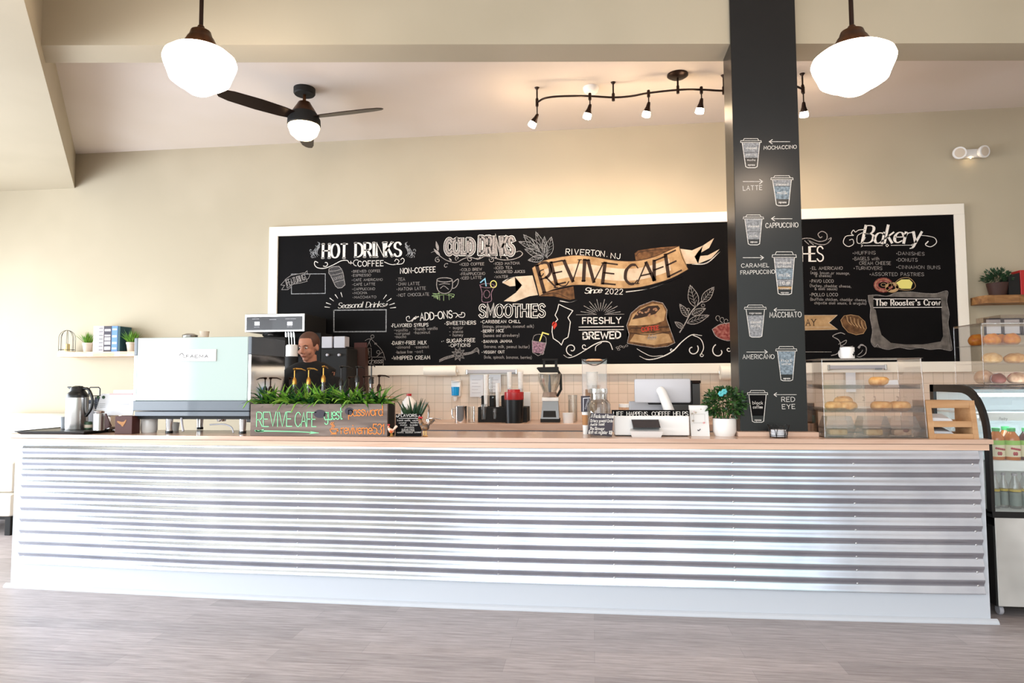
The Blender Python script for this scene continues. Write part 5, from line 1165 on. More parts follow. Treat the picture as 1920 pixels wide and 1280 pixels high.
# grinder with two hoppers
gy = 1.8; gx0, gx1 = bxy(600, 640, gy)[0], bxy(650, 640, gy)[0]; zg0 = bxy(625, 652, gy)[1]; zg1 = bxy(625, 630.5, gy)[1]
gr = thing('twin_grinder', 'black twin coffee grinder with two pale square hoppers, right of the person', 'grinder', ((gx0+gx1)/2, gy+.15, BZ))
for pa_, pb_ in ((603, 622.5), (626, 646.5)): a_, b_ = bxy(pa_, 640, gy)[0], bxy(pb_, 640, gy)[0]; MB().box(a_, b_, gy, gy+.12, zg0, zg1, .004).build('hopper', 'grey_plastic', gr)
MB().box(gx0, gx1, gy+.02, gy+.30, BZ, zg0, .012).build('body', 'matte_black', gr)
MB().box(gx0+.02, gx1, gy+.02, gy+.2, zg0, zg0+.012).build('hopper_collar', 'matte_black', gr)
mb = MB(); 
for px in (612, 634): x, z = bxy(px, 665, gy-.02); mb.lathe([(.012, 0), (.012, .03)], (x, gy+.02, z), (0, -1, 0), 12)
mb.build('switch', 'grey_plastic', gr, smooth=True)
# brown paper bag and small shelf riser next to it
x0, x1 = bxy(651, 690, 2.0)[0], bxy(678, 690, 2.0)[0]; o = thing('coffee_bag', 'large brown coffee bag right of the black grinder', 'bag', ((x0+x1)/2, 2.05, BZ))
MB().hexa([(x0, 2.12, BZ), (x1, 2.12, BZ), (x1, 2.22, BZ), (x0, 2.22, BZ)], [(x0+.01, 2.13, bxy(660, 650, 2)[1]), (x1-.01, 2.13, bxy(660, 650, 2)[1]), (x1-.01, 2.21, bxy(660, 650, 2)[1]), (x0+.01, 2.21, bxy(660, 650, 2)[1])]).build('bag_body', 'pot_brown', o)
z = bxy(660, 650, 2)[1]; MB().box(x0+.008, x1-.008, 2.16, 2.18, z, z+.05, .004).build('folded_top', 'brown_card', o)
MB().box(x0+.02, x1-.02, 2.117, 2.122, BZ+.08, BZ+.17).build('bag_label', 'kraft', o)
# pinkish tray with cups to the left, seen between the espresso machine and the person
x0, x1 = bxy(475, 700, 1.78)[0], bxy(517, 700, 1.78)[0]; z0, z1 = BZ, bxy(495, 684, 1.78)[1]
# milk jug with red cap
x, z = bxy(767, 740, 1.95); jg = thing('milk_jug', 'white milk jug with a red cap behind the succulent', 'jug', (x, 1.95, BZ)); zt = bxy(770, 742, 1.95)[1]
MB().lathe([(.07, 0), (.075, .02), (.075, (zt-BZ)*.62), (.06, (zt-BZ)*.8), (.022, (zt-BZ)*.97), (.02, zt-BZ)], (x, 1.95, BZ)).build('body', 'white_plastic', jg, smooth=True)
MB().lathe([(.024, 0), (.024, .022)], (x, 1.95, zt)).build('cap', 'red_plastic', jg, smooth=True)
# faucet
fx = bxy(803, 775, 1.98)[0]; fc = thing('sink_faucet', 'low curved chrome faucet on the back counter', 'faucet', (fx, 1.98, BZ)); zt = bxy(803, 756, 1.98)[1]
MB().lathe([(.026, 0), (.024, .02), (.014, .03)], (fx, 1.98, BZ)).build('base', 'chrome', fc, smooth=True)
MB().tube(bez([(fx, 1.98, BZ+.02), (fx+.004, 1.98, zt-.05), (fx-.01, 1.95, zt), (fx-.03, 1.88, zt-.01), (fx-.035, 1.86, zt-.05)], 6), .011).build('spout', 'chrome', fc, smooth=True)
a, b = bxy(806, 784, 1.93), bxy(829, 788, 1.93); MB().tube([(fx, 1.97, BZ+.025), (a[0]+.02, 1.94, BZ+.03), (b[0], 1.92, BZ+.02)], [.008, .007, .006]).build('lever', 'chrome', fc, smooth=True)
# white rolls under the board
def roll(label, px0, px1, py0, py1, Y=2.18):
    a, b = bxy(px0, (py0+py1)/2, Y), bxy(px1, (py0+py1)/2, Y); r = (bxy(px0, py0, Y)[1]-bxy(px0, py1, Y)[1])/2
    t = thing('paper_towel_roll', label, 'paper towel roll', ((a[0]+b[0])/2, Y, a[1]-r)); z = a[1]
    MB().lathe([(r*.98, 0), (r, .004), (r, b[0]-a[0]-.004), (r*.98, b[0]-a[0])], (a[0], Y, z), (1, 0, 0)).build('roll', 'white_trim', t, smooth=True)
    MB().box(a[0]-.01, a[0]-.003, Y-.015, 2.2525, z-.015, z+.015, .002).box(b[0]+.003, b[0]+.01, Y-.015, 2.2525, z-.015, z+.015, .002).tube([(a[0]-.008, Y, z), (b[0]+.008, Y, z)], .008).build('wall_bracket', 'chrome', t)
roll('white paper towel roll hung under the menu board above the faucet', 796, 856, 685, 705)
roll('white paper towel roll partly hidden by the black column', 1350, 1385, 684, 712)
# soap dispenser on the wall
sx0, sx1 = bxy(846, 740, 2.2)[0], bxy(861, 740, 2.2)[0]; xm = (sx0+sx1)/2; zz = lambda py: bxy(853, py, 2.2)[1]
sd = thing('soap_dispenser', 'wall soap dispenser filled with bright blue soap', 'soap dispenser', (xm, 2.24, zz(752)))
MB().box(sx0-.006, sx1+.006, 2.22, 2.29, zz(744), zz(712), .01).lathe([(.045, 0), (.05, .012), (.03, .02)], (xm, 2.24, zz(716))).build('backplate', 'white_plastic', sd, smooth=True)
MB().lathe([(.036, 0), (.04, zz(725)-zz(741))], (xm, 2.205, zz(741))).build('soap', 'blue_gel', sd, smooth=True)
MB().lathe([(.012, 0), (.016, .01), (.022, .045)], (xm, 2.2, zz(752))).build('nozzle', 'white_plastic', sd, smooth=True)
# steel pitcher, glass
def jug(name, label, px, Y, py0, w, m, cat, handle=True):
    x = bxy(px, 780, Y)[0]; z1 = bxy(px, py0, Y)[1]; r = w/2*(Y+DC)/F; t = thing(name, label, cat, (x, Y, BZ)); h = z1-BZ
    MB().lathe([(r*.96, 0), (r, .008), (r, h*.96), (r*1.04, h), (r*.97, h), (r*.93, .01)], (x, Y, BZ)).build('body', m, t, smooth=True)
    if handle: MB().tube(bez([(x-r*.98, Y, BZ+h*.85), (x-r*1.4, Y, BZ+h*.8), (x-r*1.4, Y, BZ+h*.35), (x-r*.98, Y, BZ+h*.25)], 5), .006).build('handle', m, t, smooth=True)
    return t
jug('frothing_pitcher', 'shiny steel frothing pitcher right of the faucet', 864, 1.76, 761, 23, 'chrome', 'pitcher')
jug('drinking_glass', 'clear glass right of the steel pitcher', 884, 1.84, 762, 13, 'glass', 'glass', False)
# magnetic rail with papers
def rail(label, px0, px1, py0, py1, tagpx, name='ticket_rail'):
    a, b = bxy(px0, py1, 2.24), bxy(px1, py0, 2.24); t = thing(name, label, 'ticket rail', ((a[0]+b[0])/2, 2.27, a[1]))
    MB().box(a[0], b[0], 2.225, 2.252, a[1], b[1], .004).build('rail', 'grey_plastic', t)
    MB().box(a[0]-.005, a[0]+.012, 2.222, 2.255, a[1]-.01, b[1]+.004, .003).box(b[0]-.012, b[0]+.005, 2.222, 2.255, a[1]-.01, b[1]+.004, .003).build('end_cap', 'steel', t)
    x = bxy(tagpx, 700, 2.22)[0]; MB().box(x-.03, x+.03, 2.222, 2.226, a[1]-.006, a[1]+.008).build('dark_tab', 'mug_grey', t)
rail('grey ticket rail above the cup organiser', 875, 969, 692.5, 700, 960)
for (l, px0, px1, py1, c) in (('left of two white papers hanging under the ticket rail', 881, 906, 744, 'paper'), ('right of two white papers hanging under the ticket rail', 917, 939, 735, 'paper')):
    a, b = bxy(px0, py1, 2.25), bxy(px1, 699, 2.25); o = MB().box(a[0], b[0], 2.255, 2.257, a[1], b[1]).build('hanging_paper', c); tag(o, l, 'paper')
    mb = MB(); Wb = Board(2.2545)
    for k in range(5): y = 712+k*6; Wb.line(mb, [(px0+4, y), (px1-5-(k % 2)*5, y)], .8)
    mb.build('printed_lines', 'grey_plastic', o, recalc=False)
# organiser
oy = 1.84; a, b = bxy(896, 791, oy), bxy(988, 791, oy); og = thing('cup_organizer', 'black cup and lid organiser on the back counter', 'organiser', ((a[0]+b[0])/2, oy+.1, BZ))
MB().box(a[0], b[0], oy, oy+.28, BZ, bxy(920, 763, oy)[1], .004).build('lower_bin', 'matte_black', og)
mb = MB()
for p0_, p1_ in ((899, 908), (914, 923), (937, 947)): mb.box(bxy(p0_, 750, oy)[0], bxy(p1_, 750, oy)[0], oy+.1, oy+.26, bxy(920, 763, oy)[1], bxy(920, 742, oy)[1], .004)
mb.build('upper_bins', 'matte_black', og)
mb = MB()
for px in (901, 924): x, z = bxy(px, 745, oy+.09); mb.lathe([(.008, 0), (.008, .01)], (x, oy+.1, z), (0, -1, 0), 10)
mb.build('knob', 'chrome', og)
def cupstack(label, px, py0, py1, w, Y=None, m='cup_reveal', inv=False, n=9, name='paper_cup_stack', r2=None, cat='cups', group='stacks of cups on the back counter'):
    Y = oy+.05 if Y is None else Y; x, z1 = bxy(px, py0, Y); z0 = bxy(px, py1, Y)[1]; r = w/2*(Y+DC)/F; h = z1-z0
    prof = [(r*.72, 0)]; 
    for i in range(n): z = h*.35+h*.65*i/n; prof += [(r*(.86+.10*i/n), z), (r*(.93+.08*i/n), z+h*.01), (r*(.93+.08*i/n), z+h*.03)]
    prof += [(r*1.02, h), (r*.9, h)]
    t = thing(name, label, cat, (x, Y, z0), 0, group); MB().lathe(prof, (x, Y, z0), n=20).build('nested_cups', m, t, smooth=True); return t
cupstack('tallest stack of white cups in the organiser', 911, 702, 762, 9)
cupstack('short white cup stack in the middle of the organiser', 933, 718, 766, 8)
cupstack('clear cone of lids at the lower left of the organiser', 907, 757, 786, 11, Y=oy-.035, m='pet')
cupstack('clear cup stack low in the middle of the organiser', 928, 765, 785, 9, Y=oy-.035, m='pet')
cupstack('stack of clear cups beside the tallest white stack', 920, 706, 742, 9, Y=oy+.14, m='pet')
cupstack('tall white cup stack behind the left of the red-lidded tub', 955, 697, 745, 9, Y=oy+.2)
cupstack('tall white cup stack behind the right of the red-lidded tub', 976, 697, 745, 10, Y=oy+.2)
# red tub
rx = bxy(963, 780, 1.72)[0]; tb = thing('lidded_tub', 'large black tub with a red lid in front of the cup organiser', 'tub', (rx, 1.74, BZ)); r = 18*(1.74+DC)/F; z1 = bxy(963, 749, 1.74)[1]; z2 = bxy(963, 736, 1.74)[1]; z3 = bxy(963, 730, 1.74)[1]; h = z1-BZ
MB().lathe([(r*.9, 0), (r*1.0, h)], (rx, 1.76, BZ)).build('tub_body', 'black_plastic', tb, smooth=True)
MB().lathe([(r*1.02, 0), (r*1.03, .004), (r*1.03, z2-z1)], (rx, 1.76, z1)).build('lid_band', 'red_clear', tb, smooth=True)
MB().lathe([(r*1.03, 0), (r*1.03, .006), (r*.66, .008), (r*.66, z3-z2)], (rx, 1.76, z2)).build('lid', 'red_plastic', tb, smooth=True)
a, b = bxy(979, 768, 2.0), bxy(992, 735, 2.0); o = MB().box(a[0], b[0], 2.13, 2.2, BZ, b[1], .004).build('white_carton', 'white_plastic'); tag(o, 'white carton right of the red-lidded tub', 'carton')
# blender
ny = 1.84; nx = bxy(1030, 780, ny)[0]; q = lambda px, py: bxy(px, py, ny); k_ = (ny+DC)/F
bl = thing('countertop_blender', 'tall blender with a black lid and clear jug', 'blender', (nx, ny+.08, BZ))
xl, xr = q(1013, 780)[0], q(1049, 780)[0]; xl2, xr2 = q(1017, 750)[0], q(1046, 750)[0]; zb1, zb2 = q(1030, 785)[1], q(1030, 752)[1]
MB().hexa([(xl, ny, BZ), (xr, ny, BZ), (xr, ny+.18, BZ), (xl, ny+.18, BZ)], [(xl, ny, zb1), (xr, ny, zb1), (xr, ny+.18, zb1), (xl, ny+.18, zb1)]).build('foot', 'matte_black', bl)
MB().hexa([(xl+.004, ny, zb1), (xr-.004, ny, zb1), (xr-.004, ny+.17, zb1), (xl+.004, ny+.17, zb1)], [(xl2, ny+.03, zb2), (xr2, ny+.03, zb2), (xr2, ny+.15, zb2), (xl2, ny+.15, zb2)]).build('motor_base', 'dark_steel', bl)
cp = [q(1018, 782), q(1043, 782), q(1041.5, 770), q(1018.5, 770)]
mb = MB(); mb.hexa([(cp[0][0], ny-.001, cp[0][1]), (cp[1][0], ny-.001, cp[1][1]), (cp[1][0], ny+.01, cp[1][1]), (cp[0][0], ny+.01, cp[0][1])], [(cp[3][0], ny+.01, cp[3][1]), (cp[2][0], ny+.01, cp[2][1]), (cp[2][0], ny+.02, cp[2][1]), (cp[3][0], ny+.02, cp[3][1])]); mb.build('keypad', 'matte_black', bl)
MB().box(q(1015.5, 750)[0], q(1047, 750)[0], ny+.02, ny+.16, zb2, q(1030, 745)[1], .004).build('collar', 'white_plastic', bl)
za, zb_, zc, zd = q(1030, 745)[1], q(1030, 735)[1], q(1030, 700)[1], q(1030, 697)[1]
MB().lathe([(.075, 0), (.062, zb_-za)], (nx+.002, ny+.09, za), n=8).build('jug_base', 'smoked', bl)
MB().lathe([(.06, 0), (.098, (zc-zb_)*.5), (.108, zc-zb_), (.104, zc-zb_), (.094, (zc-zb_)*.5), (.056, .004)], (nx, ny+.09, zb_), n=24).build('jug', 'glass', bl, smooth=True)
MB().lathe([(.012, 0), (.014, .05), (.009, .12), (.006, .16)], (nx, ny+.09, zb_)).build('blade_shaft', 'mug_grey', bl, smooth=True)
xl, xr = q(1006, 695)[0], q(1046, 695)[0]; MB().prism([(xl, q(1030, 690)[1]), (xl+.03, zd-.004), (xr, zd-.004), (xr, q(1030, 687.5)[1]), (xl+.01, q(1030, 688)[1])], ny, ny+.18).build('lid', 'matte_black', bl)
hx0, hx1 = q(1017, 680)[0], q(1044, 680)[0]; z0, z1 = q(1030, 688)[1], q(1030, 675)[1]; MB().box(hx0, hx0+.018, ny+.06, ny+.1, z0, z1).box(hx1-.022, hx1, ny+.06, ny+.1, z0, z1).box(hx0-.006, hx1+.006, ny+.055, ny+.105, z1, z1+.014, .004).build('lid_handle', 'matte_black', bl)
MB().tube([(q(1043, 698)[0], ny+.09, q(1030, 692)[1]), (q(1050, 702)[0], ny+.09, q(1030, 702)[1]), (q(1051, 730)[0], ny+.09, q(1030, 730)[1]), (q(1044, 742)[0], ny+.09, q(1030, 743)[1])], .012, 8).build('jug_handle', 'matte_black', bl)
# cups by the blender
lathe_thing('paper_cup', 'small white tub right of the blender', 'tub', 1065.5, 1.78, BZ, [(.045, 0), (.052, .09), (.049, .09), (.042, .005)], 'white_plastic')
jug('drinking_glass', 'tall clear glass behind the white tub', 1074, 1.95, 740, 17, 'glass', 'glass', False)
# acrylic lid dispenser
dy = 1.82; a, b = q(1091, 700), q(1138, 700); zt = bxy(1115, 672, dy)[1]; ld = thing('lid_dispenser', 'tall clear acrylic dispenser holding stacked lids, behind the glass jar', 'dispenser', ((a[0]+b[0])/2, dy+.08, BZ))
zc = bxy(1115, 700, dy)[1]
MB().box(a[0], a[0]+.004, dy, dy+.2, BZ, zt).box(b[0]-.004, b[0], dy, dy+.2, BZ, zt).box(a[0], b[0], dy+.196, dy+.2, BZ, zt).build('side_panels', 'acrylic_edge', ld)
u = [(a[0]+(b[0]-a[0])*i/12, zt-.005-.055*math.sin(PI*i/12)) for i in range(13)]
MB().prism([(a[0]+.004, BZ), (b[0]-.004, BZ)]+[(x, z) for x, z in u[::-1]], dy, dy+.004).build('front_panel', 'acrylic', ld)
mb = MB(); xm = (a[0]+b[0])/2
mb.tube([(x, dy-.001, z) for x, z in u], .004, 6); mb.build('front_lip', 'bronze', ld)
lid = MB().lathe([(.07, 0), (.078, .004), (.078, .008), (.06, .018), (.05, .02)], (xm, dy+.1, zt-.02)).build('top_lid', 'bread_pale', ld, smooth=True)
cupstack('white cups inside the acrylic dispenser', 1110, 697, 736, 22, Y=dy+.1, n=12)
# ---------------------------------------------------------------- tip jar group on the counter
def smooth_all(): pass
jY = .2; jx = X_(1123, jY); tj = thing('glass_tip_jar', 'square glass jar with a wide neck, filled with notes', 'jar', (jx, jY, ZT)); z1, z2, z3, z4 = Z_(1123, 752, jY), Z_(1123, 738, jY), Z_(1123, 732, jY), Z_(1123, 728.5, jY); r = sz(1102, 1146, jY)/2
MB().lathe([(r*.92, 0), (r, .01), (r, z1-ZT-.02), (r*.85, z1-ZT), (r*.7, z1-ZT+.012), (r*.7, z2-ZT), (r*.8, z2-ZT+.006), (r*.8, z4-ZT), (r*.66, z4-ZT), (r*.66, z1-ZT+.01), (r*.92, z1-ZT-.03), (r*.92, .012)], (jx, jY, ZT), n=24).build('jar', 'glass', tj, smooth=True)
mb = MB(); rn = random.Random(8)
for i in range(16):
    p = Vector((jx+rn.uniform(-.03, .03), jY+rn.uniform(-.03, .03), ZT+.04+rn.uniform(0, .1))); m3 = Matrix.Rotation(rn.uniform(0, 3), 3, 'Z') @ Matrix.Rotation(rn.uniform(-1, 1), 3, 'X')
    mb.face([p+m3 @ Vector(v) for v in ((-.02, 0, -.012), (.02, .004, -.012), (.022, 0, .012), (-.018, -.004, .012))])
mb.build('notes', 'label_grey', tj, recalc=False)
# framed mini sign and paper cup behind
o = thing('framed_card', 'small dark framed card left of the glass jar', 'card', (X_(1097, .28), .28, Z_(1097, 772, .28)-.0)); a, b = pY(1089.5, 772, .28), pY(1106, 742, .28)
MB().box(a.x, b.x, .28, .292, a.z, b.z, .001).build('card', 'book_dark', o); Qb = Board(.279, 7.11, 1060, 650); mb = MB(); Qb.line(mb, [(240, 855), (240, 685), (330, 680)], 10); Qb.text(mb, 'COFFEE', 275, 830, 318, 700, 18, .18); mb.build('printing', 'paper', o, recalc=False)
cc = thing('takeaway_cup', 'white takeaway cup with a kraft sleeve left of the glass jar', 'cup', (X_(1098, .27), .27, ZT)); x = X_(1098, .27); r = sz(1091, 1105, .27)/2; z1 = Z_(1098, 772, .27)
MB().lathe([(r*.72, 0), (r, z1-ZT-.004), (r*1.05, z1-ZT), (r*.9, z1-ZT)], (x, .27, ZT)).build('cup_body', 'white_plastic', cc, smooth=True)
MB().lathe([(r*.86, (z1-ZT)*.42), (r*1.0, (z1-ZT)*.86), (r*1.0, (z1-ZT)*.87), (r*.84, (z1-ZT)*.41)], (x, .27, ZT)).build('sleeve', 'kraft', cc, smooth=True)
# chalk note in front
nY = .05; no = thing('chalk_note', 'small slate card lettered in white chalk leaning on the glass jar', 'sign', (X_(1125, nY), nY, ZT)); q = [pY(*p_, nY) for p_ in ((1101, 813), (1147, 816), (1151, 775.5), (1108, 774))]
zz0 = ZT+.001
MB().hexa([(q[0].x, nY, max(q[0].z, zz0)), (q[1].x, nY, zz0), (q[1].x, nY+.006, zz0), (q[0].x, nY+.006, max(q[0].z, zz0))], [(q[3].x, nY, q[3].z), (q[2].x, nY, q[2].z), (q[2].x, nY+.006, q[2].z), (q[3].x, nY+.006, q[3].z)]).build('card', 'book_dark', no)
Nb = Board(nY-.001, 7.11, 1060, 650); mb = MB()
for s_, x0_, y0_, x1_, y1_, h_ in (('# Featured Items', 342, 942, 640, 948, 46), ('Bakery special Order', 335, 1000, 638, 1004, 34), ('Awake Toast', 332, 1050, 520, 1046, 34), ('The Strawger', 325, 1105, 520, 1106, 36), ('(ask at register 10)', 310, 1152, 618, 1162, 40)): Nb.text(mb, s_, x0_, y0_, x1_, y1_, h_, .2, .15, sp=.1)
mb.build('lettering', 'chalk_white', no, recalc=False)
MB().box(q[0].x+.02, q[1].x-.01, nY-.018, nY+.02, ZT, ZT+.014, .002).build('stand', 'acrylic_edge', no)
# ---------------------------------------------------------------- register
rY = .12; a, b = P2(1153, 814, rY), P2(1293, 814, rY); z1 = P2(1220, 779.5, rY)[1]
cd = thing('cash_drawer', 'white cash drawer and printer with a dark screen under the coffee sign', 'cash register', ((a[0]+b[0])/2, rY+.15, ZT))
MB().box(a[0], b[0], rY, rY+.3, ZT+.006, z1, .006).build('drawer_box', 'white_plastic', cd)
MB().box(a[0]+.01, b[0]-.01, rY+.01, rY+.29, ZT, ZT+.006).build('feet', 'matte_black', cd)
s0, s1, s2, s3 = P2(1187, 801, rY-.05), P2(1238, 801, rY-.05), P2(1235, 786.5, rY-.02), P2(1184, 786.5, rY-.02)
b0, b1 = P2(1182, 815, rY-.05), P2(1242, 815, rY-.05)
MB().hexa([(b0[0]+.01, rY-.06, ZT), (b1[0]-.01, rY-.06, ZT), (b1[0]-.01, rY, ZT), (b0[0]+.01, rY, ZT)], [(b0[0]-.004, rY-.08, P2(1210, 808, rY-.05)[1]), (b1[0]+.004, rY-.08, P2(1210, 808, rY-.05)[1]), (b1[0]-.004, rY-.0, P2(1210, 804, rY-.05)[1]), (b0[0]+.004, rY-.0, P2(1210, 804, rY-.05)[1])]).build('screen_foot', 'white_plastic', cd)
MB().hexa([(s0[0], rY-.07, s0[1]), (s1[0], rY-.07, s1[1]), (s1[0], rY-.004, s1[1]-.01), (s0[0], rY-.004, s0[1]-.01)], [(s3[0], rY-.012, s3[1]), (s2[0], rY-.012, s2[1]), (s2[0], rY-.002, s2[1]), (s3[0], rY-.002, s3[1])]).build('screen', 'dark_panel', cd, label='dark slanted customer screen')
hY = rY+.01; a, b = P2(1147, 780, hY), P2(1293, 779.5, hY); z1 = P2(1220, 768.5, hY)[1]; zb_ = P2(1220, 779.5, rY)[1]
lh = thing('slogan_sign', 'narrow black sign reading LIFE HAPPENS.. COFFEE HELPS', 'sign', ((a[0]+b[0])/2, hY, zb_)); MB().box(a[0], b[0], hY, hY+.018, zb_, z1, .001).build('board', 'chalkboard', lh)
Lb = Board(hY-.001, 7.111, 1130, 740); mb = MB(); Lb.text(mb, 'LIFE', 145, 280, 275, 280, 54, .13, swell=.3); Lb.text(mb, 'HAPPENS..', 322, 280, 628, 280, 54, .13, swell=.3); Lb.text(mb, 'COFFEE', 657, 279, 900, 279, 54, .13, swell=.3); Lb.text(mb, 'HELPS', 945, 279, 1138, 277, 54, .13, swell=.3); mb.build('lettering', 'chalk_white', lh, recalc=False)
# monitor seen from behind
mY = .34; zdt = P2(1220, 779.5, rY)[1]; m0, m1 = P2(1190, 755, mY), P2(1295, 709.5, mY)
mo = thing('register_monitor', 'white-backed register monitor on a slanted white arm', 'monitor', ((m0[0]+m1[0])/2, mY+.03, ZT))
MB().box(m0[0], m1[0], mY, mY+.02, m0[1], m1[1], .012).build('back_shell', 'monitor_grey', mo, smooth=True)
MB().box(m0[0]+.09, m1[0]+.014, mY+.02, mY+.03, m0[1]-.012, m1[1]-.012, .008).build('screen_edge', 'matte_black', mo)
c0_, c1_ = P2(1236, 731, mY-.03), P2(1254, 768, mY-.06)
MB().tube([(c0_[0]+.01, mY+.0, c0_[1]), (c0_[0]+.02, mY-.03, c0_[1]-.02), (c1_[0], mY-.06, c1_[1]), (c1_[0]+.01, mY-.03, zdt+.01)], [.028, .03, .034, .036], 14).build('arm', 'white_plastic', mo, smooth=True)
MB().box(c1_[0]-.07, c1_[0]+.07, mY-.1, mY+.07, zdt, zdt+.012, .004).build('foot', 'grey_plastic', mo)
p0_, p1_ = P2(1180, 768, .42), P2(1293, 752, .42)
o = MB().box(p0_[0], P2(1250, 760, .42)[0], .43, .475, ZT, p1_[1], .006).build('receipt_printer', 'grey_plastic'); tag(o, 'low grey printer behind the register under the monitor', 'printer')
# microwave-like steel box behind
q0, q1 = bxy(1230, 791, 1.95), bxy(1311, 712, 1.95); mw = thing('toaster_oven', 'steel countertop oven behind the register monitor', 'oven', ((q0[0]+q1[0])/2, 2.05, BZ))
MB().box(q0[0], q1[0], 1.9, 2.24, BZ+.012, q1[1]-.03, .006).build('housing', 'dark_steel', mw); a_ = bxy(1275, 700, 1.9)[0]; MB().box(a_, q1[0]+.004, 1.89, 2.25, q1[1]-.03, q1[1]-.005, .004).build('top_handle', 'bronze', mw)
MB().box(q0[0]+.02, q1[0]-.02, 1.92, 2.22, BZ, BZ+.012).build('feet', 'matte_black', mw)
# pastry box
q0, q1 = bxy(1161, 791, 1.8), bxy(1197, 757, 1.8); pb_ = thing('bakery_box', 'pinkish white bakery tub behind the glass jar', 'tub', ((q0[0]+q1[0])/2, 1.85, BZ))
r = (q1[0]-q0[0])/2; x = (q0[0]+q1[0])/2; MB().lathe([(r*.85, 0), (r*.97, q1[1]-BZ-.03)], (x, 1.86, BZ)).build('tub_body', 'bread_pale', pb_, smooth=True); MB().lathe([(r, 0), (r, .028), (r*.9, .03)], (x, 1.86, q1[1]-.03)).build('lid', 'white_plastic', pb_, smooth=True)
# flowered card stand
tY = .16; a, b = P2(1296, 814, tY), P2(1331, 814, tY); c_, d_ = P2(1293, 760, tY), P2(1328, 760, tY)
fc_ = thing('flower_card', 'white upright card printed with small flowers and a bird', 'card', ((a[0]+b[0])/2, tY, ZT)); MB().hexa([(a[0], tY, ZT), (b[0], tY, ZT), (b[0], tY+.05, ZT), (a[0], tY+.05, ZT)], [(c_[0], tY+.02, c_[1]), (d_[0], tY+.02, c_[1]), (d_[0], tY+.05, c_[1]), (c_[0], tY+.05, c_[1])]).build('card', 'white_plastic', fc_)
Gb = Board(tY-.002, 7.111, 1130, 740); mb = MB()
for x, y, r_ in ((1240, 235, 16), (1195, 250, 14), (1205, 345, 16), (1310, 192, 9)): Gb.ell(mb, x, y, r_, r_*.8)
mb.build('printed_flower', 'pot_speckle', fc_, recalc=False)
mb = MB(); Gb.ell(mb, 1350, 372, 16, 13); Gb.ell(mb, 1218, 222, 6, 6); mb.build('pink_flower', 'paper_pink', fc_, recalc=False)
mb = MB(); Gb.fill(mb, [(1262, 462), (1285, 470), (1300, 448), (1306, 460), (1285, 482), (1268, 480)]); Gb.line(mb, [(1212, 260), (1360, 255), (1365, 370), (1212, 375)], 2, False, 1, True); mb.build('printed_bird', 'book_dark', fc_, recalc=False)
# bush in white pot
uY = .2; ux = X_(1358, uY); uz = Z_(1358, 784, uY); r = sz(1335, 1379, uY)/2
bu = thing('potted_bush', 'round leafy bush in a white pot beside the black column', 'potted plant', (ux, uY, ZT))
MB().lathe([(r*.85, 0), (r, .03), (r, uz-ZT-.01), (r*.96, uz-ZT), (r*.88, uz-ZT), (r*.86, .01)], (ux, uY, ZT)).build('pot', 'white_ceramic', bu, smooth=True)
MB().lathe([(r*.87, uz-ZT-.018), (r*.87, uz-ZT-.012)], (ux, uY, ZT)).build('soil', 'soil', bu)
mb = MB(); rn = random.Random(6); random.seed(6); bc_ = Vector((ux+.005, uY, uz+.1))
for i in range(900):
    a = rn.uniform(0, 2*PI); zz = rn.uniform(-.85, 1); rr = math.sqrt(max(0, 1-zz*zz)); R_ = rn.uniform(.55, 1)
    d = Vector((rr*math.cos(a), rr*math.sin(a), zz)); p = bc_+Vector((d.x*.135, d.y*.115, d.z*.105))*R_
    mb.leaf(p, d+Vector((rn.uniform(-.8, .8), rn.uniform(-.8, .8), rn.uniform(-.6, .6))), rn.uniform(.022, .034), rn.uniform(.014, .02))
mb.build('foliage', 'leaf_deep', bu, recalc=False)
mb = MB()
for i in range(8): a = i*PI/4; mb.tube([(ux+.02*math.cos(a), uY+.02*math.sin(a), uz-.015), tuple(bc_+Vector((.07*math.cos(a), .07*math.sin(a), .03)))], .003, 5)
mb.build('stems', 'stem', bu)
fl = MB()
for px, py in ((1352, 737), (1357, 734), (1354, 741)): p = pY(px, py, uY-.1); 
for px, py in ((1352, 738), (1358, 734)):
    p = pY(px, py, uY-.105)
    for k in range(6): a = k*PI/3; fl.sphere((p.x+.010*math.cos(a), p.y, p.z+.010*math.sin(a)), (.009, .005, .009), 8, 6)
fl.build('blue_flower', 'teal_glaze', bu, smooth=True)
# wire basket of cards by the column
wY = .08; wx = X_(1459, wY); wr = sz(1440, 1477, wY)/2*.86; wz = Z_(1459, 796, wY)
wk = thing('scalloped_wire_basket', 'black scalloped wire basket in front of the chalkboard column', 'basket', (wx, wY, ZT)); mb = MB(); nn = 6; zb0 = ZT+.006
for z in (zb0, zb0+.01): mb.tube([Vector((wx+wr*math.cos(2*PI*i/24), wY+wr*math.sin(2*PI*i/24), z)) for i in range(24)], .0018, 6, True)
for k in range(nn):
    pts = []
    for i in range(13):
        t = i/12; a = 2*PI*(k+t)/nn; hh = math.sin(PI*t)**.6; rr = wr*(1+.28*hh*hh); pts.append((wx+rr*math.cos(a), wY+rr*math.sin(a), zb0+(wz-zb0)*hh))
    mb.tube(pts, .002, 6)
    a = 2*PI*k/nn; mb.sphere((wx+wr*math.cos(a), wY+wr*math.sin(a), ZT+.004), .004, 8, 6)
mb.build('wire_frame', 'black_plastic', wk, smooth=True)
for i in range(5): o = MB().lathe([(wr*.9, 0), (wr*.9, .0065)], (0, 0, 0), n=24).build('paper_coaster', 'paper'); o.location = (wx, wY, zb0+.003+i*.0082); tag(o, 'round white coasters stacked in the scalloped wire basket', 'coaster', 'coasters in the wire basket')
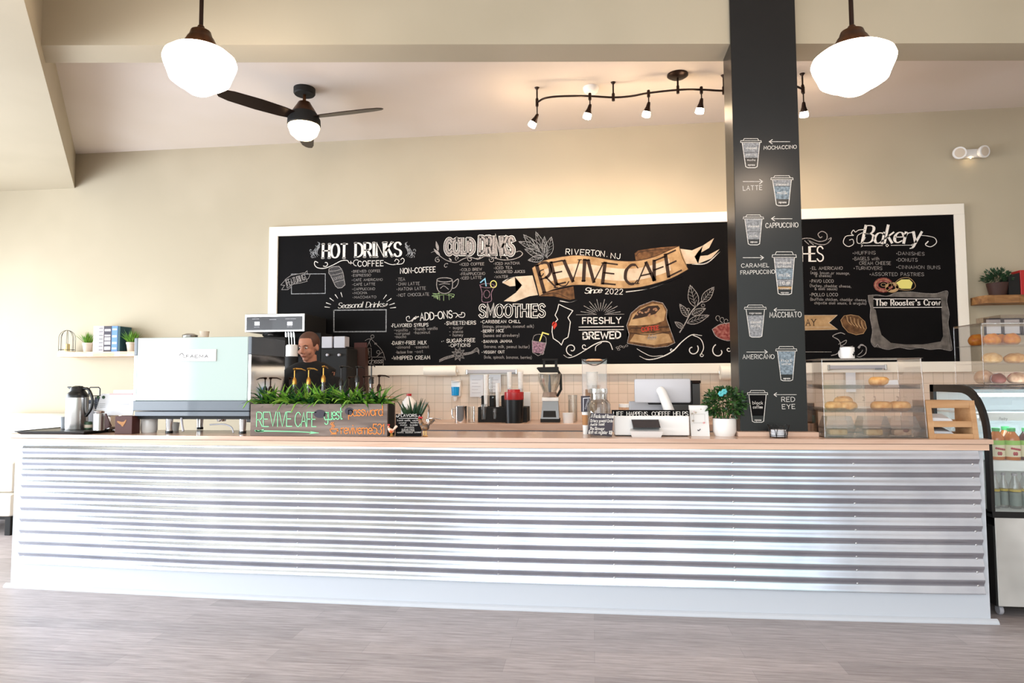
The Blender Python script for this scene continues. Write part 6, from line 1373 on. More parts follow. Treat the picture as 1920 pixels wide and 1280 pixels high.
# ---------------------------------------------------------------- pastry case
cY0, cY1 = .07, .40
b0, b1 = P2(1547, 815, cY0), P2(1739, 815, cY0); tL, tR = P2(1541, 673, cY0+.02), P2(1726, 672, cY0+.02); zT = tL[1]
zs1, zs2 = P2(1640, 729, cY0)[1], P2(1640, 773, cY0)[1]
pc = thing('pastry_case', 'clear three-tier acrylic pastry case on the counter beside the black column', 'display case', ((b0[0]+b1[0])/2, .2, ZT))
def quadp(pts, th, nrm):
    n = Vector(nrm)*th; return MB().hexa([Vector(p) for p in pts], [Vector(p)+n for p in pts])
quadp([(b0[0], cY0, ZT), (b0[0], cY1, ZT), (tL[0], cY1, zT), (tL[0], cY0+.02, zT)], .004, (-1, 0, 0)).build('side_panel', 'acrylic', pc)
quadp([(b1[0], cY0, ZT), (b1[0], cY1, ZT), (tR[0], cY1, zT), (tR[0], cY0+.02, zT)], .004, (1, 0, 0)).build('side_panel', 'acrylic', pc)
quadp([(tL[0]-.01, cY0+.01, zT), (tR[0]+.01, cY0+.01, zT), (tR[0]+.01, cY1+.01, zT), (tL[0]-.01, cY1+.01, zT)], .004, (0, 0, 1)).build('top_panel', 'acrylic', pc)
quadp([(b0[0], cY0-.001, ZT+.002), (b1[0], cY0-.001, ZT+.002), (tR[0], cY0+.019, zT-.13), (tL[0], cY0+.019, zT-.13)], .003, (0, -1, 0)).build('front_panel', 'acrylic', pc)
MB().box(b0[0], b1[0], cY0, cY1, ZT, ZT+.005).build('base_panel', 'acrylic', pc)
for z, d0 in ((zs1, .05), (zs2, .02)):
    f = (z-ZT)/(zT-ZT); xr_ = b1[0]+(tR[0]-b1[0])*f; xl_ = b0[0]+(tL[0]-b0[0])*f
    sh = quadp([(xl_, cY0+d0, z), (xr_, cY0+d0, z), (xr_, cY1, z+.02), (xl_, cY1, z+.02)], .004, (0, 0, 1)).build('tray', 'acrylic', pc)
    MB().box(xl_, xr_, cY0+d0-.004, cY0+d0, z-.002, z+.026).box(xl_, xl_+.003, cY0+d0, cY1, z, z+.03).box(xr_-.003, xr_, cY0+d0, cY1, z, z+.03).build('tray_lip', 'acrylic_edge', sh)
mb = MB()
for x, x2 in ((b0[0], tL[0]), (b1[0], tR[0])):
    mb.tube([(x, cY0, ZT), (x2, cY0+.02, zT)], .0022, 5); mb.tube([(x, cY1, ZT), (x2, cY1, zT)], .0022, 5); mb.tube([(x, cY0, ZT+.004), (x, cY1, ZT+.004)], .0022, 5); mb.tube([(x2, cY0+.02, zT), (x2, cY1, zT)], .003, 5)
mb.tube([(tL[0], cY0+.015, zT), (tR[0], cY0+.015, zT)], .002, 5).tube([(b0[0], cY0, ZT+.004), (b1[0], cY0, ZT+.004)], .0022, 5).build('polished_edges', 'acrylic_edge', pc)
mb = MB()
for px in (1571, 1619, 1640, 1683): x, z = P2(px, 742, cY1-.02); mb.tube([(x, cY1-.01, z-.03), (x, cY1-.03, z-.03), (x, cY1-.03, z-.006), (x, cY1-.01, z-.006)], .004, 6)
mb.build('rear_door_pull', 'acrylic_edge', pc)
def bagel_mesh(r=.05):
    mb = MB(); pts = [Vector((r*.58*math.cos(2*PI*i/20), r*.58*math.sin(2*PI*i/20), 0)) for i in range(20)]
    mb.tube(pts, r*.5, 12, True); 
    for v in mb.bm.verts: v.co.z = v.co.z*1.05+r*.5
    return mb
def place(mesh_o, name, label, cat, loc, rot=(0, 0, 0), sc_=1, group=None):
    o = mesh_o.copy(); COL.objects.link(o); o.name = name; o.location = loc; o.rotation_euler = rot; o.scale = (sc_,)*3
    return tag(o, label, cat, group)
proto = bagel_mesh().build('bagel', 'crust', smooth=True)
first = True
def bagel(label, px, Y, z, rot=(0, 0, 0), s=1, group='bagels in the acrylic case'):
    global first
    if first: o = proto; o.location = (P2(px, 770, Y)[0], Y, z); o.rotation_euler = rot; o.scale = (s,)*3; tag(o, label, 'bagel', group); first = False; return o
    return place(proto, 'bagel', label, 'bagel', (P2(px, 770, Y)[0], Y, z), rot, s, group)
zb2 = zs2+.008
bagel('bagel at the front left of the middle tray of the acrylic case', 1566, .15, zb2, s=1.1)
bagel('bagel overlapping the front left one on the middle tray', 1588, .14, zb2, s=1.12)
bagel('bagel leaning on top of the two at the left of the middle tray', 1582, .19, zb2+.03, (.15, -.1, 0), 1.05)
bagel('left of the two bagels at the right of the middle tray', 1653, .15, zb2-.002, s=1.15)
bagel('rightmost bagel on the middle tray of the acrylic case', 1687, .15, zb2-.002, s=1.15)
bagel('darker half bagel alone on the top tray of the acrylic case', 1650, .2, zs1+.018, s=1.1)
o = MB().hexa([(P2(1657, 720, .16)[0], .15, zs1+.008), (P2(1685, 720, .16)[0], .15, zs1+.008), (P2(1685, 720, .16)[0], .25, zs1+.014), (P2(1657, 720, .16)[0], .25, zs1+.014)], [(P2(1659, 720, .16)[0], .16, zs1+.05), (P2(1683, 720, .16)[0], .16, zs1+.055), (P2(1681, 720, .16)[0], .24, zs1+.05), (P2(1660, 720, .16)[0], .24, zs1+.055)]).build('wrapped_pastry', 'paper'); tag(o, 'pastry in white paper beside the half bagel on the top tray', 'pastry')
for i, (px, w, h_, lab) in enumerate(((1573, 50, 1, 'left clear clamshell box on the bottom tray of the acrylic case'), (1640, 48, 1, 'middle clear clamshell box on the bottom tray of the acrylic case'), (1693, 50, 1, 'right clear clamshell box on the bottom tray, holding a pinkish pastry'))):
    Yc = .13; x = P2(px, 790, Yc)[0]; r = w/2*(Yc+DC)/F; H = P2(px, 781, Yc-.05)[1]-ZT-.006
    t = thing('clamshell_box', lab, 'clamshell', (x, Yc+.04, ZT+.006), 0, 'clear boxes in the acrylic case')
    z = ZT+.006; f = lambda r_, d, zz: [(x-r_, Yc-.03+d, zz), (x+r_, Yc-.03+d, zz), (x+r_, Yc+.11-d, zz), (x-r_, Yc+.11-d, zz)]
    mb = MB(); mb.hexa(f(r*.86, .01, z), f(r, 0, z+H*.4)); mb.hexa(f(r, 0, z+H*.41), f(r*.8, .02, z+H)); mb.build('shell', 'pet', t)
    MB().tube([Vector(p) for p in f(r*1.02, -.002, z+H*.405)], .003, 6, True).build('rim', 'acrylic_edge', t)
    o = MB().box(x-r*.6, x+r*.62, Yc+.005, Yc+.075, z+.004, z+H*.36, .012).build('boxed_pastry', 'dough' if i < 2 else 'bread_pale', smooth=True); tag(o, ('pale pastry in the left clear box', 'pale pastry in the middle clear box', 'pinkish pastry in the right clear box')[i], 'pastry', 'pastries in the clear boxes')
    if i == 2: MB().sphere((x+r*.2, Yc+.003, z+H*.3), (.018, .006, .012), 10, 6).build('filling', 'berry', o, smooth=True)
# mug on top
mY = .18; mx, mz = P2(1592.5, 676, mY); r = 12*(mY+DC)/F; h = P2(1592, 650.5, mY)[1]-zT-.005
mg = thing('enamel_mug', 'white mug with a small black bird, standing on the acrylic pastry case', 'mug', (mx, mY+.03, zT+.0045)); MB().lathe([(r*.96, 0), (r, .004), (r, h), (r*.93, h), (r*.9, .006)], (mx, mY+.03, zT+.0045)).build('mug_body', 'white_ceramic', mg, smooth=True)
MB().tube(bez([(mx-r*.3, mY+.03+r*.9, zT+h*.85), (mx-r*.5, mY+.03+r*1.7, zT+h*.75), (mx-r*.5, mY+.03+r*1.6, zT+h*.3), (mx-r*.3, mY+.03+r*.9, zT+h*.2)], 5), .006).build('handle', 'white_ceramic', mg, smooth=True)
mb = MB(); 
for (a0, zz, w_, hh) in ((.55, .42, .012, .006), (.75, .52, .006, .012), (.66, .35, .004, .008)): 
    a = -PI/2+a0; mb.sphere((mx+r*math.cos(a)*1.0, mY+.03+r*math.sin(a)*1.0, zT+h*zz), (w_, .003, hh), 8, 6)
mb.build('bird_print', 'matte_black', mg, smooth=True)
# dark box between column and case
x0, x1 = P2(1519, 800, .41)[0], P2(1534, 800, .41)[0]; zz1 = P2(1530, 756, .41)[1]
kb = thing('bottle_crate', 'dark brown wooden holder squeezed between the column and the acrylic case', 'holder', ((x0+x1)/2, .36, ZT)); MB().box(x0, x0+.012, .405, .478, ZT, zz1).box(x1-.012, x1, .405, .478, ZT, zz1-.03).box(x0, x1, .47, .478, ZT, zz1).box(x0, x1, .405, .412, ZT, ZT+.07).build('frame', 'rustic_shelf', kb)
MB().box(x0+.014, x1-.014, .415, .465, ZT+.003, ZT+.12, .004).build('contents', 'leaf_aloe', kb)
# ---------------------------------------------------------------- bamboo rack
rY0, rY1 = .06, .26
a0, a1 = P2(1743, 816, rY0)[0], P2(1836, 816, rY0)[0]; zt_ = P2(1790, 751, rY0)[1]; L_ = a1-a0; hh = zt_-ZT
rk = thing('bamboo_rack', 'bamboo two-tier rack holding paper bags at the right end of the counter', 'rack', ((a0+a1)/2, .16, ZT))
for x in (a0, a1-.03):
    MB().prismx([(rY0, ZT), (rY1, ZT), (rY1, zt_), (rY0+.035, zt_)], x, x+.03).build('side_board', 'bamboo', rk)
for f0, f1, dy in ((0, .13, 0), (.3, .46, .012), (.8, 1, .032)):
    MB().box(a0+.03, a1-.03, rY0+dy, rY0+dy+.012, ZT+hh*f0, ZT+hh*f1, .002).build('front_slat', 'bamboo', rk); MB().box(a0+.03, a1-.03, rY1-.012, rY1, ZT+hh*f0, ZT+hh*f1, .002).build('back_slat', 'bamboo', rk)
for f in (.02, .32): MB().box(a0+.03, a1-.03, rY0+.02, rY1-.012, ZT+hh*f, ZT+hh*f+.008).build('tier', 'bamboo', rk)
for i, (f, d, lab) in enumerate(((.05, .2, 'white paper bags lying in the lower tier of the bamboo rack'), (.36, .26, 'white paper bags lying in the upper tier of the bamboo rack'))):
    o = MB().hexa([(a0+.036, rY0+.03, ZT+hh*f+.003), (a1-.11, rY0+.03, ZT+hh*f+.003), (a1-.1, rY1-.02, ZT+hh*f+.003), (a0+.036, rY1-.02, ZT+hh*f+.003)], [(a0+.036, rY0+.04, ZT+hh*(f+d*.7)), (a1-.13, rY0+.05, ZT+hh*(f+d*.6)), (a1-.12, rY1-.02, ZT+hh*(f+d)), (a0+.036, rY1-.02, ZT+hh*(f+d))]).build('paper_bags', 'paper'); tag(o, lab, 'paper bags')
# ---------------------------------------------------------------- refrigerated display
FY = .15; FX = max(pY(1857, 900, FY).x, XT1+.012); FW = .95; FD = .68
zA = pY(1857, 970, FY).z; zB = pY(1860, 1137, FY).z; zTop = 1.385; zC = 1.12
fr = thing('display_fridge', 'black curved-glass refrigerated display with a steel lower panel', 'refrigerator', (FX+FW/2, FY+FD/2, 0))
MB().box(FX+.004, FX+FW-.004, FY+.004, FY+FD, zB, zA-.05, .004).build('lower_cabinet', 'matte_black', fr)
MB().box(FX+.012, FX+FW-.012, FY-.004, FY+.004, zB+.004, zA, .003).build('lower_panel', 'fridge_steel', fr, label='brushed steel lower panel')
MB().box(FX, FX+FW, FY-.006, FY+FD, zA+.0, zA+.035, .003).build('sill', 'matte_black', fr)
prof = [(FY, zA+.02), (FY, .7), (FY, .95), (FY+.005, 1.1), (FY+.03, 1.2), (FY+.085, 1.29), (FY+.16, 1.35), (FY+.25, 1.38), (FY+.36, zTop), (FY+FD, zTop)]
prof = [(v.x, v.y) for v in bez([(a, b, 0) for a, b in prof], 3)]
inn = []
for i, (y, z) in enumerate(prof):
    y2, z2 = prof[min(i+1, len(prof)-1)]; y1, z1 = prof[max(i-1, 0)]; d = Vector((y2-y1, z2-z1)).normalized(); n = Vector((d.y, -d.x)); inn.append((y+n.x*.05, z+n.y*.05))
for X0 in (FX, FX+FW-.02):
    mb = MB()
    for i in range(len(prof)-1):
        q = [prof[i], prof[i+1], inn[i+1], inn[i]]; mb.hexa([(X0, y, z) for y, z in q], [(X0+.02, y, z) for y, z in q])
    mb.box(X0, X0+.02, FY+FD-.05, FY+FD, zA, zTop); mb.build('side_frame', 'black_plastic', fr)
    mb = MB(); mb.face([(X0+.01, y, z) for y, z in inn]+[(X0+.01, FY+FD-.05, zTop-.05), (X0+.01, FY+FD-.05, zA+.02)]); mb.build('side_glass', 'glass', fr)
mb = MB()
for i in range(len(prof)-1):
    if prof[i][0] < FY+.34: mb.face([(FX+.02, prof[i][0], prof[i][1]), (FX+FW-.02, prof[i][0], prof[i][1]), (FX+FW-.02, prof[i+1][0], prof[i+1][1]), (FX+.02, prof[i+1][0], prof[i+1][1])])
mb.build('curved_front_glass', 'glass', fr, smooth=True)
MB().box(FX+.02, FX+FW-.02, FY+.3, FY+FD, zTop-.03, zTop, .003).build('top', 'black_plastic', fr)
MB().box(FX+.02, FX+FW-.02, FY+FD-.02, FY+FD, zA+.035, zTop-.03).box(FX+.02, FX+FW-.02, FY+.01, FY+FD-.02, zA+.03, zA+.036).build('inner_lining', 'cool_white', fr)
zsA, zsB = pY(1890, 863, FY+.08).z, pY(1890, 882, FY+.08).z; zsC = pY(1890, 801, FY+.1).z
zsU = pY(1890, 775, FY+.12).z
MB().box(FX+.025, FX+FW-.025, FY+.07, FY+FD-.03, zsA-.012, zsA).box(FX+.025, FX+FW-.025, FY+.065, FY+.075, zsB, zsA+.0).build('shelf', 'cool_white', fr)
MB().box(FX+.025, FX+FW-.025, FY+.14, FY+FD-.03, zsU-.01, zsU).box(FX+.025, FX+FW-.025, FY+.13, FY+.14, zsU-.045, zsU+.004).build('shelf', 'cool_white', fr)
mb = MB(); mb.box(FX+.04, FX+FW-.04, FY+.2, FY+.24, zTop-.075, zTop-.055); mb.box(FX+.04, FX+FW-.04, FY+.16, FY+.18, zsU-.03, zsU-.015).build('led_tube', 'led_glow', fr)
mb = MB()
for x in (FX+.05, FX+FW-.05):
    for y in (FY+.06, FY+FD-.06): mb.lathe([(.026, -.012), (.03, -.006), (.03, .006), (.026, .012)], (x, y, .03), (1, 0, 0), 16); mb.box(x-.012, x+.012, y-.012, y+.012, .045, zB, .001)
mb.build('caster', 'grey_plastic', fr, smooth=True)
Vb = Board(FY+.128, 1, 0, 0); mb = MB(); Vb.text(mb, 'Pastry', 1873, 787, 1888, 787, 5, .12, .2); mb.build('shelf_lettering', 'mug_grey', fr, recalc=False)
# bottles
def juice(label, px, Y, liq, z0, h):
    x = pY(px, 830, Y).x; r = h*.215; t = thing('juice_bottle', label, 'bottle', (x, Y, z0), 0, 'juice bottles in the display fridge')
    MB().lathe([(r*.9, 0), (r, h*.04), (r, h*.62), (r*.92, h*.7), (r*.5, h*.84), (r*.44, h*.88)], (x, Y, z0), n=20).build('bottle', liq, t, smooth=True)
    MB().lathe([(r*.5, 0), (r*.52, h*.1), (r*.46, h*.11)], (x, Y, z0+h*.87), n=20).build('cap', 'cap_green', t, smooth=True)
    MB().lathe([(r*1.015, 0), (r*1.015, h*.14)], (x, Y, z0+h*.46), n=20).build('upper_label', 'label_green', t, smooth=True)
    MB().lathe([(r*1.012, 0), (r*1.012, h*.36)], (x, Y, z0+h*.1), n=20).build('lower_label', 'label_cream', t, smooth=True)
    mb = MB(); 
    for k in range(5): a = -PI/2-.5+k*.25; mb.sphere((x+r*1.0*math.cos(a), Y+r*1.0*math.sin(a), z0+h*(.36-.01*k)), (r*.2, .004, h*.035), 8, 6)
    for a in (-PI/2-.25, -PI/2): mb.sphere((x+r*math.cos(a), Y+r*math.sin(a), z0+h*.2), (r*.2, .004, h*.06), 8, 6)
    mb.build('label_print', 'label_red', t, smooth=True)
hj = zsC-zsA
juice('amber juice bottle at the left end of the front row', 1868, FY+.14, 'juice_amber', zsA, hj)
juice('amber juice bottle, second in the front row', 1897, FY+.13, 'juice_amber', zsA, hj)
juice('dark purple juice bottle at the right edge of the picture', 1925, FY+.13, 'juice_purple', zsA, hj)
juice('amber juice bottle in the row behind, between the front two', 1886, FY+.25, 'juice_amber', zsA, hj)
def water(label, px, Y, z0, h, s=1):
    x = pY(px, 920, Y).x; r = .031*s; t = thing('water_bottle', label, 'bottle', (x, Y, z0), 0, 'clear bottles on the lower fridge shelf')
    MB().lathe([(r*.9, 0), (r, .01), (r, h*.55), (r*.95, h*.66), (r*.45, h*.85), (r*.42, h*.93)], (x, Y, z0), n=16).build('bottle', 'pet', t, smooth=True)
    MB().lathe([(r*.48, 0), (r*.48, h*.07)], (x, Y, z0+h*.92), n=16).build('cap', 'grey_plastic', t, smooth=True)
    MB().lathe([(r*1.02, 0), (r*1.02, h*.38)], (x, Y, z0+h*.08), n=16).build('label_sleeve', 'label_grey', t, smooth=True); MB().lathe([(r*1.03, 0), (r*1.03, h*.06)], (x, Y, z0+h*.48), n=16).build('yellow_band', 'cap_yellow', t, smooth=True)
zw = zA+.037; hw = pY(1890, 886, FY+.12).z-zw
for i, (px, lab) in enumerate(((1866, 'clear bottle at the left end of the lower fridge shelf'), (1882, 'clear bottle, second on the lower fridge shelf'), (1903, 'clear bottle, third on the lower fridge shelf'), (1922, 'clear bottle at the picture edge on the lower fridge shelf'))): water(lab, px, FY+.12+.02*(i % 2), zw, hw, 1.05 if i > 1 else .75)
# ---------------------------------------------------------------- case on the fridge
kY0, kY1 = FY+.27, FY+.60; kx0 = pY(1845, 718, kY0).x; kx1 = kx0+.62; kz1 = pY(1842, 606, kY0).z; kz0 = zTop+.002
kc = thing('pastry_case', 'clear acrylic pastry case standing on top of the display fridge', 'display case', ((kx0+kx1)/2, kY0+.15, kz0))
for x in (kx0, kx1): MB().box(x-.002, x+.002, kY0, kY1, kz0, kz1).build('side_panel', 'acrylic', kc)
MB().box(kx0, kx1, kY0, kY1, kz1, kz1+.004).build('top_panel', 'acrylic', kc); MB().box(kx0, kx1, kY0-.003, kY0, kz0, kz1).build('front_panel', 'acrylic', kc)
zk1, zk2 = pY(1870, 647, kY0+.02).z, pY(1870, 682, kY0+.02).z
for z in (kz0, zk2, zk1): MB().box(kx0+.003, kx1-.003, kY0+.004, kY1-.004, z, z+.004).box(kx0+.003, kx1-.003, kY0+.004, kY0+.007, z, z+.015).build('tray', 'acrylic', kc)
mb = MB(); mb.tube([(kx0, kY0, kz0), (kx0, kY0, kz1)], .0028, 5).tube([(kx0, kY0, kz1), (kx1, kY0, kz1)], .0028, 5).tube([(kx0, kY1, kz0), (kx0, kY1, kz1)], .0028, 5).tube([(kx0, kY0, kz1), (kx0, kY1, kz1)], .0028, 5).build('polished_edges', 'acrylic_edge', kc)
def bun(name, label, px, Y, z, m, rx=.05, ry=.045, rz=.032, group='pastries in the case on the fridge', cat='pastry', stripe=None):
    x = pY(px, 640, Y).x; t = MB().sphere((0, 0, rz*.8), (rx, ry, rz), 18, 12)
    for v in t.bm.verts: v.co.z = max(v.co.z, 0)+.002*math.sin(v.co.x*160)*(1 if v.co.z > rz*.8 else 0)
    o = t.build(name, m, smooth=True); o.location = (x, Y, z+.0045); tag(o, label, cat, group)
    if stripe:
        c = MB().sphere((0, 0, rz*.8), (rx*1.02, ry*.3, rz*1.04), 14, 10)
        for v in c.bm.verts: v.co.z = max(v.co.z, .001)
        c = c.build('icing', stripe); c.parent = o
    return o
bun('danish', 'glossy orange danish at the back left of the top tray', 1832, kY0+.2, zk1, 'glazed', .055, .045, .045)
bun('danish', 'glossy orange danish, front left on the top tray', 1861, kY0+.06, zk1, 'glazed', .05, .045, .042)
bun('danish', 'glossy orange danish between the two front ones, behind', 1876, kY0+.15, zk1, 'glazed', .045, .04, .042)
bun('danish', 'glossy orange danish, front right on the top tray', 1897, kY0+.06, zk1, 'glazed', .052, .045, .042)
bun('bread_loaf', 'pale loaf at the left of the middle tray on the fridge', 1858, kY0+.11, zk2, 'dough', .06, .06, .04)
bun('bread_loaf', 'browner loaf at the right of the middle tray on the fridge', 1903, kY0+.11, zk2, 'crust', .07, .06, .038)
bun('wrapped_roll', 'pale round pastry at the left of the bottom tray on the fridge', 1842, kY0+.15, kz0, 'bread_pale', .06, .05, .05)
bun('wrapped_roll', 'iced brown pastry in the middle of the bottom tray on the fridge', 1868, kY0+.07, kz0, 'berry', .045, .045, .038, stripe='paper')
bun('wrapped_roll', 'wrapped red and cream pastry at the right of the bottom tray on the fridge', 1904, kY0+.08, kz0, 'bread_pale', .06, .05, .04, stripe='label_red')
o = quadp([(pY(1880, 600, kY0).x, kY0+.02, kz1+.006), (kx1-.04, kY0+.02, kz1+.006), (kx1-.04, kY1-.03, kz1+.006), (pY(1880, 600, kY0).x, kY1-.03, kz1+.006)], .05, (0, 0, 1)).build('clear_lid', 'acrylic_edge'); tag(o, 'clear plastic lid lying on the case on the fridge', 'lid')
# ---------------------------------------------------------------- right wall shelf and frames
wy = 2.08; x0 = pY(1846, 560, wy).x; x1 = x0+.9; z1, z0 = Z_(1890, 552.5, wy), Z_(1890, 567, wy); rn = random.Random(21)
o = MB().prismz([(x0, 2.3), (x0-.01, 2.15)]+[(x0+.02+(x1-x0)*i/14, wy+rn.uniform(-.012, .012)) for i in range(15)]+[(x1+.02, 2.3)], z0, z1).build('wall_shelf', 'rustic_shelf'); tag(o, 'dark live-edge wall shelf at the right edge of the picture', 'shelf')
Yp = 2.18; x = pY(1871, 545, Yp).x; pt = thing('potted_plant', 'dark leafy plant in a brown pot on the right wall shelf', 'potted plant', (x, Yp, z1)); h = Z_(1871, 531, Yp)-z1
MB().lathe([(.065, 0), (.088, h), (.08, h), (.06, .01)], (x, Yp, z1)).build('pot', 'pot_brown', pt, smooth=True); MB().lathe([(.08, h-.012), (.08, h-.008)], (x, Yp, z1)).build('soil', 'soil', pt)
mb = MB(); random.seed(14)
for i in range(420):
    a = random.uniform(0, 2*PI); zz = random.uniform(-.2, 1); rr = math.sqrt(max(0, 1-zz*zz)); R_ = random.uniform(.3, 1); p = Vector((x, Yp, z1+h+.03))+Vector((.125*rr*math.cos(a), .1*rr*math.sin(a), .10*zz))*R_
    mb.leaf(p, (math.cos(a)*rr, math.sin(a)*rr, zz+random.uniform(-.5, .6)), random.uniform(.025, .04), .014)
mb.build('foliage', 'leaf_aloe', pt, recalc=False)
xa, xb = pY(1893, 540, wy+.02).x, pY(1914, 540, wy+.02).x; zz = Z_(1900, 511, wy+.02)
o = MB().hexa([(xa, wy+.03, z1), (xb, wy+.03, z1), (xb, wy+.16, z1), (xa, wy+.16, z1)], [(xa, wy+.03, zz-.04), (xb, wy+.03, zz), (xb, wy+.16, zz), (xa, wy+.16, zz-.04)]).build('black_coffee_bag', 'matte_black'); tag(o, 'black bag between the plant and the red box on the right shelf', 'bag')
o = MB().box(xb+.006, xb+.12, wy+.03, wy+.16, z1, Z_(1915, 506, wy+.03), .004).build('red_box', 'red_plastic'); tag(o, 'red box at the picture edge on the right wall shelf', 'box')
for i, (pa_, pb_, l) in enumerate(((1847, 1879, 'left framed certificate on the wall below the right shelf'), (1881, 1914, 'right framed certificate on the wall below the right shelf'), (1917, 1950, 'third framed certificate, cut by the picture edge'))):
    a, b = pY(pa_, 628, 2.285), pY(pb_, 596, 2.285); t = thing('certificate_frame', l, 'picture frame', ((a.x+b.x)/2, 2.3, a.z), 0, 'framed certificates')
    MB().box(a.x, b.x, 2.28, 2.3, b.z-.012, b.z).box(a.x, b.x, 2.28, 2.3, a.z, a.z+.012).box(a.x, a.x+.012, 2.28, 2.3, a.z, b.z).box(b.x-.012, b.x, 2.28, 2.3, a.z, b.z).build('frame', 'book_navy', t)
    MB().box(a.x+.012, b.x-.012, 2.288, 2.3, a.z+.012, b.z-.012).build('paper', 'paper', t)
# emergency light
ey = 2.24; a, b = pY(1799, 295, ey), pY(1846, 277, ey); el = thing('emergency_light', 'white twin-head emergency light high on the right wall', 'emergency light', ((a.x+b.x)/2, 2.3, a.z))
MB().box(a.x, b.x, ey, 2.3, a.z, b.z, .02).build('housing', 'white_plastic', el, smooth=True)
for px, py, tx in ((1799, 286.7, -.25), (1845, 284, .35)):
    p = pY(px, py, ey-.03); ax = Vector((tx, -1, -.12)).normalized(); hd_ = MB().lathe([(.03, -.05), (.052, -.02), (.058, 0), (.055, .012)], p, ax).build('lamp_head', 'white_plastic', el, smooth=True)
    MB().lathe([(.048, .011), (.03, .014)], p, ax).build('lens', 'pot_beige', hd_, smooth=True)
MB().sphere((pY(1821, 296, ey).x, ey+.01, a.z-.004), .006, 8, 6).build('indicator', 'bulb_glow', el)
# second rail, paper and a plate switch behind the acrylic case
rail('grey ticket rail seen through the acrylic pastry case', 1553, 1661, 684, 692, 1648)
a, b = bxy(1587, 735, 2.25), bxy(1604, 692, 2.25); o = MB().box(a[0], b[0], 2.255, 2.257, a[1], b[1]).build('hanging_paper', 'paper'); tag(o, 'white paper hanging from the rail behind the acrylic pastry case', 'paper')
# ---------------------------------------------------------------- ceiling fixtures
def pendant(label, px, py, Yp):
    top = pY(px, 50, Yp); x = top.x; zt = pY(px, 52, Yp).z; zc = pY(px, 93, Yp).z; zb = pY(px, 176, Yp).z; H = zc-zb
    t = thing('pendant_lamp', label, 'pendant lamp', (x, Yp, zb), 0, 'schoolhouse pendants')
    MB().lathe([(.011, 0), (.011, 5.6-zt-.03)], (x, Yp, zt), n=12).build('rod', 'bronze', t, smooth=True)
    MB().lathe([(.065, -.03), (.065, 0)], (x, Yp, 5.6), n=24).build('ceiling_canopy', 'bronze', t, smooth=True)
    k = (zt-zc); MB().lathe([(.098, 0), (.095, k*.12), (.074, k*.42), (.07, k*.5), (.062, k*.56), (.052, k*.82), (.02, k*.98), (.018, k*1.05), (.013, k*1.1)], (x, Yp, zc)).build('fitter_cap', 'brown_metal', t, smooth=True)
    MB().lathe([(.004, 0), (.05, H*.015), (.078, H*.09), (.088, H*.17), (.125, H*.21), (.155, H*.30), (.165, H*.42), (.185, H*.62), (.191, H*.72), (.183, H*.82), (.15, H*.93), (.105, H*.985), (.09, H*1.0)], (x, Yp, zb), n=40).build('glass_shade', 'globe_glass', t, smooth=True)
pendant('milky glass pendant lamp hanging on the left', 377, 0, -.86)
pendant('milky glass pendant lamp hanging on the right, beyond the column', 1597, 0, -.86)
# fan
ZC = 3.93
fp = pZ(571, 166, ZC); fx, fyy = fp.x, fp.y
fn = thing('ceiling_fan', 'dark ceiling fan with a glowing round light', 'ceiling fan', (fx, fyy, ZC))
zz = lambda py: pY(571, py, fyy).z
MB().lathe([(.082, -.055), (.09, -.045), (.09, 0)], (fx, fyy, ZC)).build('canopy', 'matte_black', fn, smooth=True)
zh = zz(191); zm = zz(212); zk = zz(236); zl = zz(262)
MB().lathe([(.014, 0), (.014, ZC-.05-zh)], (fx, fyy, zh)).build('rod', 'brown_metal', fn, smooth=True)
MB().lathe([(.105, 0), (.085, (zh-zm)*.35), (.06, (zh-zm)*.75), (.05, zh-zm-.006), (.02, zh-zm)], (fx, fyy, zm)).build('upper_housing', 'brown_metal', fn, smooth=True)
MB().lathe([(.13, 0), (.138, .01), (.135, (zm-zk)*.5), (.105, zm-zk)], (fx, fyy, zk)).build('motor_housing', 'matte_black', fn, smooth=True)
MB().lathe([(.004, 0), (.07, .012), (.11, (zk-zl)*.4), (.13, (zk-zl)*.85), (.13, zk-zl)], (fx, fyy, zl)).build('light_bowl', 'fan_light', fn, smooth=True)
zbl = (zm+zk)/2+.01
for k in range(3):
    a = R(-8+120*k); d = Vector((math.cos(a), math.sin(a), 0)); n = Vector((-d.y, d.x, 0)); c = Vector((fx, fyy, zbl)); mb = MB(); W = [(.11, .05), (.2, .062), (.4, .07), (.62, .062), (.7, .045), (.73, .015)]
    P_ = [c+d*r_+n*w_+Vector((0, 0, w_*.25)) for r_, w_ in W]+[c+d*r_-n*w_-Vector((0, 0, w_*.25)) for r_, w_ in W[::-1]]
    mb.hexa(P_, [p+Vector((0, 0, .007)) for p in P_]); mb.build('blade', 'bronze', fn)
# track light
ZR = 3.80
rp = [(1007, 192), (1022, 184), (1050, 180.5), (1100, 180), (1150, 182.5), (1185, 180), (1215, 174.5), (1271, 168.5), (1315, 168), (1357, 170), (1400, 166), (1450, 160), (1485, 160), (1505, 167)]
rpt = [pZ(a, b, ZR) for a, b in rp]
tr = thing('track_light', 'dark bronze track light on a wavy rail with small glass spot heads', 'track light', (rpt[7].x, rpt[7].y, ZC))
MB().tube(bez(rpt, 5), .0085, 8).build('rail', 'bronze', tr, smooth=True)
mb = MB()
for i in (0, 4, 9, 13): p = rpt[i]; mb.lathe([(.013, -.03), (.013, .03), (.007, .04), (.007, ZC-ZR-.02), (.022, ZC-ZR)], p, n=12)
mb.build('standoff', 'bronze', tr, smooth=True)
p = rpt[7]; MB().lathe([(.012, -.03), (.012, .03), (.008, .04), (.008, ZC-ZR-.03), (.06, ZC-ZR-.028), (.085, ZC-ZR-.012), (.085, ZC-ZR)], p).build('ceiling_canopy', 'bronze', tr, smooth=True)
SPOTS = []
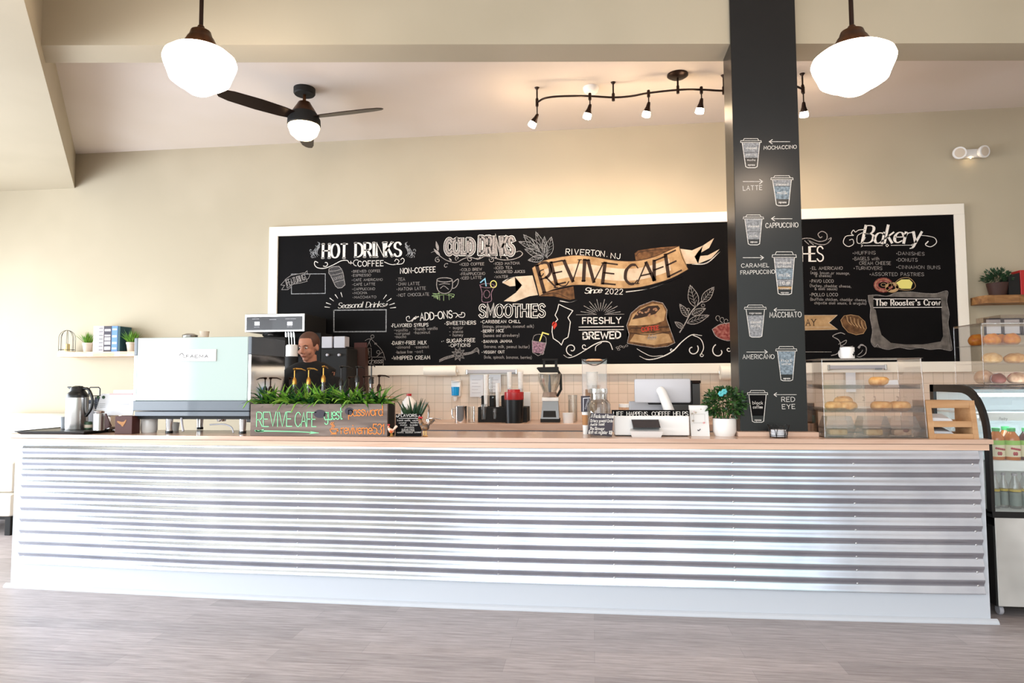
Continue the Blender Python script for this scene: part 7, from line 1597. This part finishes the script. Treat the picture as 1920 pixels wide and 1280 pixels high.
for (px, py, dpx, dpy, y0, dv) in ((1007, 192, 994, 234, 216, (-.5, .15, -.85)), (1106, 180, 1098, 212, 198, (-.28, .2, -.95)), (1216, 174.5, 1209, 208, 194, (-.22, .25, -.95)), (1315, 168, 1310, 202, 187, (-.15, .3, -.95)), (1506, 168, 1509, 212, 194, (.1, .3, -.95))):
    r0 = pZ(px, py, ZR); y = r0.y; d = Vector(dv).normalized(); zst = pY(px, y0, y).z
    hd_ = thing('x', None, None, (0, 0, 0)); bpy.data.objects.remove(hd_)
    st = MB().lathe([(.011, -.035), (.013, -.03), (.013, .02), (.010, .025)], r0, n=10).lathe([(.005, 0), (.005, ZR-zst)], (r0.x, r0.y, zst), n=8)
    c = Vector((r0.x, r0.y, zst)); st.lathe([(.010, -.012), (.014, .0), (.018, .028), (.030, .062), (.0295, .066)], c, d, 18)
    h_ = st.build('spot_head', 'bronze', tr, smooth=True)
    MB().lathe([(.028, .058), (.034, .085), (.034, .105), (.02, .112)], c, d, 18).build('glass_bulb', 'bulb_glow', h_, smooth=True)
    SPOTS.append((c+d*.13, d))
p = pZ(1108, 164, ZC); o = MB().lathe([(.045, -.05), (.06, -.035), (.068, -.012), (.068, 0)], (0, 0, 0)).build('smoke_detector', 'white_plastic', smooth=True); o.location = (p.x, p.y, ZC); tag(o, 'round white smoke detector on the ceiling beside the track light', 'smoke detector')
# ---------------------------------------------------------------- person
def remesh(mb, name, m, parent, vox, smooth_it=2):
    o = mb.build('tmp', m); md = o.modifiers.new('r', 'REMESH'); md.mode = 'VOXEL'; md.voxel_size = vox
    s_ = o.modifiers.new('s', 'SMOOTH'); s_.factor = .5; s_.iterations = smooth_it
    dg = bpy.context.evaluated_depsgraph_get(); me = bpy.data.meshes.new_from_object(o.evaluated_get(dg)); me.name = name
    me.materials.clear(); me.materials.append(M[m]); me.polygons.foreach_set('use_smooth', [True]*len(me.polygons))
    old = o.data; bpy.data.objects.remove(o); bpy.data.meshes.remove(old)
    if parent is not None: me.transform(world_of(parent).inverted())
    n = bpy.data.objects.new(name, me); COL.objects.link(n); n.parent = parent; return n
hp = pY(581, 650, 1.12); px_, py_ = hp.x, 1.12
pe = thing('person', 'barista in a black shirt standing behind the planter, head bowed slightly', 'person', (px_, py_, 0))
HZ = hp.z      # head centre height
V = lambda x, y, z: Vector((px_+x, py_+y, z))
def limbs(mb, inf=0, arms=True, legs=True, torso=True, hands=True, head=True, sleeve=1.0):
    sh = HZ-.235
    if torso:
        mb.sphere(V(0, .01, sh-.10), (.165+inf, .105+inf, .17+inf), 20, 14); mb.sphere(V(0, .01, sh-.33), (.14+inf, .10+inf, .2+inf), 20, 14); mb.sphere(V(0, .015, .97), (.155+inf, .11+inf, .13+inf), 20, 12)
        mb.tube([V(-.19, .01, sh-.015), V(-.1, .01, sh+.03), V(0, .015, sh+.05), V(.1, .01, sh+.03), V(.19, .01, sh-.015)], [.06+inf, .065+inf, .07+inf, .065+inf, .06+inf], 14)
    if head: mb.tube([V(0, .025, sh+.02), V(0, .012, sh+.1), V(0, .0, HZ-.07)], [.062, .055, .056], 14)
    if arms:
        for s in (-1, 1):
            S0, E, W_ = V(s*.195, .01, sh-.03), V(s*.25, -.05, sh-.30), V(s*.12, -.27, sh-.33)
            if sleeve >= 1: mb.tube([S0, S0.lerp(E, .5), E, E.lerp(W_, .5), W_], [.056+inf, .05+inf, .042+inf, .038, .028], 12)
            else: mb.tube([S0, S0.lerp(E, .5), S0.lerp(E, .85)], [.060+inf, .055+inf, .054+inf], 12)
            if hands:
                f = (W_-E).normalized(); pc_ = W_+f*.05; mb.sphere(pc_, (.034, .045, .022), 12, 8); sd_ = f.cross(Vector((0, 0, 1))).normalized()
                for k, (L_, o_) in enumerate(((.07, -.030), (.078, -.010), (.073, .010), (.058, .028))):
                    b = pc_+f*.03+sd_*o_*(.9); mb.tube([b, b+f*L_*.45+Vector((0, 0, -.006)), b+f*L_*.8+Vector((0, 0, -.022)), b+f*L_*.95+Vector((0, 0, -.036))], [.0095, .009, .0082, .007], 8)
                t_ = pc_-sd_*.03*s-f*.01; mb.tube([t_, t_-sd_*.024*s+f*.022, t_-sd_*.028*s+f*.05], [.011, .0105, .008], 8)
    if legs:
        for s in (-1, 1): mb.tube([V(s*.085, .015, .95), V(s*.09, .01, .72), V(s*.09, .0, .5), V(s*.09, .02, .3), V(s*.09, .03, .09)], [.088+inf, .078+inf, .058+inf, .055+inf, .04+inf], 14)
def head(mb):
    c = V(0, 0, HZ)
    mb.sphere(c+Vector((0, .012, .025)), (.076, .095, .09), 22, 16); mb.sphere(c+Vector((0, -.022, -.035)), (.060, .066, .072), 20, 14); mb.sphere(c+Vector((0, -.062, -.088)), (.026, .022, .02), 12, 8)
    mb.tube([c+Vector((0, -.083, .012)), c+Vector((0, -.098, -.012)), c+Vector((0, -.106, -.03))], [.009, .012, .014], 10); mb.sphere(c+Vector((-.012, -.096, -.034)), (.008, .009, .007), 8, 6); mb.sphere(c+Vector((.012, -.096, -.034)), (.008, .009, .007), 8, 6)
    mb.tube([c+Vector((-.045, -.074, .028)), c+Vector((0, -.084, .03)), c+Vector((.045, -.074, .028))], [.009, .010, .009], 8)
    for s in (-1, 1): mb.sphere(c+Vector((s*.078, .012, -.008)), (.010, .02, .032), 10, 8); mb.sphere(c+Vector((s*.04, -.062, -.03)), (.022, .02, .022), 10, 8)
    mb.tube([c+Vector((-.022, -.079, -.062)), c+Vector((0, -.088, -.060)), c+Vector((.022, -.079, -.062))], [.006, .008, .006], 8)
def turn(mb, a=R(10), tilt=R(14)):
    m4 = Matrix.Translation(V(0, 0, HZ-.09)) @ Matrix.Rotation(-a, 4, 'Z') @ Matrix.Rotation(tilt, 4, 'X') @ Matrix.Translation(-V(0, 0, HZ-.09)); mb.bm.transform(m4); return m4
mbh = MB(); head(mbh); TM = turn(mbh); me_ = bpy.data.meshes.new('h'); mbh.bm.to_mesh(me_); mbh.bm.free()
mb = MB(); mb.bm.from_mesh(me_); limbs(mb); mb.sphere(V(-.09, -.03, .045), (.045, .12, .045), 12, 8).sphere(V(.09, -.03, .045), (.045, .12, .045), 12, 8); remesh(mb, 'body', 'skin', pe, .0065, 1)
mb = MB(); limbs(mb, .012, legs=False, hands=False, head=False, sleeve=.5); mb.tube([V(0, .02, HZ-.2), V(0, .016, HZ-.165)], [.078, .066], 16); remesh(mb, 'black_shirt', 'black_cloth', pe, .012)
mb = MB(); limbs(mb, .012, arms=False, torso=False, hands=False, head=False); mb.sphere(V(0, .015, .97), (.172, .128, .1), 18, 10); remesh(mb, 'trousers', 'dark_trousers', pe, .014)
mb = MB()
for s in (-1, 1): mb.sphere(V(s*.09, -.03, .05), (.052, .135, .048), 14, 8); mb.sphere(V(s*.09, .03, .07), (.052, .06, .06), 12, 8)
for v in mb.bm.verts: v.co.z = max(v.co.z, .004)
mb.build('shoes', 'matte_black', pe, smooth=True)
c = V(0, 0, HZ); mb = MB()
mb.sphere(c+Vector((0, .022, .036)), (.083, .098, .092), 22, 16)
for v in mb.bm.verts:
    q_ = v.co-c
    if q_.y < -.03 and q_.z < .075: v.co.y = c.y+max(q_.y, -.03)
    if q_.z < -.03: v.co.z = c.z-.03
mb.bm.transform(TM); mb.build('hair', 'hair', pe, smooth=True)
for s in (-1, 1):
    e = MB().sphere(c+Vector((s*.03, -.073, .008)), (.011, .011, .0065), 12, 8); e.bm.transform(TM); eo = e.build('eye', 'eye_white', pe, smooth=True)
    e = MB().sphere(c+Vector((s*.03, -.083, .006)), (.0062, .004, .0055), 10, 8); e.bm.transform(TM); e.build('iris', 'eye_dark', eo, smooth=True)
    e = MB().tube([c+Vector((s*.015, -.087, .026)), c+Vector((s*.032, -.086, .031)), c+Vector((s*.05, -.076, .026))], [.003, .004, .002], 6); e.bm.transform(TM); e.build('eyebrow', 'hair', pe, smooth=True)
e = MB().tube([c+Vector((-.022, -.084, -.062)), c+Vector((-.008, -.095, -.059)), c+Vector((.008, -.095, -.059)), c+Vector((.022, -.084, -.062))], [.003, .005, .005, .003], 8); e.bm.transform(TM); e.build('lips', 'lips', pe, smooth=True)
# ---------------------------------------------------------------- parts that stand apart become parts of their own
def split_apart(o):
    me = o.data; n = len(me.vertices); par = list(range(n))
    def find(a):
        while par[a] != a: par[a] = par[par[a]]; a = par[a]
        return a
    for e in me.edges:
        a, b = find(e.vertices[0]), find(e.vertices[1])
        if a != b: par[a] = b
    isl = {}
    for v in me.vertices: isl.setdefault(find(v.index), []).append(v.co)
    keys = list(isl); box = [(Vector([min(c[i] for c in isl[k]) for i in range(3)]), Vector([max(c[i] for c in isl[k]) for i in range(3)])) for k in keys]
    m = len(keys); up = list(range(m))
    def f2(a):
        while up[a] != a: up[a] = up[up[a]]; a = up[a]
        return a
    sz_ = [max(b-a) for a, b in box]
    for i in range(m):
        for j in range(i+1, m):
            g = math.sqrt(sum(max(0, box[i][0][k]-box[j][1][k], box[j][0][k]-box[i][1][k])**2 for k in range(3)))
            if g <= max(.02, .5*max(sz_[i], sz_[j])): up[f2(i)] = f2(j)
    grp = {k: f2(i) for i, k in enumerate(keys)}; ids = sorted(set(grp.values()))
    if len(ids) < 2: return
    vg = [grp[find(i)] for i in range(n)]
    for q, gid in enumerate(ids):
        bm = bmesh.new(); bm.from_mesh(me); bm.verts.ensure_lookup_table()
        bmesh.ops.delete(bm, geom=[v for v in bm.verts if vg[v.index] != gid], context='VERTS')
        nm = bpy.data.meshes.new(me.name); bm.to_mesh(nm); bm.free()
        for mt in me.materials:
            if not nm.materials: nm.materials.append(mt)
        if q == 0: first_mesh = nm
        else:
            c = o.copy(); c.data = nm; COL.objects.link(c); c.parent = o.parent
    o.data = first_mesh
for o in list(COL.objects):
    if o.type == 'MESH' and o.parent and o.name.split('.')[0] in ('caster', 'display', 'end_cap', 'flourish', 'heading', 'knob', 'lettering', 'menu_list', 'ribbon', 'switch', 'standoff', 'rear_door_pull', 'wood_knot', 'pink_flower', 'drawing', 'printed_flower', 'screw', 'orange_lettering', 'side_panel', 'blue_flower'):
        split_apart(o)
# ---------------------------------------------------------------- light
def world():
    w = bpy.data.worlds.new('World'); S.world = w; w.use_nodes = True; nt = w.node_tree; N = nt.nodes.new; L = nt.links.new
    bg = nt.nodes['Background']; tc = N('ShaderNodeTexCoord'); sp = N('ShaderNodeSeparateXYZ'); L(tc.outputs['Generated'], sp.inputs[0])
    n = N('ShaderNodeTexNoise'); n.inputs['Scale'].default_value = 7; n.inputs['Detail'].default_value = 4; L(tc.outputs['Generated'], n.inputs['Vector'])
    r = N('ShaderNodeValToRGB'); e = r.color_ramp.elements; e[0].position = .38; e[0].color = (.34, .52, .30, 1); e[1].position = .62; e[1].color = (.9, .97, 1, 1)
    L(n.outputs['Fac'], r.inputs[0])
    up = N('ShaderNodeMapRange'); up.inputs['From Min'].default_value = .08; up.inputs['From Max'].default_value = .22; L(sp.outputs['Z'], up.inputs['Value'])
    dn = N('ShaderNodeMapRange'); dn.inputs['From Min'].default_value = -.08; dn.inputs['From Max'].default_value = -.01; L(sp.outputs['Z'], dn.inputs['Value'])
    m1 = N('ShaderNodeMix'); m1.data_type = 'RGBA'; L(up.outputs[0], m1.inputs[0]); L(r.outputs[0], m1.inputs[6]); m1.inputs[7].default_value = (.93, .97, 1, 1)
    m2 = N('ShaderNodeMix'); m2.data_type = 'RGBA'; L(dn.outputs[0], m2.inputs[0]); m2.inputs[6].default_value = (.42, .41, .40, 1); L(m1.outputs[2], m2.inputs[7])
    L(m2.outputs[2], bg.inputs[0]); bg.inputs[1].default_value = WORLD
WORLD = 1.5
world()
def area(name, loc, rot, sx, sy, e, col):
    d = bpy.data.lights.new(name, 'AREA'); d.shape = 'RECTANGLE'; d.size, d.size_y = sx, sy; d.energy = e; d.color = col
    o = bpy.data.objects.new(name, d); COL.objects.link(o); o.location = loc; o.rotation_euler = rot; return o
# daylight through the window wall on the left and the shop front behind the camera
area('left_window_daylight', (-7.45, -2.75, 1.45), (0, R(-90), 0), 2.1, 8.7, 610, (.84, .91, 1))
area('shop_front_daylight', (-3.2, -8.6, 2.6), (R(90), 0, 0), 10, 4.4, 330, (.9, .95, 1))
def point(name, loc, e, col, r=.05):
    d = bpy.data.lights.new(name, 'POINT'); d.energy = e; d.color = col; d.shadow_soft_size = r
    o = bpy.data.objects.new(name, d); COL.objects.link(o); o.location = loc; return o
def spot(name, loc, to, e, col, ang=75, blend=.8):
    d = bpy.data.lights.new(name, 'SPOT'); d.energy = e; d.color = col; d.spot_size = R(ang); d.spot_blend = blend; d.shadow_soft_size = .03
    o = bpy.data.objects.new(name, d); COL.objects.link(o); o.location = loc
    o.rotation_euler = (Vector(to)-Vector(loc)).to_track_quat('-Z', 'Y').to_euler(); return o
for i, (bp_, dr) in enumerate(SPOTS):
    spot('track_spot_beam', bp_ + dr*.02, bp_+dr+Vector((0, .25, 0)), 34, (1, .74, .54), 130, 1)
    point('track_bulb_glow', bp_ - dr*.0 + Vector((0, 0, -.02)), 2.6, (1, .76, .57), .035)
vs = S.view_settings; S.display_settings.display_device = 'sRGB'
vs.view_transform = 'Standard'; vs.look = 'None'; vs.gamma = 1; vs.use_curve_mapping = False; vs.exposure = .28
